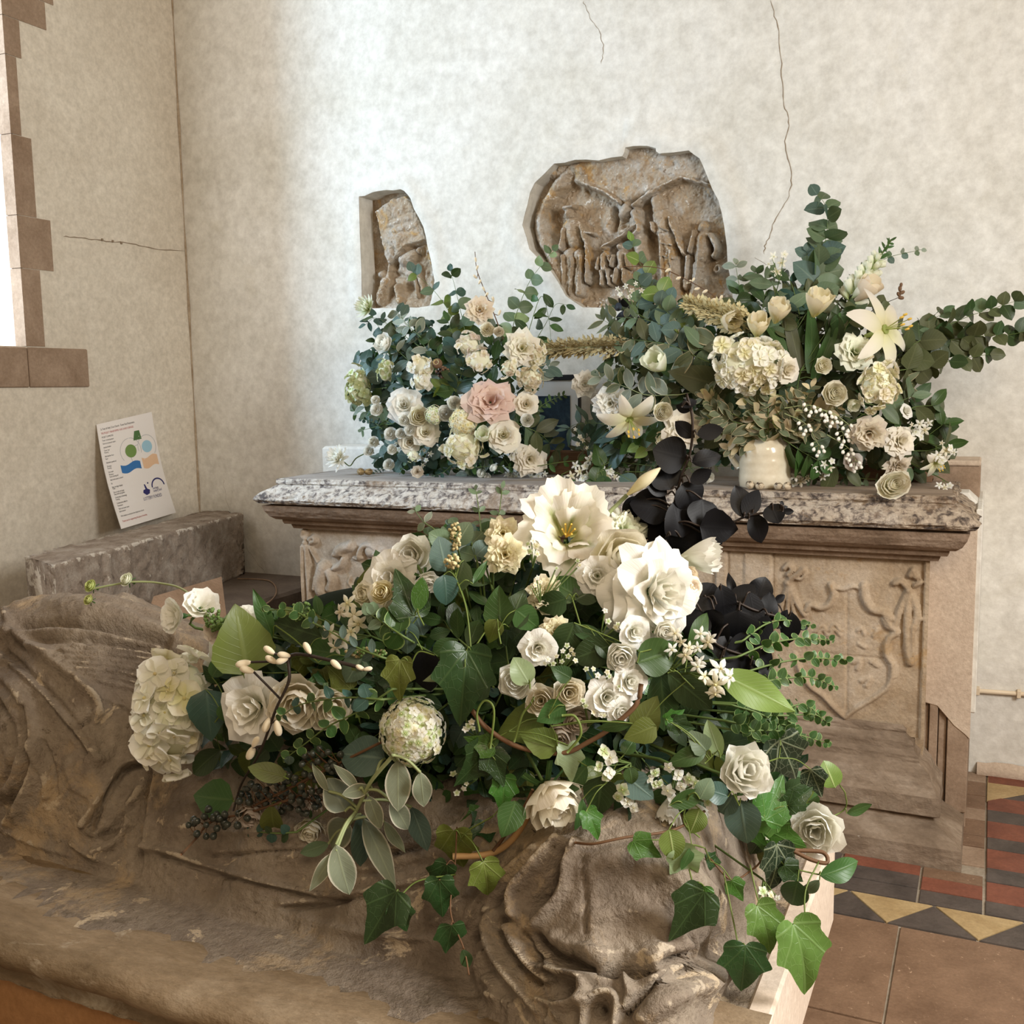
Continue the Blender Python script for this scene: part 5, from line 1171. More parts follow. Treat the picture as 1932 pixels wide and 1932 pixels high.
bloom('rose', 'roseB', TR('white', 6, None, .022, 11, 9), 1248, 1118, 128, 'largest fully open white rose with wavy petals, right of centre in the front spray', vol=V_, face=(.45, .0), spin=1.3, off=-.06)
gpet = [('petal', g_cup(.45, .05, .48, .9, 1.1, .05, 3, 'white', 13, 8), RZ(-.9)), ('petal', g_cup(.40, .05, .5, .8, 1.1, .05, 4, 'white', 13, 8), RZ(-1.7))]
bloom('loose_petal', 'lp', lambda: gpet, 1205, 1120, 110, 'loose wavy outer petals curling left beneath the largest white rose', vol=V_, face=(.2, -.1), off=-.02)
bloom('carnation', 'frl', TR('greenwhite', 9, PEO, .04, 11, 6), 1180, 998, 66, 'pale green-white ruffled bloom peeping out behind the half-open cream rose', vol=V_, face=(.1, .5), off=-.0)
bloom('fringed_tulip', 'frt', lambda: T_tulip('pure', 3, .09, .03, .95), 1318, 1050, 78, 'white fringed tulip with green base pointing right at the right shoulder of the front spray', vol=V_, face=(1.7, .15), spin=.3, off=-.04)
SR = lambda px, py, s, lab, m='white', lay=None, face=(0, .1), seed=1, off=-.05, key=None, ruf=.014: bloom('spray_rose', key or ('sr', m, seed, lay is BUD), TR(m, seed, lay or SPR, ruf, 7, 6), px, py, s*(1.12 if lay is BUD else 1.05), lab, vol=V_, face=face, spin=seed*.9, off=off)
SR(1127, 1086, 62, 'small white rose just below the half-open cream rose', 'pure', face=(-.1, .1), seed=1)
SR(1199, 1192, 48, 'small pure white spray rose under the largest rose', 'pure', face=(.3, 0), seed=2)
SR(1252, 1190, 34, 'small white bud tucked below the right edge of the largest rose', 'white', BUD, (.3, -.2), 3)
SR(1016, 1224, 56, 'small cream-white spray rose at the top of the central rose group', 'white', face=(.1, -.1), seed=4)
SR(976, 1282, 58, 'white spray rose half covered by a pale green leaf, left of the central rose group', 'white', BUD, (-.2, -.1), 5)
SR(1021, 1322, 52, 'cream globe-shaped rose bud at the lower left of the central rose group', 'warmwhite', BUD, (-.1, .2), 6)
SR(1073, 1307, 52, 'cream rose bud with folded petals between the globe bud and the open white spray roses', 'warmwhite', BUD, (.1, .1), 7)
SR(1171, 1238, 50, 'white spray rose opening downward above the triple white cluster', 'pure', BUD, (0, -.2), 8)
SR(1190, 1286, 56, 'open white spray rose at the upper right of the central rose group', 'pure', None, (.3, .1), 9)
SR(1146, 1316, 64, 'open white spray rose in the middle of the central rose group, largest of the group', 'pure', None, (.1, .1), 10)
SR(1172, 1342, 44, 'white spray rose with pointed petals at the lower right of the central rose group', 'pure', None, (.4, -.3), 11)
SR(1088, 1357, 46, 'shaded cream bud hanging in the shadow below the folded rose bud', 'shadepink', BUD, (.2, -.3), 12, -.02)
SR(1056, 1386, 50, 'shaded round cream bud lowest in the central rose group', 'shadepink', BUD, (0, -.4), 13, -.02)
SR(1405, 1455, 84, 'white rose facing up on the right slope of the front spray', 'pure', BUD, (.15, .35), 14, -.06, ruf=.02)
SR(1538, 1566, 84, 'white rose with a peach heart at the far right end of the front spray', 'white', BUD, (-.25, .1), 15, -.05, ruf=.02)
SR(1042, 1508, 98, 'white rose lying on its side at the lower centre of the front spray', 'warmwhite', BUD, (.6, -.9), 16, -.06, ruf=.02)
SR(470, 1338, 104, 'large cream rose turned left beside the big hydrangea', 'white', None, (-.35, 0), 17, -.04, ruf=.02)
SR(560, 1325, 92, 'cream rose behind the twig of catkins, second from the left', 'warmwhite', BUD, (.1, -.2), 18, -.01)
SR(622, 1334, 70, 'shaded cream rose with hanging petal, third from the left', 'warmwhite', BUD, (.3, -.2), 19, .01)
SR(778, 1052, 72, 'creamy white rose at the upper left edge of the front spray', 'white', BUD, (-.2, .3), 20, -.01)
SR(735, 1090, 84, 'broad pale cream open petals at the upper left edge of the front spray', 'white', SPR, (-.3, .2), 21, -.02, ruf=.02)
SR(723, 1118, 38, 'small yellow-cream bud with green sepal on the upper left edge', 'yellowcream', BUD, (-.3, .2), 22, -.05)
SR(805, 1098, 40, 'single white petal-like bud beside the upright ivy leaf', 'pure', BUD, (.4, -.5), 23, -.03)
SR(750, 1140, 48, 'cream bloom half hidden below the upright ivy leaf at upper left', 'cream', BUD, (.2, -.3), 24, .0)
SR(478, 1536, 50, 'pale rose hanging under the berry branch at lower left', 'shadepink', BUD, (0, -.4), 25, -.02)
SR(586, 1563, 46, 'round cream bud with green sepals hanging below the berries', 'cream', BUD, (0, -.5), 26, -.03)
SR(1308, 1108, 36, 'small peach-cream floret group right of the largest rose', 'palepeach', SPR, (.6, .1), 27, -.05)
SR(1300, 1085, 30, 'small peach bud directly under the fringed tulip', 'palepeach', BUD, (.4, .3), 28, -.04)
SR(690, 1120, 40, 'half-hidden cream rosebud at the outer left edge beside tiny round bud', 'cream', BUD, (-.5, 0), 29, .0)
for (x, y, s, f, lab, sd) in ((326, 1162, 62, (-.9, .1), 'white frilled funnel flower farthest left above the hydrangea', 1), (380, 1140, 62, (.5, .9), 'white frilled funnel flower beside the tiny green buds, above the hydrangea', 2), (470, 1172, 60, (.4, .8), 'white frilled flower mostly hidden behind the serrated leaf at the left', 3), (410, 1190, 50, (-.2, -.3), 'shaded pale frilled flower behind the hydrangea', 4)):
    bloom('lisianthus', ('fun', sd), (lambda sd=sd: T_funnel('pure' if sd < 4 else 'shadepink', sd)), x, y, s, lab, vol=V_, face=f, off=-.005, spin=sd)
bloom('chrysanthemum', 'mumF', lambda: T_mum('shadepink', 4, L=.5, wd=.10), 598, 1500, 62, 'shaded white spidery bloom behind the grey felted leaves', vol=V_, face=(.2, -.4), off=-.01)
# stocks
for (x, y, s, lab) in ((949, 1006, 46, 'pale yellow ruffled stock floret at the top of the front spray'), (953, 1046, 54, 'pale yellow ruffled stock floret just below the topmost one'), (1030, 1122, 50, 'pale yellow ruffled floret in the upper centre above the white roses'), (1048, 1192, 42, 'pale yellow floret resting on the cream spray rose')):
    bloom('stock_flower', ('stk', y), TR('yellowcream', y, PEO, .03, 7, 5), x, y, s, lab, vol=V_, face=(0, .1), off=-.03)
# star jasmine clusters
cluster('jasmine', 'cluster of small pink-white star flowers right of the largest rose', 'flower', V_, [(1274, 1195, 34), (1322, 1196, 34), (1335, 1212, 36), (1268, 1226, 34), (1293, 1236, 38), (1318, 1248, 34), (1300, 1222, 30), (1340, 1204, 30), (1285, 1212, 26), (1316, 1222, 26)], [STAR['warmwhite'], STAR['pure']], off=-.06, stemto=(1260, 1270), part='star_flower')
cluster('stephanotis', 'larger waxy white tubular star flowers at the base of the big pale leaf', 'flower', V_, [(1360, 1262, 58, .3, .6), (1350, 1292, 56, -.3, -.1), (1378, 1278, 46, .9, .1), (1349, 1310, 40, 0, -.8), (1316, 1258, 34), (1330, 1276, 34)], [STAR['pure'], STAR['warmwhite']], off=-.08, stemto=(1300, 1270), part='star_flower')
cluster('stephanotis', 'pale yellow star flowers at the left edge below the chest tomb corner', 'flower', V_, [(655, 1138, 44, -.4, .3), (668, 1162, 46, .2, 0), (676, 1178, 44, .2, -.3), (640, 1155, 36, -.8, .1), (620, 1196, 46, -.5, 0), (644, 1208, 48, .1, -.1), (662, 1192, 40, .4, .2), (632, 1222, 36, -.2, -.3)], [STAR['cream'], STAR['warmwhite']], off=-.03, stemto=(700, 1200), part='star_flower')
cluster('hydrangea_floret', 'green-white curled florets above the white rose lying on its side', 'flower', V_, [(1140, 1418, 34), (1152, 1430, 36), (1130, 1446, 26), (1150, 1458, 28), (1175, 1490, 34), (1184, 1512, 34), (1166, 1504, 26), (1196, 1524, 24), (1143, 1466, 22)], [FLO['greenwhite'], FLO['pure']], off=-.07, stemto=(1190, 1440), part='floret')
cluster('lily_of_the_valley', 'cluster of little white bells and pale florets right of centre, above the pale leaf edge', 'flower', V_, [(1236, 1458, 26), (1262, 1448, 26), (1280, 1462, 30), (1300, 1470, 28), (1244, 1478, 22), (1260, 1492, 34), (1285, 1484, 26), (1312, 1478, 24), (1236, 1480, 20), (1270, 1512, 34), (1290, 1500, 26), (1322, 1496, 22), (1335, 1514, 20), (1226, 1470, 20)], [FLO['greenwhite'], FIVE['pure'], FLO['pure'], FIVE['greenwhite']], off=-.06, part='bell')
bloom('fringed_tulip', 'frt2', lambda: T_tulip('pure', 8, .1, .03, .9), 1262, 1530, 62, 'white fringed petals hanging below the little white bells', vol=V_, face=(-.2, -1.3), off=-.03)
bloom('fringed_tulip', 'frt3', lambda: T_tulip('pure', 9, .1, .03, .8), 1312, 1530, 50, 'white fringed petals hanging right of the other hanging fringed bloom', vol=V_, face=(.6, -1.0), off=-.03)
for (items, lab, to) in (([(1070, 1218, 14), (1078, 1226, 14), (1062, 1228, 13), (1072, 1238, 14), (1050, 1238, 13), (1034, 1244, 15), (1044, 1252, 14), (1082, 1234, 12), (1028, 1252, 13), (1060, 1248, 13), (1086, 1246, 14)], 'tiny green-cream blossoms between the cream spray rose and the globe bud', (1055, 1270)),
                         ([(1148, 1172, 15), (1162, 1184, 17), (1142, 1152, 14), (1166, 1178, 13)], 'tiny cream buds left of the small rose under the largest rose', (1130, 1210)),
                         ([(1106, 1262, 14), (1146, 1268, 14), (1128, 1274, 15), (1150, 1276, 13), (1120, 1262, 13), (1172, 1300, 14), (1168, 1296, 12)], 'tiny green-cream buds left of the open white spray rose', (1130, 1300)),
                         ([(1105, 1332, 16), (1120, 1344, 15), (1134, 1348, 16), (1100, 1322, 14), (1140, 1350, 14)], 'little cream buds under the middle spray rose of the group', (1110, 1370)),
                         ([(1090, 1058, 12), (1094, 1066, 10), (1060, 1076, 10), (1050, 1072, 10), (1010, 1104, 12), (1014, 1090, 12), (1002, 1108, 10), (1020, 1098, 10)], 'spike of tiny lime and white blossoms under the parrot tulip', (1020, 1140)),
                         ([(884, 1370, 18), (890, 1362, 16), (878, 1376, 16), (893, 1374, 12)], 'very small white blossom right of the snowball viburnum', (900, 1390)),
                         ([(1000, 1040, 16), (1012, 1030, 18), (1006, 1020, 16), (996, 1026, 14), (1014, 1045, 14)], 'tiny white spiky blossoms left of the parrot tulip', (1005, 1070)),
                         ([(855, 1460, 18), (866, 1472, 12), (875, 1488, 15), (862, 1496, 16), (880, 1478, 12)], 'small waxy bells in the dark hollow right of the felted leaves', (900, 1470)),
                         ([(1452, 1587, 15), (1458, 1602, 16), (1464, 1614, 14), (1470, 1620, 12), (1448, 1580, 12)], 'tiny cream bells hanging beneath the green ivy at the right end', (1440, 1575)),
                         ([(1440, 1682, 26), (1455, 1690, 22), (1442, 1714, 22), (1456, 1722, 20), (1428, 1716, 16), (1467, 1694, 16)], 'small green-white florets above the hanging pale ivy leaf at lower right', (1440, 1660)),
                         ([(1312, 1484, 18), (1328, 1502, 18), (1340, 1516, 16), (1336, 1510, 14)], 'white bell buds right of the bell cluster near the round dark leaf', (1320, 1470))):
    cluster('small_blossom', lab, 'flower', V_, [(a, b_, s) for a, b_, s in items], [FIVE['greenwhite'], FIVE['cream'], FIVE['pure']], off=-.055, stemto=to)
# lily bud on its bare stalk
d_ = V_.depth(1180, 980)-.02
pA = Vector(atd(1128, 992, d_)); pB = Vector(atd(1183, 934, d_)); pC = Vector(atd(1237, 890, d_-.01))
lb = empty('lily_bud', Matrix.Translation(pB), 'closed yellow-green lily bud on a bare stalk above the parrot tulip', 'flower')
obj('stem', g_mesh('stem', g_tube([tuple(pA-pB), tuple((pA-pB)*.5+VU*.002), (0, 0, 0)], [.003, .0028, .003], 'stem_pale', 8)), lb)
dv = (pC-pB); Lb = dv.length; q_ = dv.to_track_quat('Z', 'Y').to_matrix().to_4x4()
for k in range(3): obj('petal', cmesh(('lbp',), 'petal', lambda: g_cup(1., .03, .21, 1.25, -.75, 0, 1, 'yellowcream', 7, 12)), lb, q_ @ RZ(k*2.094+.5) @ Matrix.Diagonal((Lb, Lb, Lb, 1)))
# ---- catkin twigs, front left
def twig(name, label, cat, path, vol, tips, tipgeo, stem, rad, off, part, group=None, size=1.0):
    P = [Vector(atd(a, b_, dep(vol, a, b_, off))) for a, b_ in path]; S = [Vector(q) for q in smooth_line([tuple(p) for p in P], 6)]
    base = S[0]; o = empty(name, Matrix.Translation(base), label, cat, group); ge = [(g_tube([tuple(p-base) for p in S], [rad*(1-.5*i/len(S)) for i in range(len(S))], stem, 6), Matrix())]
    for (x, y, s, ang) in tips:
        d = dep(vol, x, y, off-.006); a = math.radians(ang); m = s*d/F*size; p = Vector(atd(x, y, d)); dr = VR*math.cos(a)+VU*math.sin(a)+VN*LR.uniform(-.2, .3)
        obj(part, cmesh(('tip', id(tipgeo)), part, lambda: tipgeo), o, leaf_matrix(p-dr*m*.5-base, dr, VN, m)); q = min(S, key=lambda w: (w-p).length)
        ge.append((g_tube([tuple(q-base), tuple((q+p-dr*m*.5)/2-base), tuple(p-dr*m*.45-base)], rad*.6, stem, 4), Matrix()))
    obj('stem', g_mesh('stem', g_join(ge)), o); return o
def g_egg(m, w=.5, seg=10, rings=9):
    th = np.linspace(0.02, math.pi-.02, rings)[:, None]; ph = np.linspace(0, 2*math.pi, seg+1)[None, :]; k = w*.5*(1-.18*np.cos(th))
    return g_grid(k*np.sin(th)*np.cos(ph), .5-.5*np.cos(th)*np.ones_like(ph), k*np.sin(th)*np.sin(ph), ph/6.283*np.ones_like(th), th/math.pi*np.ones_like(ph), m)
CAT = g_egg('catkin', .48); BER = g_egg('berry', .9, 10, 7); WAX = g_egg('waxy_white', .8)
twig('catkin_twig', 'brown pussy willow twig with cream catkins hanging at the left front', 'twig', [(700, 1265), (620, 1245), (550, 1236), (545, 1285), (520, 1340), (490, 1420), (455, 1480), (440, 1530)], V_,
     [(580, 1223, 26, 120), (508, 1227, 26, 150), (512, 1245, 26, 150), (536, 1236, 26, 170), (532, 1246, 26, 200), (503, 1368, 30, 250), (524, 1374, 32, 280), (482, 1400, 26, 60), (474, 1420, 32, 240), (459, 1252, 30, 190), (466, 1264, 30, 165), (634, 1254, 26, 140), (680, 1260, 20, 150), (694, 1262, 18, 10)], CAT, 'stem_dark', .0026, -.075, 'catkin')
twig('catkin_twig', 'thin brown twig with two cream catkins standing beside the parrot tulip', 'twig', [(1032, 990), (1034, 960), (1032, 930), (1040, 905)], V_, [(1031, 932, 20, 90), (1040, 910, 20, 80)], CAT, 'stem_dark', .0014, -.0, 'catkin')
# ---- berry branches
def berries(label, path, clusters, vol, off, bs=15):
    P = [Vector(atd(a, b_, dep(vol, a, b_, off))) for a, b_ in path]; S = [Vector(q) for q in smooth_line([tuple(p) for p in P], 6)]; base = S[0]
    o = empty('berry_branch', Matrix.Translation(base), label, 'berries'); ge = [(g_tube([tuple(p-base) for p in S], .0018, 'stem_brown', 6), Matrix())]; r = random.Random(len(path)*7+int(path[0][0]))
    for (cx, cy, rx, ry, n) in clusters:
        pts = []; t = 0
        while len(pts) < n and t < 900:
            t += 1; a = r.uniform(0, 6.28); k = math.sqrt(r.random()); x, y = cx+rx*k*math.cos(a), cy+ry*k*math.sin(a)
            if all(math.hypot(x-u, y-v) > bs*.72 for u, v in pts): pts.append((x, y))
        for x, y in pts:
            d = dep(vol, x, y, off-r.uniform(0, .018)); m = bs*d/F*r.uniform(.85, 1.1); p = Vector(atd(x, y, d)); obj('berry', cmesh(('ber',), 'berry', lambda: BER), o, leaf_matrix(p-base, Vector((r.uniform(-1, 1), r.uniform(-1, 1), r.uniform(-1, 1))), VN, m))
            q = min(S, key=lambda w: (w-p).length); ge.append((g_tube([tuple(q-base), tuple((p+q)/2-base+VN*.002), tuple(p-base)], .0006, 'stem_brown', 3), Matrix()))
    obj('stem', g_mesh('stem', g_join(ge)), o)
berries('upper branch of small black-green berries near the felted leaves', [(720, 1400), (640, 1440), (560, 1480), (480, 1520)], [(605, 1430, 34, 20, 20), (560, 1480, 32, 26, 26), (500, 1488, 26, 22, 16), (570, 1520, 30, 16, 16), (640, 1455, 14, 12, 5)], V_, -.05)
berries('lower tip of black-green berries ending in a bare forked twig at the far left', [(600, 1490), (480, 1530), (400, 1550), (372, 1580), (342, 1612)], [(440, 1545, 22, 14, 10), (395, 1552, 42, 20, 22), (470, 1500, 24, 18, 12)], V_, -.06)
berries('cluster of black berries partly hidden under the yellow-green leaf', [(640, 1500), (600, 1510), (540, 1500)], [(600, 1505, 26, 14, 10), (520, 1512, 22, 12, 9)], V_, -.04, 14)
# ---- hand placed leaves, front
Hh = lambda lab, path, lv, nm='leaf_stem', cat='leaf', st='vine_green', off=-.05, **k: hand(nm, lab, cat, path, V_, lv, st, off, **k)
Hh('large upright serrated olive leaf behind the catkins at the left', [(470, 1300), (458, 1270)], [(458, 1212, 122, 98, 'ovate', 'olive')], off=-.03, wsc=1.15)
Hh('dark pointed leaves rising behind the serrated leaf', [(600, 1250), (560, 1210), (520, 1180)], [(500, 1160, 90, 110, 'lance', 'mid'), (560, 1190, 100, 165, 'ellip', 'dark'), (610, 1230, 90, 170, 'ellip', 'mid')], off=.0)
Hh('upright ivy leaf with a folded lobe at the upper left of the spray', [(800, 1180), (790, 1160)], [(766, 1118, 96, 110, 'ivy', 'ivydark'), (792, 1125, 60, 80, 'ellip', 'ivymid')], 'ivy_stem', off=-.06)
Hh('yellow-green four-cornered ivy leaf on a curved stalk at centre left', [(820, 1236), (790, 1230), (775, 1255)], [(752, 1284, 78, 265, 'ivy', 'ivyolive')], 'ivy_stem', off=-.06)
Hh('large very dark ivy leaf in the centre with a pale folded edge', [(915, 1192), (900, 1215), (878, 1248)], [(874, 1296, 138, 265, 'ivy', 'ivydark'), (840, 1272, 80, 200, 'lance', 'palegreen', -.012)], 'ivy_stem', off=-.06)
Hh('pair of serrated green leaves pointing up in the upper centre', [(945, 1215), (940, 1190)], [(942, 1148, 72, 92, 'ovate', 'mid'), (972, 1150, 70, 70, 'ovate', 'dark'), (930, 1190, 46, 250, 'ovate', 'olive'), (996, 1170, 60, 320, 'ovate', 'mid')], off=-.045)
Hh('grey-green round eucalyptus leaves below the dried seed head', [(890, 1240), (880, 1150), (860, 1090)], [(836, 1048, 62, 100, 'round', 'blue'), (865, 1085, 60, 250, 'round', 'eucgreen'), (842, 1110, 52, 280, 'round', 'teal'), (872, 1008, 46, 60, 'round', 'eucgreen'), (832, 1018, 44, 150, 'round', 'eucgreen'), (905, 1080, 50, 60, 'lance', 'mid')], 'eucalyptus_sprig', off=-.05)
Hh('two very dark round leaves in the shadowed heart left of the big ivy leaf', [(790, 1160), (770, 1190)], [(767, 1200, 56, 270, 'round', 'blue'), (803, 1262, 72, 280, 'round', 'blackleaf'), (745, 1210, 40, 200, 'ellip', 'teal')], off=-.03)
Hh('glossy broad dark leaf right of the small rose group', [(1210, 1230), (1230, 1225)], [(1240, 1240, 78, 15, 'round', 'mid')], off=-.06)
Hh('long pale lime lance-shaped leaf pointing to the lower right', [(1340, 1262), (1362, 1275)], [(1424, 1304, 160, 333, 'lance', 'lime')], off=-.07, wsc=1.25)
Hh('broad dark leaves behind the star flowers', [(1290, 1280), (1310, 1300)], [(1302, 1305, 110, 320, 'ellip', 'dark'), (1250, 1315, 110, 275, 'ellip', 'dark', .02), (1318, 1195, 70, 60, 'ellip', 'mid', .02), (1220, 1350, 70, 60, 'ovate', 'olive'), (1110, 1195, 60, 160, 'ellip', 'dark'), (1072, 1206, 66, 250, 'round', 'dark')], off=-.04)
Hh('rounded dark green leaves left of the small white rose under the cream rose', [(1095, 1180), (1080, 1130)], [(1066, 1112, 58, 150, 'round', 'mid'), (1108, 1118, 54, 30, 'round', 'dark'), (1040, 1140, 60, 200, 'ovate', 'dark'), (1120, 1230, 66, 200, 'round', 'dark'), (1150, 1218, 60, 330, 'round', 'dark')], off=-.035)
Hh('round dark eucalyptus leaf resting on the ivy right of centre', [(1385, 1500), (1395, 1520)], [(1400, 1546, 74, 275, 'round', 'blue'), (1352, 1495, 46, 160, 'round', 'teal'), (1372, 1520, 44, 240, 'round', 'blue', .01)], off=-.085)
Hh('dark ivy leaf with a net of pale veins at the right edge', [(1440, 1440), (1470, 1430)], [(1500, 1446, 112, 300, 'ivy', 'ivyveined'), (1540, 1480, 60, 290, 'ivy', 'ivyveined')], 'ivy_stem', off=-.04)
Hh('broad bright green ivy leaves left of the far right rose', [(1420, 1530), (1440, 1545)], [(1466, 1508, 92, 60, 'ivy', 'ivymid'), (1472, 1582, 100, 330, 'ivy', 'ivymid'), (1508, 1502, 56, 40, 'ivy', 'ivydark'), (1440, 1560, 50, 200, 'ivy', 'ivylight')], 'ivy_stem', off=-.07)
Hh('pair of round net-veined lime leaves on a thin stalk at the far right', [(1520, 1560), (1590, 1530), (1595, 1500), (1585, 1482)], [(1567, 1464, 48, 110, 'round', 'variegated'), (1619, 1527, 46, 20, 'ellip', 'mid')], off=-.03)
Hh('long dark leaf pointing right beneath the far right rose', [(1500, 1640), (1545, 1650)], [(1586, 1644, 80, 12, 'ellip', 'mid'), (1500, 1690, 56, 260, 'round', 'dark', .01), (1530, 1680, 50, 230, 'ellip', 'eucgreen', .01)], off=-.06)
Hh('dark veined ivy leaf hanging in the cluster under the right rose', [(1440, 1600), (1455, 1600)], [(1464, 1640, 92, 268, 'ivy', 'ivyveined'), (1500, 1650, 56, 320, 'ivy', 'ivydark')], 'ivy_stem', off=-.07)
Hh('hanging pale green ivy leaf over the tomb corner', [(1415, 1632), (1428, 1690), (1440, 1722)], [(1444, 1752, 92, 290, 'ivy', 'ivylight')], 'ivy_stem', off=-.10)
Hh('large hanging pale green ivy leaf with a long drawn tip at the lower right', [(1545, 1625), (1520, 1680), (1519, 1745)], [(1514, 1808, 134, 285, 'ivy', 'ivylight')], 'ivy_stem', off=-.08)
Hh('lowest dark green ivy leaf hanging on a long stalk', [(1365, 1645), (1380, 1720), (1394, 1790)], [(1402, 1828, 88, 265, 'ivy', 'ivydark')], 'ivy_stem', off=-.11, wsc=1.3)
Hh('dark glossy ivy leaf curling over the boulder-like foot of the effigy', [(1300, 1640), (1310, 1680)], [(1296, 1728, 112, 235, 'ivy', 'ivydark'), (1318, 1700, 60, 250, 'ivy', 'ivymid')], 'ivy_stem', off=-.10)
Hh('pale mint ivy leaf lying on the boulder-like stone with dark one beside it', [(1330, 1600), (1340, 1625)], [(1302, 1640, 84, 300, 'ivy', 'palegreen'), (1352, 1628, 40, 340, 'ivy', 'ivydark'), (1392, 1682, 48, 300, 'ivy', 'ivymid'), (1222, 1602, 64, 330, 'ivy', 'ivymid')], 'ivy_stem', off=-.09)
Hh('net-veined round leaves in the lower right centre', [(1300, 1500), (1290, 1550), (1320, 1580)], [(1312, 1548, 46, 250, 'round', 'variegated'), (1267, 1590, 52, 280, 'round', 'variegated'), (1298, 1618, 44, 250, 'ellip', 'mid'), (1294, 1508, 66, 20, 'ellip', 'mid'), (1330, 1490, 40, 60, 'round', 'eucgreen')], off=-.09)
Hh('grey-green leaves standing left of the upper right-slope rose', [(1330, 1440), (1350, 1420)], [(1348, 1398, 66, 110, 'ellip', 'palegreen'), (1318, 1400, 50, 130, 'ovate', 'eucgreen'), (1300, 1425, 66, 190, 'ellip', 'mid'), (1275, 1350, 40, 20, 'ivy', 'ivymid'), (1290, 1370, 50, 340, 'ivy', 'ivydark')], off=-.06)
Hh('long ivy leaf hanging low at the left over the carved cloth', [(860, 1650), (790, 1662), (755, 1690)], [(716, 1728, 112, 235, 'ivy', 'ivydark'), (758, 1740, 66, 285, 'ivy', 'ivydark', .01)], 'ivy_stem', off=-.10)
Hh('trail of three dark ivy leaves hanging straight down left of the boulder', [(862, 1560), (858, 1640), (850, 1720), (875, 1790), (885, 1840)], [(848, 1782, 76, 265, 'ivy', 'ivydark'), (832, 1700, 80, 275, 'ivy', 'ivydark'), (880, 1812, 44, 290, 'ellip', 'dark'), (826, 1660, 66, 240, 'ivy', 'ivydark')], 'ivy_stem', off=-.09, st='stem_brown')
Hh('olive ivy leaves hanging beside the cut brown twig', [(930, 1540), (880, 1570), (860, 1600)], [(860, 1618, 100, 275, 'ivy', 'ivyolive'), (919, 1668, 84, 280, 'ivy', 'ivyolive'), (962, 1542, 66, 250, 'ovate', 'mid')], 'ivy_stem', off=-.10)
Hh('dark ivy leaves below the looping brown vine', [(960, 1380), (925, 1400), (922, 1420)], [(898, 1446, 104, 230, 'ivy', 'ivydark'), (938, 1450, 70, 290, 'ivy', 'ivydark'), (905, 1400, 60, 160, 'ivy', 'ivymid'), (950, 1500, 66, 270, 'ivy', 'ivymid'), (1078, 1440, 68, 280, 'ivy', 'palegreen'), (1090, 1470, 60, 235, 'ellip', 'mid'), (985, 1370, 90, 200, 'ovate', 'olive', .02)], 'ivy_stem', off=-.055)
Hh('broad dark blue-green leaves right of the rose lying on its side', [(1150, 1470), (1140, 1480)], [(1132, 1502, 78, 265, 'ovate', 'dark'), (1206, 1486, 66, 320, 'ovate', 'blue'), (1096, 1545, 76, 265, 'lance', 'mid'), (1120, 1555, 56, 300, 'ivy', 'ivymid'), (1186, 1410, 30, 60, 'round', 'mid'), (1190, 1462, 30, 280, 'round', 'mid')], off=-.065)
Hh('pointed veined leaf at the lower left edge above the berries', [(460, 1510), (440, 1512)], [(396, 1508, 88, 178, 'ovate', 'mid')], off=-.05)
Hh('yellow-green folded leaf under the lowest catkins', [(545, 1470), (535, 1465)], [(510, 1458, 70, 165, 'ellip', 'ivyolive' if False else 'olive')], off=-.08)
Hh('olive leaf hanging between the pale rose and the round cream bud', [(530, 1515), (525, 1520)], [(511, 1558, 78, 268, 'ellip', 'olive')], off=-.08, wsc=1.1)
Hh('serrated blue-green leaves right of the cream hydrangea', [(430, 1330), (400, 1370)], [(396, 1345, 90, 280, 'ovate', 'teal'), (385, 1440, 80, 220, 'ellip', 'dark'), (430, 1350, 50, 290, 'ovate', 'mid'), (410, 1260, 40, 60, 'round', 'mid')], off=-.02)
Hh('pale green leaf folded over the spray rose at the left of the rose group', [(1000, 1300), (1000, 1290)], [(985, 1268, 52, 120, 'round', 'palegreen')], off=-.085)
Hh('small green leaves around the globe bud', [(1040, 1370), (1035, 1350)], [(1042, 1345, 56, 210, 'ovate', 'mid'), (1060, 1270, 40, 150, 'ovate', 'dark'), (1160, 1372, 66, 190, 'lance', 'mid'), (1210, 1380, 60, 200, 'ovate', 'olive'), (1020, 1400, 70, 160, 'ovate', 'olive', .02)], off=-.075)
# felted lamb's ear stem
Hh('stem of thick grey felted leaves with pale rims hanging at the lower left', [(742, 1425), (700, 1475), (672, 1530), (655, 1560)], [(638, 1502, 62, 115, 'round', 'silver'), (656, 1468, 62, 135, 'lance', 'lamb'), (604, 1470, 56, 125, 'lance', 'lamb'), (676, 1490, 50, 190, 'ellip', 'lamb'), (705, 1530, 62, 290, 'ellip', 'lamb'), (750, 1478, 90, 268, 'ellip', 'lamb'), (796, 1492, 70, 275, 'ellip', 'lamb'), (755, 1540, 70, 300, 'ellip', 'lamb'),
     (638, 1574, 62, 240, 'round', 'lamb'), (596, 1600, 52, 200, 'ellip', 'eucgreen'), (646, 1640, 96, 285, 'ellip', 'lamb', .01), (716, 1600, 130, 298, 'lance', 'lamb'), (610, 1640, 84, 235, 'lance', 'lamb', .01), (690, 1590, 110, 280, 'ellip', 'blue', .03), (742, 1580, 70, 300, 'lance', 'lamb', .02), (790, 1560, 80, 290, 'ellip', 'blue', .03), (684, 1428, 84, 175, 'round', 'blue', .03)], 'felted_leaf_stem', 'leaf', 'stem_pale', -.085, rad=.0026)
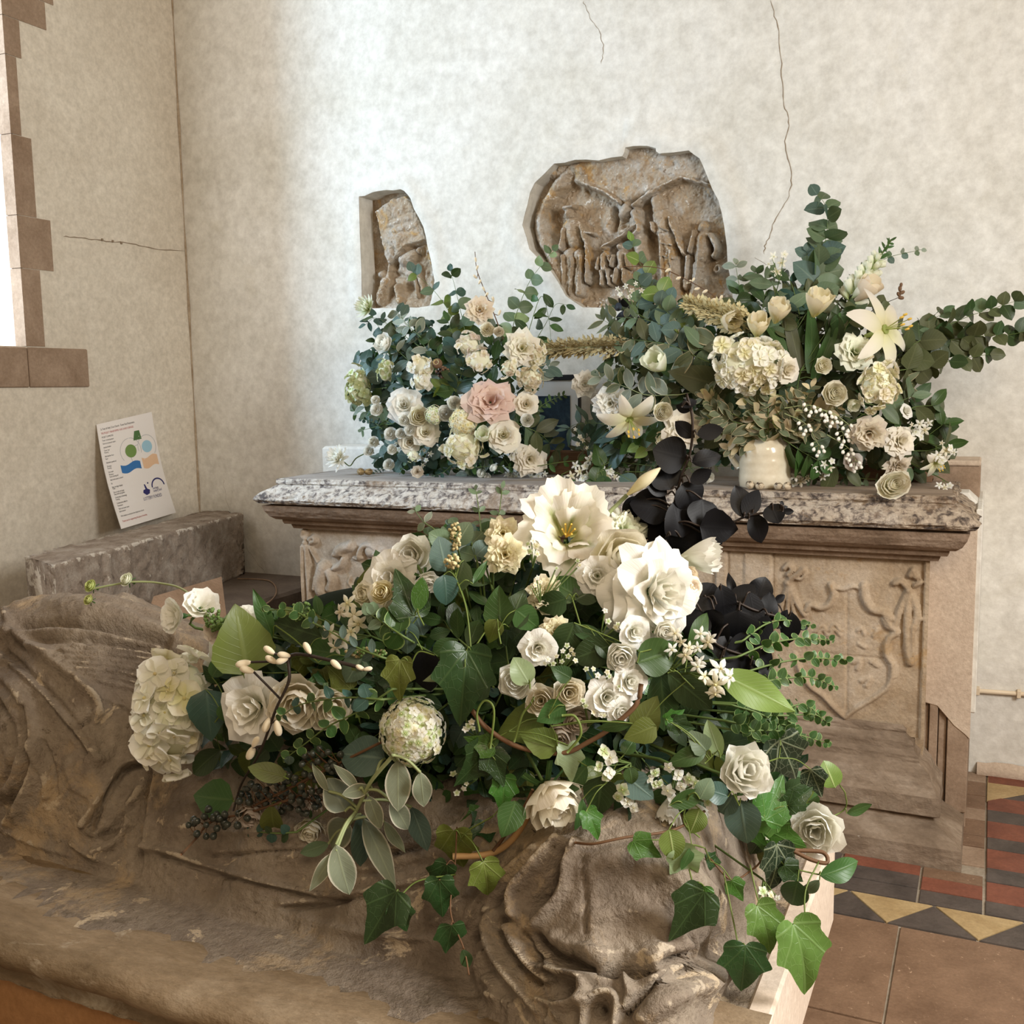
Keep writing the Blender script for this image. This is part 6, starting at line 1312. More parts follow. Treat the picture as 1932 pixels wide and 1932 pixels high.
# woody vine loops and cut twigs
def vine(label, path, rad, mat, off, name='vine', cat='twig', vol=None):
    v = vol or V_; P = [atd(a, b_, dep(v, a, b_, off)) for a, b_ in path]; S = smooth_line([tuple(p) for p in P], 6); b0 = np.array(S[0]); g = g_tube([tuple(np.array(s)-b0) for s in S], rad, mat, 7)
    o = obj(name, g_mesh(name, g), None, Matrix.Translation(Vector(b0))); props(o, label, cat); return o
vine('brown woody vine bowing across the centre beneath the rose group', [(890, 1340), (920, 1375), (980, 1410), (1060, 1421), (1110, 1400), (1150, 1375), (1200, 1330), (1210, 1290)], .0030, 'stem_brown', -.055)
vine('cut tan twig end lying over the carved stone at the lower centre', [(854, 1616), (920, 1612), (960, 1590), (990, 1550), (1010, 1500)], .0042, 'stem_tan', -.05)
vine('second thin tan twig crossing the cut twig', [(930, 1606), (950, 1580), (985, 1530), (1005, 1490)], .0022, 'stem_brown', -.06)
vine('green curling stalk arching above the brown vine', [(925, 1412), (932, 1340), (915, 1322), (900, 1345), (905, 1380)], .0014, 'vine_green', -.06)
vine('pale green stalk looping right of the shaded round bud', [(1070, 1420), (1096, 1385), (1085, 1352), (1060, 1350)], .0016, 'vine_green', -.08)
vine('thin green stalk rising to the globe bud from the vine', [(970, 1400), (985, 1350), (1000, 1330), (1008, 1315)], .0014, 'vine_green', -.06)
vine('reddish twig running along the upper edge of the boulder', [(1085, 1590), (1120, 1592), (1180, 1580), (1270, 1566), (1330, 1530)], .0016, 'stem_brown', -.07)
vine('knotted pinkish twig end under the far right rose', [(1490, 1602), (1530, 1622), (1560, 1628), (1552, 1608), (1500, 1604)], .0026, 'stem_brown', -.06)
vine('long thin brown stem hanging to the ivy at lower right', [(1340, 1620), (1380, 1660), (1420, 1640), (1440, 1620)], .0012, 'stem_brown', -.09)
vine('arching bare flower stalk at the far left above the effigy', [(400, 1170), (350, 1115), (300, 1100), (250, 1098), (210, 1104), (172, 1112)], .0016, 'stem_pale', -.0)
for (x, y, s, lab) in ((172, 1106, 24, 'small green bud at the tip of the bare stalk at far left'), (240, 1094, 26, 'cream bud on the bare stalk above the effigy'), (168, 1132, 20, 'small green bud hanging below the bare stalk')):
    bloom('flower_bud', ('bud', x), TR('limebud' if x != 240 else 'greenwhite', x, BUD, .0, 5, 4), x, y, s, lab, vol=V_, face=(-.5, .5), off=.0, joined=True, stem=False)
# tiny green bud clusters, dried heads
def speck(label, cx, cy, rx, ry, n, bs, mats, vol, off, name='bud_cluster', cat='greenery', seed=1, geo=None):
    r = random.Random(seed+int(cx)); gs = []; base = Vector(atd(cx, cy, vol.depth(cx, cy)+off))
    for i in range(n):
        a = r.uniform(0, 6.28); k = math.sqrt(r.random()); x, y = cx+rx*k*math.cos(a), cy+ry*k*math.sin(a); d = vol.depth(x, y)+off+r.uniform(-.012, .012); m = bs*d/F*r.uniform(.7, 1.2)
        p = Vector(atd(x, y, d))-base; dr = Vector((r.uniform(-1, 1), r.uniform(-1, 1), r.uniform(-1, 1)))
        gs.append(((geo or g_sphere(.5, r.choice(mats), 6, 5)), leaf_matrix(p, dr, VN+dr*.3, m)))
        if i % 3 == 0: gs.append((g_tube([(0, 0, 0), tuple(p)], .0005, 'stem_green', 3), Matrix()))
    gs.append((g_tube([(0, 0, 0), tuple((Vector(vol.C)-base)*.5)], .0014, 'stem_green', 5), Matrix()))
    o = obj(name, g_mesh(name, g_join(gs)), None, Matrix.Translation(base)); props(o, label, cat, kind=None); return o
m_lb = MATS['tiny_green']
speck('cluster of tiny bright green buds beside the left funnel flowers', 402, 1170, 18, 22, 40, 8, ['tiny_green'], V_, -.03); speck('tiny green buds left of the upright serrated leaf tip', 420, 1180, 20, 14, 30, 8, ['tiny_green'], V_, -.02, seed=5)
speck('cluster of tiny green buds at the left below the chest tomb', 570, 1155, 22, 20, 45, 8, ['tiny_green'], V_, -.01)
speck('dried brownish seed head in the upper left of the spray', 858, 1012, 12, 26, 60, 7, ['plume_dull', 'plume'], V_, -.055, 'dried_flower'); speck('second dried seed head just above the large round leaf', 853, 1060, 14, 14, 40, 7, ['plume_dull', 'plume'], V_, -.075, 'dried_flower')
speck('dull moss-like flower spike lying across the left centre', 690, 1232, 40, 9, 80, 7, ['plume_dull', 'tiny_green'], V_, -.03, 'dried_flower')
# eucalyptus tips reaching over the top left
E_ = lambda lab, path, size, mats, n, shape='round', **k: sprig('eucalyptus_sprig', lab, 'foliage', path, V_, size, shape, mats, n, **k)
E_('thin eucalyptus tip leaning left in front of the slab edge', [(870, 1080), (830, 1010), (800, 985), (782, 962)], .026, ['eucgreen', 'silver'], 4, 'ellip', off=.0)
E_('upright eucalyptus tip just left of centre, tallest over the slab', [(910, 1080), (908, 1010), (903, 960), (898, 925)], .025, ['eucgreen'], 5, 'ellip', off=.01)
E_('eucalyptus tip close to the right of the tallest one', [(930, 1080), (935, 1010), (943, 960), (947, 922)], .023, ['eucgreen'], 5, 'ellip', off=.01)
E_('arching eucalyptus twig with half-round leaves above the dried seed head', [(900, 1060), (880, 1000), (855, 990)], .03, ['eucgreen', 'blue'], 4, off=-.01)
E_('blue-green small-leaved sprig at the left under the tomb corner', [(720, 1240), (670, 1220), (620, 1190), (590, 1175)], .024, ['teal', 'blue'], 5, 'ellip', off=-.05)
E_('small round-leaved sprig crossing the second rose', [(720, 1320), (660, 1316), (600, 1322), (560, 1332), (530, 1352)], .022, ['boxrim', 'teal'], 6, 'round', off=-.075)
E_('small grey-leaved sprig under the third rose', [(740, 1300), (680, 1340), (620, 1370), (580, 1400), (540, 1430)], .024, ['boxrim', 'blue'], 7, 'round', off=-.07)
E_('pale rimmed leaves at the tip near the left tomb corner', [(600, 1180), (560, 1155), (530, 1150), (505, 1152)], .02, ['boxrim'], 4, 'round', off=-.02)
E_('pale rimmed sprig left of the dark round leaves', [(760, 1200), (730, 1180), (700, 1160)], .032, ['boxrim', 'eucgreen'], 4, 'round', off=-.06)
E_('little sprig with dark round leaves below the pale rose at lower left', [(560, 1570), (520, 1572), (470, 1568)], .018, ['teal', 'dark'], 4, 'round', off=-.04)
# box-like eucalyptus at the right edge
for i, (pth, nn) in enumerate((([(1390, 1240), (1450, 1215), (1510, 1205), (1570, 1208)], 10), ([(1400, 1270), (1470, 1250), (1530, 1242), (1602, 1245)], 11), ([(1420, 1290), (1480, 1280), (1530, 1278), (1575, 1295)], 10), ([(1430, 1330), (1480, 1335), (1520, 1330), (1560, 1362)], 9),
                               ([(1400, 1380), (1450, 1378), (1500, 1385), (1562, 1402)], 10), ([(1440, 1350), (1490, 1350), (1535, 1348), (1560, 1362)], 8), ([(1380, 1330), (1430, 1345), (1470, 1365), (1500, 1370)], 8), ([(1400, 1210), (1440, 1180), (1480, 1170), (1530, 1180)], 8), ([(1370, 1360), (1410, 1370), (1440, 1400), (1480, 1410)], 8))):
    E_(['topmost fine box-leaved sprig at the right edge', 'longest fine box-leaved sprig pointing right over the shield carving', 'box-leaved sprig drooping slightly, third from the top at the right edge', 'box-leaved sprig beside the tip of the lime leaf', 'lowest long box-leaved sprig over the tomb base', 'short box-leaved sprig above the lowest long one', 'box-leaved sprig hidden under the lime leaf', 'short box-leaved sprig beneath the black leaves', 'box-leaved sprig above the net-veined ivy leaf'][i],
       pth, .0165, ['boxrim'], nn, 'round', off=-.01, flat=1.2, spread=70)
# ---- black eucalyptus
B_ = lambda lab, path, lv, **k: hand('black_eucalyptus', lab, 'foliage', path, V_, [(q[0], q[1], q[2]*(.92 if q[4] == 'round' else 1.05))+q[3:] for q in lv], 'stem_dark', wsc=1.28, **k)
B_('tall stem of large black eucalyptus leaves rising in front of the vase', [(1185, 1220), (1240, 1080), (1265, 980), (1285, 900), (1303, 850), (1306, 790), (1295, 742)],
   [(1266, 858, 64, 165, 'round', 'blackleaf'), (1337, 816, 44, 10, 'ellip', 'blackleaf'), (1293, 812, 40, 140, 'ellip', 'blackleaf'), (1330, 865, 50, 15, 'ellip', 'blackleaf'), (1258, 900, 56, 110, 'round', 'blackleaf'), (1240, 922, 42, 150, 'ellip', 'blackleaf'),
    (1228, 955, 72, 170, 'round', 'blackleaf'), (1302, 935, 60, 300, 'round', 'blackleaf'), (1325, 968, 56, 270, 'round', 'blackleaf'), (1280, 985, 70, 100, 'round', 'blackleaf', -.01), (1212, 985, 66, 280, 'round', 'blackleaf'), (1355, 996, 66, 355, 'ovate', 'blackleaf', -.01), (1250, 1010, 60, 250, 'round', 'blackleaf'),
    (1310, 1020, 60, 330, 'round', 'blackleaf'), (1200, 960, 50, 230, 'round', 'blackleaf'), (1270, 1040, 66, 280, 'round', 'blackleaf'), (1340, 1015, 40, 330, 'ellip', 'blackleaf'), (1300, 760, 30, 30, 'ellip', 'blackleaf'), (1290, 770, 26, 160, 'ellip', 'blackleaf'), (1235, 1045, 56, 260, 'round', 'blackleaf'), (1320, 900, 40, 30, 'ellip', 'blackleaf')], off=.02, rad=.002)
B_('black eucalyptus twig branching right in front of the slab edge', [(1345, 1010), (1385, 985), (1415, 972), (1450, 967), (1480, 962)], [(1402, 950, 60, 110, 'ellip', 'blackleaf'), (1417, 952, 50, 60, 'ellip', 'blackleaf'), (1430, 995, 56, 290, 'ellip', 'blackleaf'), (1460, 968, 38, 290, 'round', 'blackleaf'), (1486, 965, 18, 0, 'ellip', 'blackleaf'), (1476, 950, 12, 60, 'ellip', 'blackleaf'), (1480, 958, 12, 20, 'ellip', 'blackleaf')], off=.02, rad=.0018)
B_('spreading black eucalyptus branch at the right in front of the carved shield', [(1280, 1150), (1320, 1130), (1370, 1128), (1420, 1150), (1470, 1165), (1510, 1185)],
   [(1325, 1145, 52, 190, 'ellip', 'blackleaf'), (1335, 1118, 46, 60, 'round', 'blackleaf'), (1366, 1138, 70, 280, 'ellip', 'blackleaf'), (1436, 1110, 42, 70, 'round', 'blackleaf'), (1398, 1130, 60, 40, 'ellip', 'blackleaf'), (1420, 1148, 60, 280, 'ellip', 'blackleaf'), (1394, 1185, 72, 270, 'round', 'blackleaf'), (1344, 1168, 40, 260, 'round', 'blackleaf'),
    (1450, 1150, 54, 80, 'ellip', 'blackleaf'), (1438, 1190, 60, 250, 'ellip', 'blackleaf'), (1492, 1182, 52, 265, 'ellip', 'blackleaf'), (1470, 1130, 22, 30, 'ellip', 'blackleaf'), (1510, 1180, 26, 350, 'ellip', 'blackleaf'), (1476, 1170, 36, 60, 'ellip', 'blackleaf'), (1380, 1105, 40, 100, 'lance', 'blackleaf'), (1310, 1175, 56, 240, 'round', 'blackleaf')], off=-.0, rad=.0018)
B_('lowest black eucalyptus leaves behind the lime leaf', [(1330, 1200), (1370, 1225), (1420, 1240)], [(1405, 1245, 90, 350, 'round', 'blackleaf'), (1440, 1245, 40, 330, 'round', 'blackleaf'), (1370, 1225, 50, 60, 'round', 'blackleaf'), (1440, 1275, 60, 320, 'ellip', 'blackleaf'), (1360, 1200, 50, 240, 'ellip', 'blackleaf')], off=-.0, rad=.0018)
# ground the hidden stems: a wreath frame under the spray
# ================================================================ REAR BOUQUETS
def silfill(poly, n, dmin, seed, vol, centre, kinds, label, group, L=(45, 75), off=.03, np_=5, regs=None, **k):
    for i, (x, y) in enumerate(scatter(poly, n, dmin, seed)):
        r = random.Random(i*5+seed); ang = math.atan2(y-centre[1], x-centre[0])+r.uniform(-.6, .6); l = r.uniform(*L)
        p0 = (x-math.cos(ang)*l*.6, y-math.sin(ang)*l*.6); p2 = (x+math.cos(ang+.2)*l*.5, y+math.sin(ang+.2)*l*.5)
        shp, ms, sz, md = kinds[i % len(kinds)]
        fd = {'round': 'round-leaved', 'ellip': 'oval-leaved', 'ovate': 'broad-leaved', 'lance': 'narrow-leaved'}[shp]
        lab_ = fd+' '+label.replace('REG', region(x, y, *regs))
        sprig('foliage_stem', lab_, 'foliage', [p0, (x, y), p2], vol, sz, shp, ms, np_, md, off=off+r.uniform(-.03, .05), group=group+': '+lab_, seed=i+seed, spread=55, taper=.8, root=False, rad=.0014, **k)
def under(poly, n, label, vol, lfs, seed, dz=(.05, .15), sz=(.02, .045)):
    r = random.Random(seed); gs = []; xs_ = [p[0] for p in poly]; ys_ = [p[1] for p in poly]
    while len(gs) < n:
        p = (r.uniform(min(xs_), max(xs_)), r.uniform(min(ys_), max(ys_)))
        if not inside(p, poly): continue
        d = vol.depth(*p)+r.uniform(*dz); q = Vector(atd(p[0], p[1], d)); dr = Vector((r.uniform(-1, 1), r.uniform(-1, 1), r.uniform(-1, 1)))
        gs.append((r.choice(lfs), leaf_matrix(q, dr, VN+dr.cross(VN)*.6, r.uniform(*sz))))
    o = obj('undergrowth', g_mesh('undergrowth', g_join(gs))); props(o, label, 'greenery', kind='stuff')
polyBL = [(700, 640), (760, 600), (830, 610), (900, 640), (980, 650), (1010, 680), (1015, 760), (1025, 850), (1000, 890), (900, 890), (800, 890), (740, 880), (710, 800), (690, 740)]
polyBR = [(1160, 590), (1250, 560), (1340, 590), (1440, 560), (1540, 540), (1620, 560), (1680, 640), (1700, 740), (1760, 790), (1780, 860), (1700, 890), (1560, 880), (1490, 850), (1390, 840), (1300, 860), (1200, 880), (1130, 880), (1110, 840), (1125, 770), (1160, 700)]
under(polyBL, 900, 'deep shaded small greenery inside the rear left arrangement', VL, [g_leaf('ellip', 'dark', 1), g_leaf('round', 'teal', 2), g_leaf('lance', 'mid', 3)], 91)
under(polyBR, 1300, 'deep shaded small greenery inside the rear right arrangement', VRt, [g_leaf('ellip', 'dark', 2), g_leaf('ellip', 'warmgreen', 1), g_leaf('lance', 'warmgreen', 3)], 92)
silfill(polyBL, 46, 34, 21, VL, (870, 790), [('round', ['teal', 'blue'], .062, 'pair'), ('ellip', ['dark', 'mid'], .07, 'alt'), ('ellip', ['blue', 'silver'], .07, 'pair'), ('ovate', ['dark', 'teal'], .07, 'alt')],
        'blue-green filler stem in the REG rear left arrangement', 'rear left filler', regs=((740, 830, 920, 1000), (710, 800)))
silfill(polyBR, 74, 36, 33, VRt, (1420, 790), [('ellip', ['warmgreen', 'dark'], .08, 'alt'), ('lance', ['warmgreen', 'sage'], .085, 'pair'), ('round', ['warmgreen', 'eucgreen'], .06, 'pair'), ('ovate', ['dark', 'warmgreen'], .075, 'alt')],
        'olive-green filler stem in the REG rear right arrangement', 'rear right filler', regs=((1200, 1330, 1500, 1640), (660, 780)))
def back(vol, kind, T, x, y, s, lab, face=(0, 0), off=-.03, key=None, spin=0., sx=1., joined=None, cat='flower', stem=False):
    off -= .07
    return bloom(kind, key or (kind, x, y), T, x, y, s, lab, cat, vol, face, spin, off, joined if joined is not None else s < 34, sx=sx, stem=stem)
rs = lambda m, sd, lay=None, ruf=.015: TR(m, sd, lay, ruf, 5, 5)
hd = lambda ks, n, fs, sd, ell=(1, 1, .8): head([FLO[k] for k in ks], int(n*.8), fs*1.05, sd, ell, -.3, .36)
# ---- rear left arrangement
A = lambda *a, **k: back(VL, *a, **k)
A('agapanthus', lambda: T_mum('greenwhite', 2, rows=((16, 1.1, -.2), (14, .8, -.2), (10, .4, -.2)), wd=.12), 696, 582, 56, 'green-white spidery bloom turned left at the top left of the rear left arrangement', face=(-.9, .4), off=.06)
A('spray_rose', rs('white', 31, BUD), 725, 648, 38, 'white bloom half hidden behind grey leaves, just under the spidery bloom', face=(-.7, .2), off=.03)
A('hydrangea', hd(['antique', 'antique', 'greenwhite'], 40, .34, 5, (.75, 1.15, .8)), 676, 730, 66, 'faded olive-green hydrangea head at the far left of the rear left arrangement', off=.03)
A('hydrangea', hd(['greenwhite', 'antique'], 26, .34, 6, (.7, 1.1, .8)), 727, 700, 44, 'pale lime hydrangea tuft beside the faded olive one', off=.03)
A('rose', rs('white', 41), 763, 764, 48, 'white rose, upper one of the white group at the left of the rear left arrangement', face=(0, .1))
A('rose', rs('cream', 42, BUD), 790, 785, 40, 'cream rose tucked right below the upper white rose', face=(.2, 0))
A('rose', rs('cream', 43), 804, 815, 38, 'cream rose low in the rear left arrangement, beside the viburnum', face=(.1, .1))
A('rose', rs('warmwhite', 44, SPR), 773, 835, 36, 'beige-cream bloom directly beneath the small waxy buds', face=(0, -.2))
for i, (x, y, s, lab) in enumerate(((711, 773, 24, 'small white bud left of the upper white rose'), (709, 755, 18, 'tiny white bud above the leftmost white bud'), (737, 819, 26, 'left bud in the row of three white buds'), (756, 818, 20, 'middle bud in the row of three white buds'), (774, 812, 22, 'right bud with open centre in the row of three white buds'),
                               (705, 834, 22, 'white bud at the lower left rim of the rear left arrangement'), (696, 851, 20, 'lowest white bud at the left rim, over the tomb slab'), (763, 793, 24, 'small white bud between the two roses'), (740, 848, 20, 'small white tuft low on the left'), (734, 877, 22, 'white bloom lying on the slab beside the dark sprig'))):
    A('flower_bud', rs('pure', 50+i % 3, BUD, .005), x, y, s, lab, face=(-.1, .1), key=('fb', i % 3), off=-.06)
A('ranunculus', rs('white', 61, RAN, .006), 857, 760, 28, 'small round white ranunculus, top of the three at the centre'); A('ranunculus', rs('white', 62, RAN, .006), 841, 780, 32, 'round white ranunculus, left of the three at the centre'); A('ranunculus', rs('warmwhite', 63, RAN, .006), 874, 772, 28, 'round cream ranunculus, right of the three at the centre')
A('viburnum', head([FIVE['cream'], FIVE['yellowcream']], 70, .2, 7), 874, 797, 58, 'cream viburnum head of tiny florets in the middle of the rear left arrangement', off=-.05); A('viburnum', head([FIVE['greenwhite'], FIVE['cream']], 50, .22, 8), 820, 783, 40, 'pale viburnum head between white roses and ranunculus', off=-.03)
A('hydrangea', hd(['cream', 'warmwhite', 'cream'], 50, .32, 9, (1, 1, .8)), 876, 842, 78, 'large cream hydrangea head low in the middle of the rear left arrangement', off=-.06)
A('tulip', lambda: T_tulip('greenwhite', 5, .04, .03, .85), 912, 824, 30, 'small greenish white double tulip right of the cream hydrangea', face=(0, .5), joined=True, off=-.07)
A('rose', rs('cream', 65), 950, 820, 46, 'cream rose at the lower right of the rear left arrangement', face=(0, .1), off=-.07)
A('peony', rs('blush', 66, PEO, .03), 925, 756, 62, 'ruffled blush pink bloom, the only pink one in the arrangements', face=(0, .1), off=-.05, sx=1.25)
A('rose', rs('warmwhite', 67, SPR), 993, 762, 40, 'beige open rose right of the blush pink bloom'); A('flower_bud', rs('pure', 68, BUD, .004), 995, 793, 26, 'round white bud below the beige rose', off=-.06)
A('rose', rs('cream', 69, PEO, .03), 985, 656, 52, 'cream ruffled rose at the upper right of the rear left arrangement'); A('hydrangea', hd(['drycream', 'warmwhite'], 36, .34, 10, (.8, 1.1, .8)), 1013, 672, 44, 'dried cream hydrangea right of the ruffled rose', off=-.01)
A('hydrangea', hd(['drycream', 'beige'], 40, .32, 11, (1, .9, .8)), 1002, 716, 50, 'dried tan hydrangea between ruffled rose and beige rose', off=-.02)
A('hydrangea', hd(['warmwhite', 'beige'], 12, .5, 12), 961, 695, 36, 'small group of beige-white florets above the blush pink bloom', off=-.04)
A('stock_flower', rs('palepeach', 70, PEO, .03), 905, 584, 38, 'waxy peach bloom high in the rear left arrangement', off=-.0); A('flower_bud', rs('warmwhite', 71, BUD), 919, 622, 28, 'warm white bud just under the waxy peach bloom', off=-.02); A('flower_bud', rs('warmwhite', 72, BUD), 941, 626, 20, 'smaller warm white bud right of the other under the peach bloom', off=-.02)
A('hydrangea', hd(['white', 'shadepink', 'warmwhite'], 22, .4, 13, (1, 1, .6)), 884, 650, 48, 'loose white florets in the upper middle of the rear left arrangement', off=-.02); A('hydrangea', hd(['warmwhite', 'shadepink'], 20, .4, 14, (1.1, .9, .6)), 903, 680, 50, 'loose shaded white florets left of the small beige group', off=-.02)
A('hydrangea', hd(['white', 'warmwhite'], 12, .62, 15, (1, 1, .6)), 798, 690, 44, 'big-petalled white florets, upper pair at the left of the seed pods', off=-.05); A('hydrangea', hd(['white', 'pure'], 10, .62, 16, (1, 1, .6)), 796, 720, 38, 'big-petalled white florets, lower pair at the left of the seed pods', off=-.05)
A('seed_pod', lambda: [('pod', g_sphere(.42, 'seed_pod', 12, 8, .8), Matrix()), ('rim', g_join([(g_flat(.25, .2, i, 'plume_dull', 3, 4, rec=-.8), Matrix.Translation((0, 0, .25)) @ RZ(i*.785)) for i in range(8)]), Matrix())], 825, 686, 24, 'brown open seed pod beside the big-petalled white florets', face=(-.2, .2), off=-.05, joined=False, cat='seed pod')
speck('dark burgundy cone of tiny seeds below the brown seed pod', 836, 702, 14, 10, 60, 6, ['seed_pod', 'stem_dark'], VL, -.05, 'dried_flower')
A('rose', rs('warmwhite', 73, PEO, .03), 1000, 868, 46, 'beige rose at the lower right foot of the rear left arrangement', face=(.1, -.2), off=-.05)
A('flower_bud', rs('beige', 74, SPR), 787, 890, 20, 'small beige bloom lying at the foot of the rear left arrangement', off=-.08)
A('hydrangea', hd(['greenwhite', 'pure'], 14, .4, 17), 779, 860, 24, 'small green-white tuft low in the left centre', off=-.07, joined=True)
cluster('snowberry', 'three round white buds hanging at the foot of the rear left arrangement', 'flower', VL, [(908, 893, 20), (932, 883, 20), (919, 901, 20)], [g_join([(g, M) for _, g, M in TR('pure', 3, BUD, .004, 5, 5)()])], off=-.07, stemto=(912, 850), mat='stem_dark')
for lab, its, to in (('white star blossoms under the cream rose', [(970, 852, 18), (966, 862, 18), (974, 860, 14)], (975, 840)), ('bright white blossom cluster at the slab edge, middle', [(958, 894, 20), (966, 904, 22), (974, 898, 20), (960, 908, 18), (970, 912, 16)], (965, 885)),
                    ('white star blossoms at the slab edge beside the bright cluster', [(1002, 900, 22), (1016, 898, 20), (1022, 906, 18), (1010, 912, 18), (1028, 894, 14)], (1010, 885)), ('long strand of tiny white bells hanging in the left centre', [(800, 850, 12), (790, 862, 14), (798, 878, 12), (804, 868, 12), (812, 856, 14), (786, 846, 12)], (795, 838)),
                    ('white florets low at the left above the slab', [(742, 842, 14), (752, 848, 14), (748, 836, 12), (738, 852, 12)], (745, 860))):
    cluster('jasmine', lab, 'flower', VL, its, [STAR['pure'], FIVE['pure']], off=-.07, stemto=to, part='star_flower')
S_ = lambda vol, lab, path, size, mats, n, shape='round', mode='pair', **k: sprig(k.pop('name', 'eucalyptus_sprig'), lab, 'foliage', path, vol, size*(1.38 if size > .043 else 1.), shape, mats, n, mode, **k)
S_(VL, 'olive eucalyptus branch arching to the upper left over the small carved stone', [(900, 700), (860, 610), (820, 550), (778, 512)], .052, ['eucgreen', 'olive', 'blue'], 6, off=.06)
S_(VL, 'dark eucalyptus branch ending in a pair of leaves below the niche stone', [(890, 680), (872, 600), (858, 540), (850, 512)], .050, ['dark', 'eucgreen', 'teal'], 5, off=.05)
S_(VL, 'grey-green branch leaning left from the top of the rear left arrangement', [(840, 700), (790, 640), (755, 600)], .056, ['blue', 'silver'], 5, 'ellip', off=.03)
S_(VL, 'teal sprig reaching out to the left under the spidery bloom', [(800, 660), (750, 625), (710, 600), (690, 612)], .046, ['teal'], 5, 'ellip', off=.03)
S_(VL, 'felted grey leaves in the left upper quarter of the rear left arrangement', [(820, 740), (780, 690), (745, 660), (725, 670)], .066, ['silver', 'blue'], 5, 'ellip', off=-.0)
S_(VL, 'tall pale green eucalyptus branch reaching to the large relief', [(960, 650), (975, 590), (1000, 530), (1030, 490), (1042, 472)], .048, ['eucgreen', 'palegreen'], 7, off=.1)
S_(VL, 'dark leafy branch hanging down in front of the relief corner', [(1000, 660), (1030, 610), (1048, 575), (1068, 575)], .062, ['dark'], 6, 'ellip', 'alt', off=.1)
S_(VL, 'second dark branch bending down right of the rear left arrangement', [(990, 650), (1020, 560), (1035, 600), (1040, 650)], .056, ['dark', 'mid'], 6, 'ellip', 'alt', off=.09)
S_(VL, 'two round leaves sticking out at the far left middle', [(740, 800), (700, 780), (668, 776)], .05, ['eucgreen'], 3, 'ellip', off=.0); S_(VL, 'round leaves at the lower far left', [(740, 800), (710, 805), (684, 812)], .05, ['eucgreen'], 2, 'ellip', off=.0)
S_(VL, 'fine teal sprig at the left between the white buds', [(740, 830), (710, 800), (680, 790)], .022, ['teal'], 8, off=-.02); S_(VL, 'teal sprig touching the slab at the left foot', [(790, 850), (760, 885), (748, 905)], .026, ['teal', 'mid'], 6, off=-.06)
S_(VL, 'teal sprig touching the slab below the cream hydrangea', [(860, 870), (835, 892), (806, 900)], .028, ['teal'], 6, off=-.08); S_(VL, 'glossy dark leaves in the centre above the white ranunculus', [(860, 740), (868, 715), (875, 690)], .056, ['teal', 'dark'], 4, 'obov', off=-.05)
S_(VL, 'dark leaves spreading at the lower right of the rear left arrangement', [(980, 800), (1020, 820), (1050, 850)], .075, ['warmgreen', 'eucgreen'], 5, 'ellip', off=-.02); S_(VL, 'fern-like greenery right of the beige rose', [(990, 790), (1030, 760), (1065, 745)], .030, ['mid', 'dark'], 9, 'ellip', off=.01)
S_(VL, 'olive round leaves left of the blush pink bloom', [(860, 740), (850, 728), (830, 730)], .055, ['olive', 'mid'], 3, 'ovate', off=-.05)
S_(VL, 'green pointed leaves above the cream rose at lower right', [(930, 790), (905, 775), (890, 768)], .06, ['mid'], 3, 'lance', off=-.08)
twig('catkin_twig', 'tall thin budding twig standing above the rear left arrangement', 'twig', [(950, 640), (935, 600), (915, 550), (900, 510), (896, 475)], VL, [(897, 490, 10, 100), (900, 505, 10, 70), (896, 522, 10, 140), (905, 532, 10, 60), (912, 545, 10, 120), (918, 556, 11, 60), (930, 565, 12, 100), (942, 590, 12, 70)], CAT, 'stem_brown', .0022, .05, 'catkin')
def plume(label, a, b_, w, n, vol, off, mat, bs, taper=.3, name='plume_flower', seed=3):
    r = random.Random(seed); gs = []; P0 = Vector(atd(a[0], a[1], vol.depth(*a)+off)); P1 = Vector(atd(b_[0], b_[1], vol.depth(*b_)+off)); ax = P1-P0; L = ax.length
    gs.append((g_tube([(0, 0, 0), tuple(ax)], .0018, 'stem_pale', 5), Matrix()))
    sm = g_star_small(mat)
    for i in range(n):
        t = r.random(); rad = w*vol.depth(*a)/F*(1-(1-taper)*t)*math.sqrt(r.random())*.5; dv = Vector((r.uniform(-1, 1), r.uniform(-1, 1), r.uniform(-1, 1))); dv = (dv-ax*dv.dot(ax)/(L*L)).normalized()
        gs.append((sm, leaf_matrix(ax*t+dv*rad, dv+ax*.5/L, dv.cross(ax), bs*r.uniform(.7, 1.3))))
    o = obj(name, g_mesh(name, g_join(gs)), None, Matrix.Translation(P0)); props(o, label, 'flower')
def g_star_small(mat): return g_join([(g_flat(1., .6, i, mat, 3, 3, rec=.1), RZ(i*2.09)) for i in range(3)])
plume('dull gold plume lying level between the two rear arrangements', (1180, 652), (1028, 658), 36, 320, VRt, .0, 'plume_dull', .018, .7)
plume('pale yellow plume at the top centre of the rear right arrangement', (1400, 606), (1295, 570), 52, 420, VRt, -.05, 'plume', .018, .35)
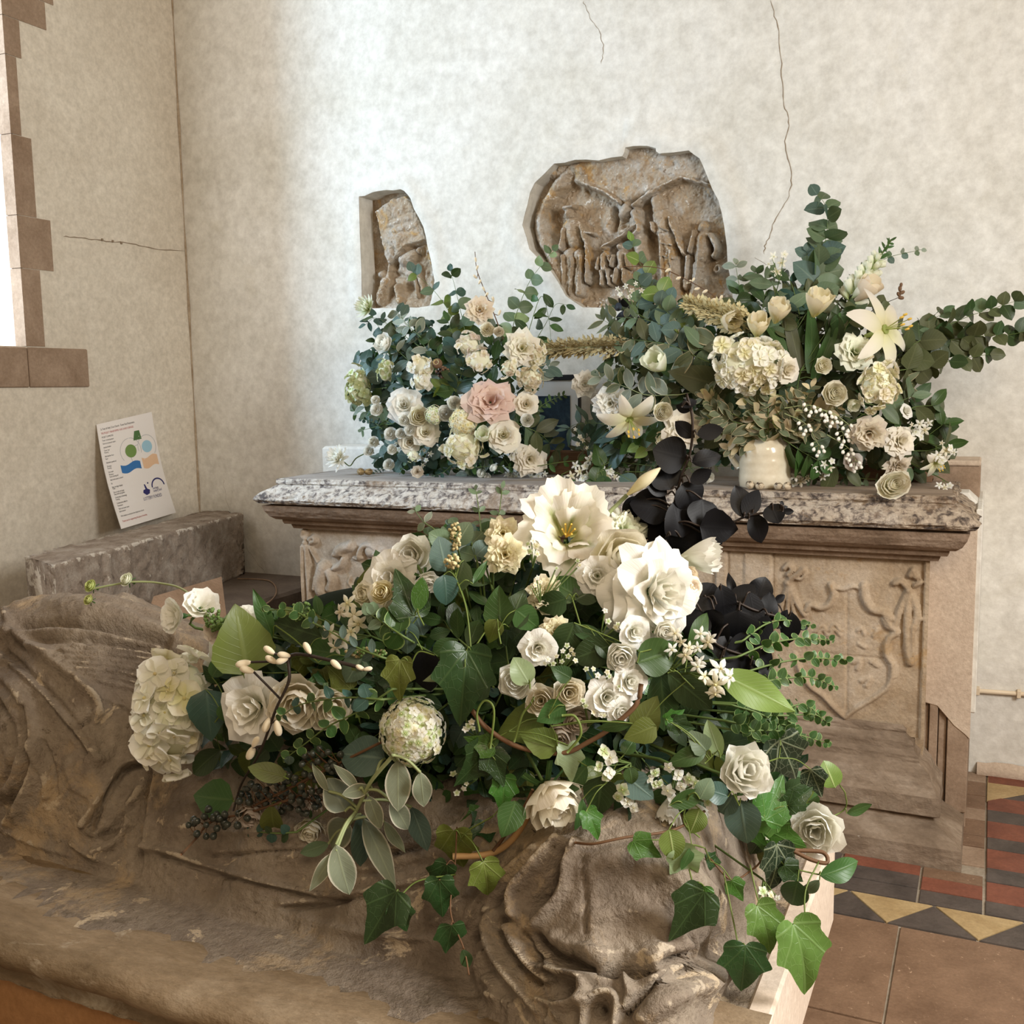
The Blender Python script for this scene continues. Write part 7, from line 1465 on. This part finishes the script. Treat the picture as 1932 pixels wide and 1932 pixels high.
# ---- white bloom and eggs on the slab, left
VSL = Vol(ony(700, 880, 3.12), EX, (3, .001, 3))
d1 = ony(640, 868, 3.16)
wl_ = frame(640, 866, float(np.linalg.norm((d1-O))/np.linalg.norm(ray(640, 866))), (-.7, .5), 0, .105)
spawn('water_lily', lambda: T_mum('pure', 3, rows=((12, 1.25, -.1), (12, .95, -.1), (10, .6, 0), (8, .3, 0)), wd=.17), wl_, 'white many-petalled bloom lying at the left end of the tomb slab', 'flower', None, False, Vector(ony(690, 855, 3.2)), ('wl',))
m_gold = stone('speckled_gold', [(.4, (.14, .09, .04)), (.6, (.42, .31, .15))], 60, .1, 90, .35); m_quail = stone('quail_shell', [(.44, (.05, .03, .02)), (.5, (.55, .46, .33)), (.8, (.72, .64, .50))], 38, .05, 90, .4)
def egg(label, px, py, y, L, mat, group=None, ang=0.):
    g = g_egg('catkin', .76, 16, 12); p = ony(px, py, y); V = g[0].copy(); V[:, 1] -= .5; V *= L
    me = mesh('egg', V, g[1], mat, g[2]); r_ = L*.38
    o = obj('egg', me, None, Matrix.Translation((p[0], y, 1.002+r_)) @ Matrix.Rotation(ang, 4, 'Z')); props(o, label, 'egg', group)
egg('speckled gold-brown egg on the slab, left of the pair by the white bloom', 680, 880, 3.13, .036, m_gold, ang=.4); egg('speckled gold-brown egg on the slab, right of the pair by the white bloom', 695, 880, 3.15, .032, m_gold, ang=-.7)
# ---- rear right arrangement
A = lambda *a, **k: back(VRt, *a, **k)
tp = lambda m, sd, hs=.9: (lambda: T_tulip(m, sd, .04, .035, hs))
A('tulip', tp('tulipc', 1), 1430, 617, 42, 'cream ruffled tulip, middle of the left tulip trio', face=(-.1, .9)); A('tulip', tp('tulipc', 2), 1467, 590, 42, 'cream ruffled tulip, upper right of the left tulip trio', face=(.1, 1.1), off=.0); A('tulip', tp('tulipc', 3), 1374, 604, 38, 'pale tulip lying under the yellow plume', face=(.6, -.3), off=-.0)
A('tulip', tp('tulipc', 4), 1542, 574, 50, 'tallest cream ruffled tulip at the top centre of the rear right arrangement', face=(.1, 1.1)); A('tulip', tp('greenwhite', 5), 1242, 686, 46, 'greenish cream tulip pointing left in the rear right arrangement', face=(-.8, .5))
A('hydrangea', lambda: T_head([FLOB['white'], FLOB['cream']], 40, .34, 20, (1.1, .95, .7), -.25, .36), 1411, 684, 116, 'large cream hydrangea above the jug, centre of the rear right arrangement', off=-.05)
A('rose', rs('white', 80, PEO, .03), 1104, 724, 36, 'white ruffled bloom at the far left rim of the rear right arrangement', off=.02); A('rose', rs('white', 81, PEO, .04), 1150, 762, 50, 'white ruffled bloom behind the drooping lily', face=(-.3, -.2), off=.01)
A('lily', lambda: T_lily('lilyw', 3, .55, .30, .5), 1188, 790, 112, 'white lily drooping downward at the left of the rear right arrangement', face=(.2, -1.2), off=-.05, spin=.5)
A('ranunculus', rs('cream', 82, RAN, .006), 1252, 777, 38, 'round cream ranunculus beside the drooping lily', face=(.1, -.1), off=-.05)
A('lily', lambda: T_lily('lilyw', 5, .6, .30, .35), 1668, 622, 140, 'big cream lily facing right at the upper right', face=(.7, .2), off=-.02, spin=.2)
A('rose', rs('greenwhite', 83, PEO, .03), 1616, 662, 52, 'cream ruffled bloom with yellow heart left of the big lily', face=(0, .2)); A('hydrangea', lambda: T_head([FLOB['cream'], FLOB['warmwhite']], 36, .36, 21, (.85, 1.1, .7), -.25, .36), 1656, 726, 84, 'cream ruffled hydrangea under the big lily', off=-.05)
A('ranunculus', rs('cream', 84, RAN, .008), 1576, 742, 48, 'cream ranunculus left of the ruffled hydrangea', off=-.04); A('rose', rs('cream', 85, BUD), 1553, 690, 32, 'small cream rose at the centre right', joined=False); A('rose', rs('warmwhite', 86, SPR), 1488, 698, 44, 'cream rose right of the large hydrangea', face=(.4, -.2))
A('tulip', tp('greenwhite', 6, .7), 1608, 762, 26, 'green-white bud under the cream ranunculus', face=(.4, -.9)); A('peony', rs('beige', 87, PEO, .03), 1640, 820, 52, 'faded beige-white bloom hanging right of the jug', face=(-.3, -.5), off=-.06)
A('carnation', rs('warmwhite', 88, PEO, .03), 1702, 832, 46, 'pale ruffled bloom right of the faded hanging one', face=(.2, 0), off=-.03); A('scabiosa', rs('beige', 89, PEO, .05), 1695, 882, 44, 'pale frilly bloom just above the ranunculus on the slab', face=(0, -.6), off=-.04)
A('lily', lambda: T_lily('lilyw', 7, .5, .26, .6), 1764, 872, 62, 'white lily bloom lying at the lower right end of the arrangement', face=(.4, -.8), off=-.0)
A('tulip', lambda: T_tulip('palepeach', 8, .0, .01, 1.), 1632, 548, 44, 'peach-cream pointed bloom behind the snapdragon spire', face=(.8, 1.), off=.02)
A('peony', rs('warmwhite', 90, PEO, .03), 1290, 812, 58, 'shaded beige bloom behind the black eucalyptus', face=(.1, -.3), off=.0); A('hydrangea', hd(['beige', 'drycream'], 24, .36, 23), 1253, 830, 32, 'small pinkish beige floret head left of the shaded beige bloom', off=-.0, joined=True)
A('spray_rose', rs('shadepink', 91, SPR), 1610, 900-30, 30, 'pale shaded bloom low behind the jasmine near the jug', off=.02); A('spray_rose', rs('white', 92, SPR), 1712, 775, 24, 'yellow-white bloom behind the leaves at the right', face=(.5, .2), off=.02)
# snapdragon spire
def spire(label, a, b_, n, vol, off):
    P0 = Vector(atd(a[0], a[1], vol.depth(*a)+off)); P1 = Vector(atd(b_[0], b_[1], vol.depth(*b_)+off)); ax = P1-P0; o = empty('stock_spire', Matrix.Translation(P0), label, 'flower')
    obj('stem', g_mesh('stem', g_tube([(0, 0, 0), tuple(ax*.5), tuple(ax)], .003, 'stem_green', 6)), o); r = random.Random(4)
    for i in range(n):
        t = i/(n-1); s = .052*(1-.62*t); a_ = i*2.4; u = ax.cross(VN).normalized(); w = ax.cross(u).normalized(); dr = (u*math.cos(a_)+w*math.sin(a_)+ax.normalized()*.8).normalized()
        g = leafmesh('bud', 'tiny_green' if False else 'mid', 1) if t > .68 else cmesh(('snap',), 'floret', lambda: g_join([(g_cup(.9, .03, .30, 1.2, -.3, .03, 1, 'greenwhite', 6, 6), Matrix.Rotation(-1.57, 4, 'X') @ RZ(k*2.09)) for k in range(3)]))
        p = ax*(t)+dr*.008*(1-t); M = leaf_matrix(p, dr, VN, s); obj('floret' if t <= .68 else 'bud', g, o, M)
spire('tall white stock spire with a green tip leaning right', (1600, 572), (1682, 452), 46, VRt, .03)
# leaves and branches of the right arrangement
G = lambda lab, path, size, mats, n, shape='round', mode='pair', **k: S_(VRt, lab, path, size, mats, n, shape, mode, **k)
G('upright round-leaved eucalyptus spire, highest greenery of all', [(1530, 600), (1545, 500), (1560, 440), (1558, 390), (1542, 368)], .072, ['eucgreen', 'blue'], 13, 'round', spread=70, off=.03, flat=1.2)
G('shorter eucalyptus shoot left of the high spire', [(1535, 590), (1525, 520), (1522, 475)], .05, ['eucgreen', 'blue'], 5, off=.02, flat=1.2)
G('silvery eucalyptus twig stretching to a single leaf at the upper right', [(1590, 600), (1620, 520), (1670, 488), (1738, 471)], .036, ['silver', 'blue', 'eucgreen'], 9, off=.05)
G('long dark eucalyptus branch stretching to the right frame edge, upper', [(1680, 680), (1740, 640), (1820, 600), (1880, 580), (1925, 565)], .058, ['warmgreen', 'eucgreen', 'dark'], 12, off=.03, flat=1.3)
G('long dark eucalyptus branch stretching right, middle', [(1690, 690), (1760, 650), (1840, 635), (1900, 632), (1935, 625)], .060, ['warmgreen', 'dark'], 12, off=.02, flat=1.3)
G('eucalyptus branch stretching right, lowest', [(1690, 700), (1750, 690), (1810, 678), (1868, 668)], .056, ['warmgreen', 'dark'], 8, off=.01, flat=1.3)
G('short leafy eucalyptus shoot rising from the right branches', [(1700, 690), (1740, 620), (1780, 590)], .054, ['warmgreen', 'eucgreen'], 7, off=.02, flat=1.3)
G('leafy dark branch with pale blossoms at the top left of centre', [(1490, 600), (1460, 540), (1425, 515)], .066, ['dark', 'eucgreen'], 5, 'ellip', off=.02); G('dark glossy leaves left of the tallest tulip', [(1510, 600), (1495, 540), (1478, 512)], .062, ['dark', 'teal'], 4, 'ellip', off=.02)
G('grey-green leaves rising against the relief edge', [(1410, 600), (1395, 540), (1388, 500)], .06, ['silver', 'eucgreen'], 4, 'ellip', off=.04)
G('long eucalyptus branch arching left across the large relief', [(1330, 650), (1270, 580), (1220, 520), (1190, 455)], .055, ['eucgreen', 'blue', 'variegated'], 9, off=.03)
G('grey eucalyptus cluster left of the yellow plume', [(1300, 640), (1260, 590), (1220, 560), (1205, 530)], .06, ['eucgreen', 'blue'], 7, off=.0)
G('grey-green leaves spreading left from the upper centre', [(1310, 650), (1240, 610), (1190, 600), (1155, 600)], .06, ['blue', 'eucgreen', 'sage'], 7, 'ellip', off=.0)
G('small black leaves at the left top of the rear right arrangement', [(1230, 640), (1190, 600), (1172, 575)], .045, ['blackleaf'], 4, 'round', off=.04)
G('sage branch pointing left above the greenish tulip', [(1330, 680), (1260, 650), (1190, 640), (1160, 630)], .075, ['sage', 'warmgreen', 'blue'], 8, 'ellip', off=-.02); G('sage branch hanging left of the large hydrangea', [(1370, 640), (1320, 660), (1270, 660), (1220, 660)], .07, ['sage', 'eucgreen'], 7, 'ellip', off=-.02)
G('pale sage stem arching left over the drooping lily', [(1280, 745), (1220, 745), (1180, 730), (1130, 710)], .07, ['sage', 'silver'], 7, 'ellip', off=-.05, stem='stem_pale')
G('blue-green narrow leaves at the left foot beside the picture frame', [(1190, 820), (1140, 800), (1090, 800), (1070, 810)], .075, ['teal', 'blue'], 7, 'lance', off=-.03); G('blue-green narrow leaves lower at the left foot', [(1190, 850), (1150, 835), (1100, 830)], .07, ['teal', 'blue'], 6, 'ellip', off=-.04)
G('bright green small leaves under the drooping lily', [(1230, 850), (1190, 835), (1160, 830)], .045, ['ivymid' if False else 'mid', 'lime'], 6, 'ovate', off=-.03); G('bright green leaves below the ranunculus', [(1280, 830), (1240, 815), (1220, 800)], .05, ['mid'], 5, 'ovate', off=-.03)
for i, (pth, sp) in enumerate((([(1440, 830), (1400, 790), (1350, 770), (1320, 750)], 60), ([(1450, 820), (1410, 760), (1395, 720)], 60), ([(1450, 820), (1450, 760), (1460, 720)], 55), ([(1460, 820), (1510, 770), (1530, 730)], 55), ([(1460, 830), (1520, 800), (1570, 790)], 55), ([(1430, 830), (1380, 820), (1340, 815)], 60),
                               ([(1450, 840), (1440, 810), (1420, 800)], 60), ([(1400, 800), (1360, 790), (1325, 790)], 55), ([(1480, 830), (1500, 815), (1540, 815)], 55), ([(1440, 800), (1480, 770), (1500, 745)], 55), ([(1440, 830), (1405, 838), (1370, 850)], 50), ([(1500, 800), (1540, 780), (1580, 770)], 55), ([(1420, 800), (1430, 770), (1420, 745)], 55), ([(1380, 790), (1345, 770), (1335, 740)], 55))):
    G(['cream-edged sage sprig pointing upper left over the jug handle', 'cream-edged sage sprig rising under the large hydrangea', 'cream-edged sage sprig straight above the jug', 'cream-edged sage sprig rising right of the jug', 'cream-edged sage sprig reaching right toward the ranunculus', 'cream-edged sage sprig pointing left at handle height', 'short cream-edged sage sprig over the jug rim', 'cream-edged sage sprig farthest left of the mass', 'cream-edged sage sprig right of the jug rim',
       'cream-edged sage sprig in the upper right of the mass', 'lowest cream-edged sage sprig beside the jug handle', 'farthest right cream-edged sage sprig', 'short upright cream-edged sage sprig', 'upper left cream-edged sage sprig'][i], pth, .044, ['sage', 'sage', 'sagetip'], 9, 'ellip', off=-.07, spread=sp, flat=1.2, name='sage_sprig')
for i, (pth) in enumerate(([(1600, 800), (1650, 770), (1690, 760), (1720, 748)], [(1690, 800), (1720, 770), (1760, 765)], [(1680, 820), (1730, 800), (1765, 790)], [(1700, 860), (1740, 830), (1780, 800)], [(1700, 850), (1750, 850), (1785, 840)], [(1690, 850), (1700, 870), (1740, 880)])):
    G(['broad green leaves at the right above the faded bloom', 'broad pointed green leaves at the right rim', 'broad green leaves below the rim pair', 'leaf shoot pointing up at the far right', 'dark leaves around the waxy white blossoms', 'long green blade above the slab at the right'][i], pth, .085, ['mid', 'warmgreen', 'eucgreen'], 3, 'ellip', 'alt', off=-.04)
G('dark broad leaves leaning over the jug at its right', [(1480, 830), (1510, 850), (1545, 870)], .085, ['mid', 'warmgreen', 'dark'], 4, 'obov', off=-.08); G('dark leaves at the foot right of the jug', [(1560, 850), (1580, 880), (1620, 890)], .08, ['dark', 'warmgreen'], 4, 'ellip', off=-.04)
hand('tulip_leaves', 'long green blade leaves between the cream tulips', 'leaf', [(1500, 760), (1510, 700)], VRt, [(1476, 650, 120, 115, 'strap', 'mid'), (1500, 640, 130, 100, 'strap', 'warmgreen'), (1535, 640, 130, 85, 'strap', 'mid'), (1556, 660, 120, 70, 'strap', 'mid'), (1460, 670, 100, 130, 'lance', 'warmgreen'), (1574, 620, 80, 80, 'lance', 'dark'), (1330, 720, 120, 165, 'lance', 'warmgreen'), (1300, 700, 100, 170, 'lance', 'mid'), (1600, 620, 60, 300, 'ivy', 'ivydark')], 'stem_green', .0, .002, wsc=1.5)
for i, pth in enumerate(([(1480, 770), (1530, 765), (1570, 785), (1592, 820)], [(1480, 780), (1520, 800), (1545, 840)], [(1500, 775), (1560, 775), (1600, 800), (1612, 815)], [(1560, 820), (1600, 845), (1615, 870)])):
    twig('bell_strand', ['arching strand of tiny cream bells right of the jug', 'short strand of tiny cream bells hanging to the jug rim', 'longest arching strand of tiny cream bells', 'lowest strand of tiny cream bells ending above the jasmine'][i], 'flower', pth, VRt, [(pth[k][0]+dx*.8, pth[k][1]+dy*.8, 8.5, a) for k in range(1, len(pth)) for dx, dy, a in ((-12, 10, 260), (0, 16, 270), (8, 4, 300), (-4, 24, 255), (12, 14, 290), (-16, -2, 240))], WAX, 'stem_pale', .0014, -.1, 'bell')
for lab, its, to in (('waxy white star blossoms high at the right end', [(1735, 800, 26), (1745, 812, 28), (1728, 815, 24), (1752, 798, 20), (1721, 801, 12), (1738, 824, 20)], (1725, 830)), ('waxy white star blossoms low at the right end', [(1770, 858, 26), (1785, 850, 26), (1794, 846, 22), (1800, 854, 18), (1777, 836, 12), (1778, 868, 20), (1764, 862, 22)], (1765, 840)),
                    ('white jasmine flowers hanging just right of the jug', [(1500, 898, 26), (1510, 908, 28), (1496, 912, 22), (1518, 892, 16), (1524, 902, 16), (1508, 888, 16)], (1520, 870)), ('small white star flowers between the jug and the ranunculus on the slab', [(1556, 876, 20), (1566, 882, 20), (1560, 892, 20), (1545, 886, 20), (1552, 900, 18), (1570, 870, 16), (1538, 880, 16)], (1560, 860)),
                    ('pale blossoms at the top left of the rear right arrangement', [(1460, 484, 24), (1474, 496, 24), (1480, 480, 18), (1450, 498, 22), (1466, 512, 26)], (1470, 530)), ('green-white tiny blossoms at the left against the relief', [(1180, 540, 14), (1192, 548, 14), (1170, 555, 14), (1200, 535, 12), (1210, 548, 14), (1188, 560, 12), (1165, 545, 12)], (1200, 590)),
                    ('white blossom cluster on the slab in the middle gap', [(1085, 878, 22), (1094, 890, 24), (1104, 880, 20), (1112, 868, 24), (1118, 860, 20), (1100, 902, 24), (1090, 912, 22), (1078, 898, 22), (1106, 916, 18), (1110, 896, 20)], (1100, 930-30)), ('white blossom tuft on the slab left of the middle gap', [(1048, 908, 22), (1058, 916, 22), (1042, 918, 20), (1064, 904, 20), (1054, 926, 18)], (1060, 895)),
                    ('white blossom tuft with green leaves right of the middle gap', [(1138, 888, 20), (1146, 898, 20), (1152, 890, 18), (1142, 906, 18), (1160, 900, 16), (1168, 904, 14)], (1150, 880)), ('white specks among the blue-green leaves at the left foot', [(1085, 810, 10), (1100, 830, 14), (1094, 824, 12), (1150, 806, 12), (1108, 845, 10), (1090, 838, 12)], (1110, 850)),
                    ('cut white tube flowers on the slab at the far right', [(1772, 915, 18), (1782, 920, 18), (1792, 916, 16)], (1780, 905))):
    cluster('jasmine', lab, 'flower', VRt, its, [STAR['pure'], STAR['warmwhite'], FIVE['pure']], off=-.09, stemto=to, part='star_flower')
cluster('snowberry', 'three round white buds hanging left of the jug handle', 'flower', VRt, [(1318, 908, 22), (1338, 900, 24), (1328, 918, 22)], [g_join([(g, M) for _, g, M in TR('pure', 3, BUD, .004, 5, 5)()])], off=-.1, stemto=(1345, 870), mat='stem_dark')
hand('ivy_stem', 'bright green leaves among the white blossoms in the middle gap', 'leaf', [(1120, 900), (1140, 880), (1130, 860)], VRt, [(1076, 914, 34, 190, 'ellip', 'mid'), (1128, 890, 40, 80, 'ovate', 'mid'), (1118, 918, 34, 260, 'ovate', 'mid'), (1140, 915, 36, 280, 'ovate', 'dark'), (1185, 905, 34, 150, 'round', 'blue'), (1130, 860, 40, 100, 'ovate', 'mid')], 'vine_green', -.1)
twig('catkin_twig', 'pussy willow twigs arching left across the large relief', 'twig', [(1390, 600), (1350, 560), (1290, 525), (1240, 505), (1175, 503)], VRt, [(1300, 532, 12, 30), (1315, 545, 12, 200), (1330, 550, 12, 30), (1345, 566, 12, 20), (1260, 510, 12, 30), (1280, 525, 12, 210), (1360, 562, 12, 60), (1308, 528, 10, 60)], CAT, 'stem_brown', .0022, .0, 'catkin')
twig('berry_twig', 'dark seeded twig sticking out between tulip and big lily', 'twig', [(1590, 660), (1620, 610), (1655, 580), (1698, 560)], VRt, [(1698, 545, 12, 90), (1702, 552, 12, 30), (1696, 556, 12, 120), (1700, 538, 10, 80), (1655, 575, 12, 90), (1650, 568, 10, 60), (1622, 600, 12, 100), (1630, 605, 10, 60), (1700, 562, 12, 0)], g_egg('seed_pod', .6, 8, 6), 'stem_dark', .0018, .05, 'seed')
# garland stems lying on the slab between the bouquets
for i, (pth, mt) in enumerate((([(1010, 880), (1080, 870), (1160, 872), (1240, 880)], ['mid', 'dark']), ([(1180, 890), (1250, 890), (1330, 880), (1390, 880)], ['warmgreen', 'teal']), ([(1540, 895), (1600, 900), (1660, 905), (1700, 905)], ['eucgreen', 'warmgreen']), ([(860, 885), (930, 880), (1000, 885)], ['dark', 'mid']), ([(1560, 880), (1500, 915), (1540, 915), (1620, 910)], ['eucgreen']), ([(740, 870), (720, 885), (705, 893)], ['teal']))):
    G(['trailing green stem across the middle gap on the slab', 'dark trailing stem left of the jug on the slab', 'grey-green cut sprig lying on the slab right of the jug', 'dark trailing stem under the rear left arrangement', 'felted grey sprig lying close to the jasmine by the jug', 'short dark sprig pointing left on the slab'][i], pth, .036 if i != 5 else .016, mt, 8, 'ellip', off=-.05 if i < 5 else -.0, root=False) if i != 5 else S_(VL, 'short dark sprig pointing left on the slab', pth, .018, mt, 7, 'ellip', off=-.03, root=False)
# black-framed picture leaning on the wall between the bouquets
fy = 3.56
fx0, fx1 = ony(985, 712, fy)[0], ony(1094, 712, fy)[0]; fz1 = ony(1060, 707, fy)[2]; fz0 = 1.004
pf = empty('picture_frame', Matrix.Translation(((fx0+fx1)/2, fy, fz0)), 'black-framed picture with white mount standing on the slab between the bouquets', 'picture')
m_blk = plain('frame_black', (.015, .016, .02), .35, .5); m_mount = plain('mount_white', (.82, .84, .86), .6, .3); m_pic = stone('dark_print', [(.3, (.01, .015, .03)), (.6, (.05, .09, .14)), (.8, (.2, .25, .28))], 14, .0, 60, .3)
cxm = (fx0+fx1)/2; hw = (fx1-fx0)/2; hh = fz1-fz0; bw = .02
for (a, b_, c, d) in ((-hw, hw, hh-bw, hh), (-hw, hw, 0, bw), (-hw, -hw+bw, bw, hh-bw), (hw-.006, hw, bw, hh-bw)):
    V, Fc = box_vf(a, b_, -.008, .014, c, d, .002); obj('frame_rail', mesh('frame_rail', V, Fc, m_blk, smooth=False), pf)
V, Fc = box_vf(-hw+.004, hw-.004, .002, .010, .004, hh-.004, 0); obj('mount', mesh('mount', V, Fc, m_mount, smooth=False), pf)
V, Fc = box_vf(-hw+.045, hw-.040, -.0006, .004, .04, hh-.078, 0); obj('print', mesh('print', V, Fc, m_pic, smooth=False), pf)
# low wooden troughs behind the flowers
m_wood = stone('trough_wood', [(.3, (.16, .085, .045)), (.7, (.27, .155, .09))], 8, .3, 60, .7, stretch=(.3, 3, 3))
for (a, b_, lab) in ((1000, 1120, 'short brown wooden box half hidden behind the greenery in the middle gap'), (1540, 1760, 'long brown wooden box behind the greenery at the right of the slab')):
    x0, x1 = ony(a, 870, 3.36)[0], ony(b_, 870, 3.36)[0]; zt = ony((a+b_)/2, 852 if a < 1200 else 876, 3.36)[2]
    tb = empty('wooden_box', Matrix.Translation(((x0+x1)/2, 3.4, 1.001)), lab, 'box'); w = (x1-x0)/2
    for (q0, q1, r0, r1, z0, z1, nm) in ((-w, w, -.04, -.028, 0, zt-1.001, 'front_board'), (-w, w, .028, .04, 0, zt-1.001, 'back_board'), (-w, -w+.012, -.028, .028, 0, zt-1.001, 'end_board'), (w-.012, w, -.028, .028, 0, zt-1.001, 'end_board'), (-w, w, -.028, .028, 0, .01, 'base_board')):
        V, Fc = box_vf(q0, q1, r0, r1, z0, z1, .0015); obj(nm, mesh(nm, V, Fc, m_wood, smooth=False), tb)
# stoneware jug
jy = 3.09
jc = ony(1446, 930, jy); jl, jr = ony(1395, 900, jy)[0], ony(1492, 900, jy)[0]; jx = (jl+jr)/2; jr_ = (jr-jl)/2; jt = ony(1440, 815, jy)[2]
m_jug, nt, out = newmat('cream_glaze'); tc = N(nt, 'ShaderNodeTexCoord'); sp = N(nt, 'ShaderNodeSeparateXYZ'); nt.links.new(tc.outputs['Object'], sp.inputs[0])
wv = math_(nt, 'SINE', math_(nt, 'MULTIPLY', sp.outputs[2], 260.)); cc = ramp(nt, noise(nt, tc.outputs['Object'], 14, 4, .6), [(.3, (.56, .48, .34)), (.7, (.74, .68, .54))])
p = N(nt, 'ShaderNodeBsdfPrincipled'); nt.links.new(cc, p.inputs['Base Color']); p.inputs['Roughness'].default_value = .18; p.inputs['Coat Weight'].default_value = .5; p.inputs['Coat Roughness'].default_value = .08
bb = N(nt, 'ShaderNodeBump'); bb.inputs['Strength'].default_value = .25; bb.inputs['Distance'].default_value = .001; nt.links.new(wv, bb.inputs['Height']); nt.links.new(bb.outputs[0], p.inputs['Normal']); nt.links.new(p.outputs[0], out.inputs[0])
jug = empty('jug', Matrix.Translation((jx, jy, 1.001)), 'cream glazed stoneware jug with a side handle holding the right bouquet on the slab', 'jug')
def lathe(prof, seg=40):
    V = [(r*math.cos(2*math.pi*k/seg), r*math.sin(2*math.pi*k/seg), z) for r, z in prof for k in range(seg)]; Fc = []
    for i in range(len(prof)-1):
        for k in range(seg): l = (k+1) % seg; Fc.append((i*seg+k, i*seg+l, i*seg+seg+l, i*seg+seg+k))
    return V, Fc
jh = jt-1.0
prof = [(0, 0), (jr_*.90, 0), (jr_*.97, .004), (jr_, .02)]+[(jr_*(1-.002*k+.006*math.sin(k*1.3)), .02+jh*.55*k/10) for k in range(1, 11)]+[(jr_*.95, .02+jh*.62), (jr_*.84, .02+jh*.70), (jr_*.72, .02+jh*.77), (jr_*.66, .02+jh*.84), (jr_*.68, .02+jh*.90), (jr_*.64, .02+jh*.92), (jr_*.62, .02+jh*.84), (jr_*.60, .02+jh*.75)]
V, Fc = lathe(prof); obj('jug_body', mesh('jug_body', V, Fc, m_jug), jug)
hp = smooth_line([(-jr_*.70, 0, jh*.82), (-jr_*1.15, 0, jh*.86), (-jr_*1.42, 0, jh*.72), (-jr_*1.28, 0, jh*.50), (-jr_*1.0, 0, jh*.34)], 6); V, Fc = tube_vf(hp, .0095, 10); obj('handle', mesh('handle', V, Fc, m_jug), jug)
egg('speckled quail egg leaning on the jug foot, far left of four', 1415, 920, 3.0, .034, m_quail, ang=.3); egg('dark-blotched quail egg second from left at the jug foot', 1434, 922, 2.995, .030, m_quail, ang=1.2)
egg('dark-blotched quail egg third from left at the jug foot', 1469, 924, 3.0, .030, m_quail, ang=.9); egg('pale quail egg far right of four at the jug foot', 1485, 922, 2.995, .033, m_quail, ang=-.2)
# ranunculus lying on the slab
p = ony(1688, 914, 2.965); dd_ = float((p-O)[1]/ray(1688, 914)[1])
spawn('ranunculus', rs('cream', 95, RAN, .008), frame(1688, 914, dd_, (0, .12), .4, .098) @ Matrix.Diagonal((1.12, .84, 1, 1)), 'single large cream ranunculus bloom lying on the slab edge at the right', 'flower', None, False, None, ('ranS',))
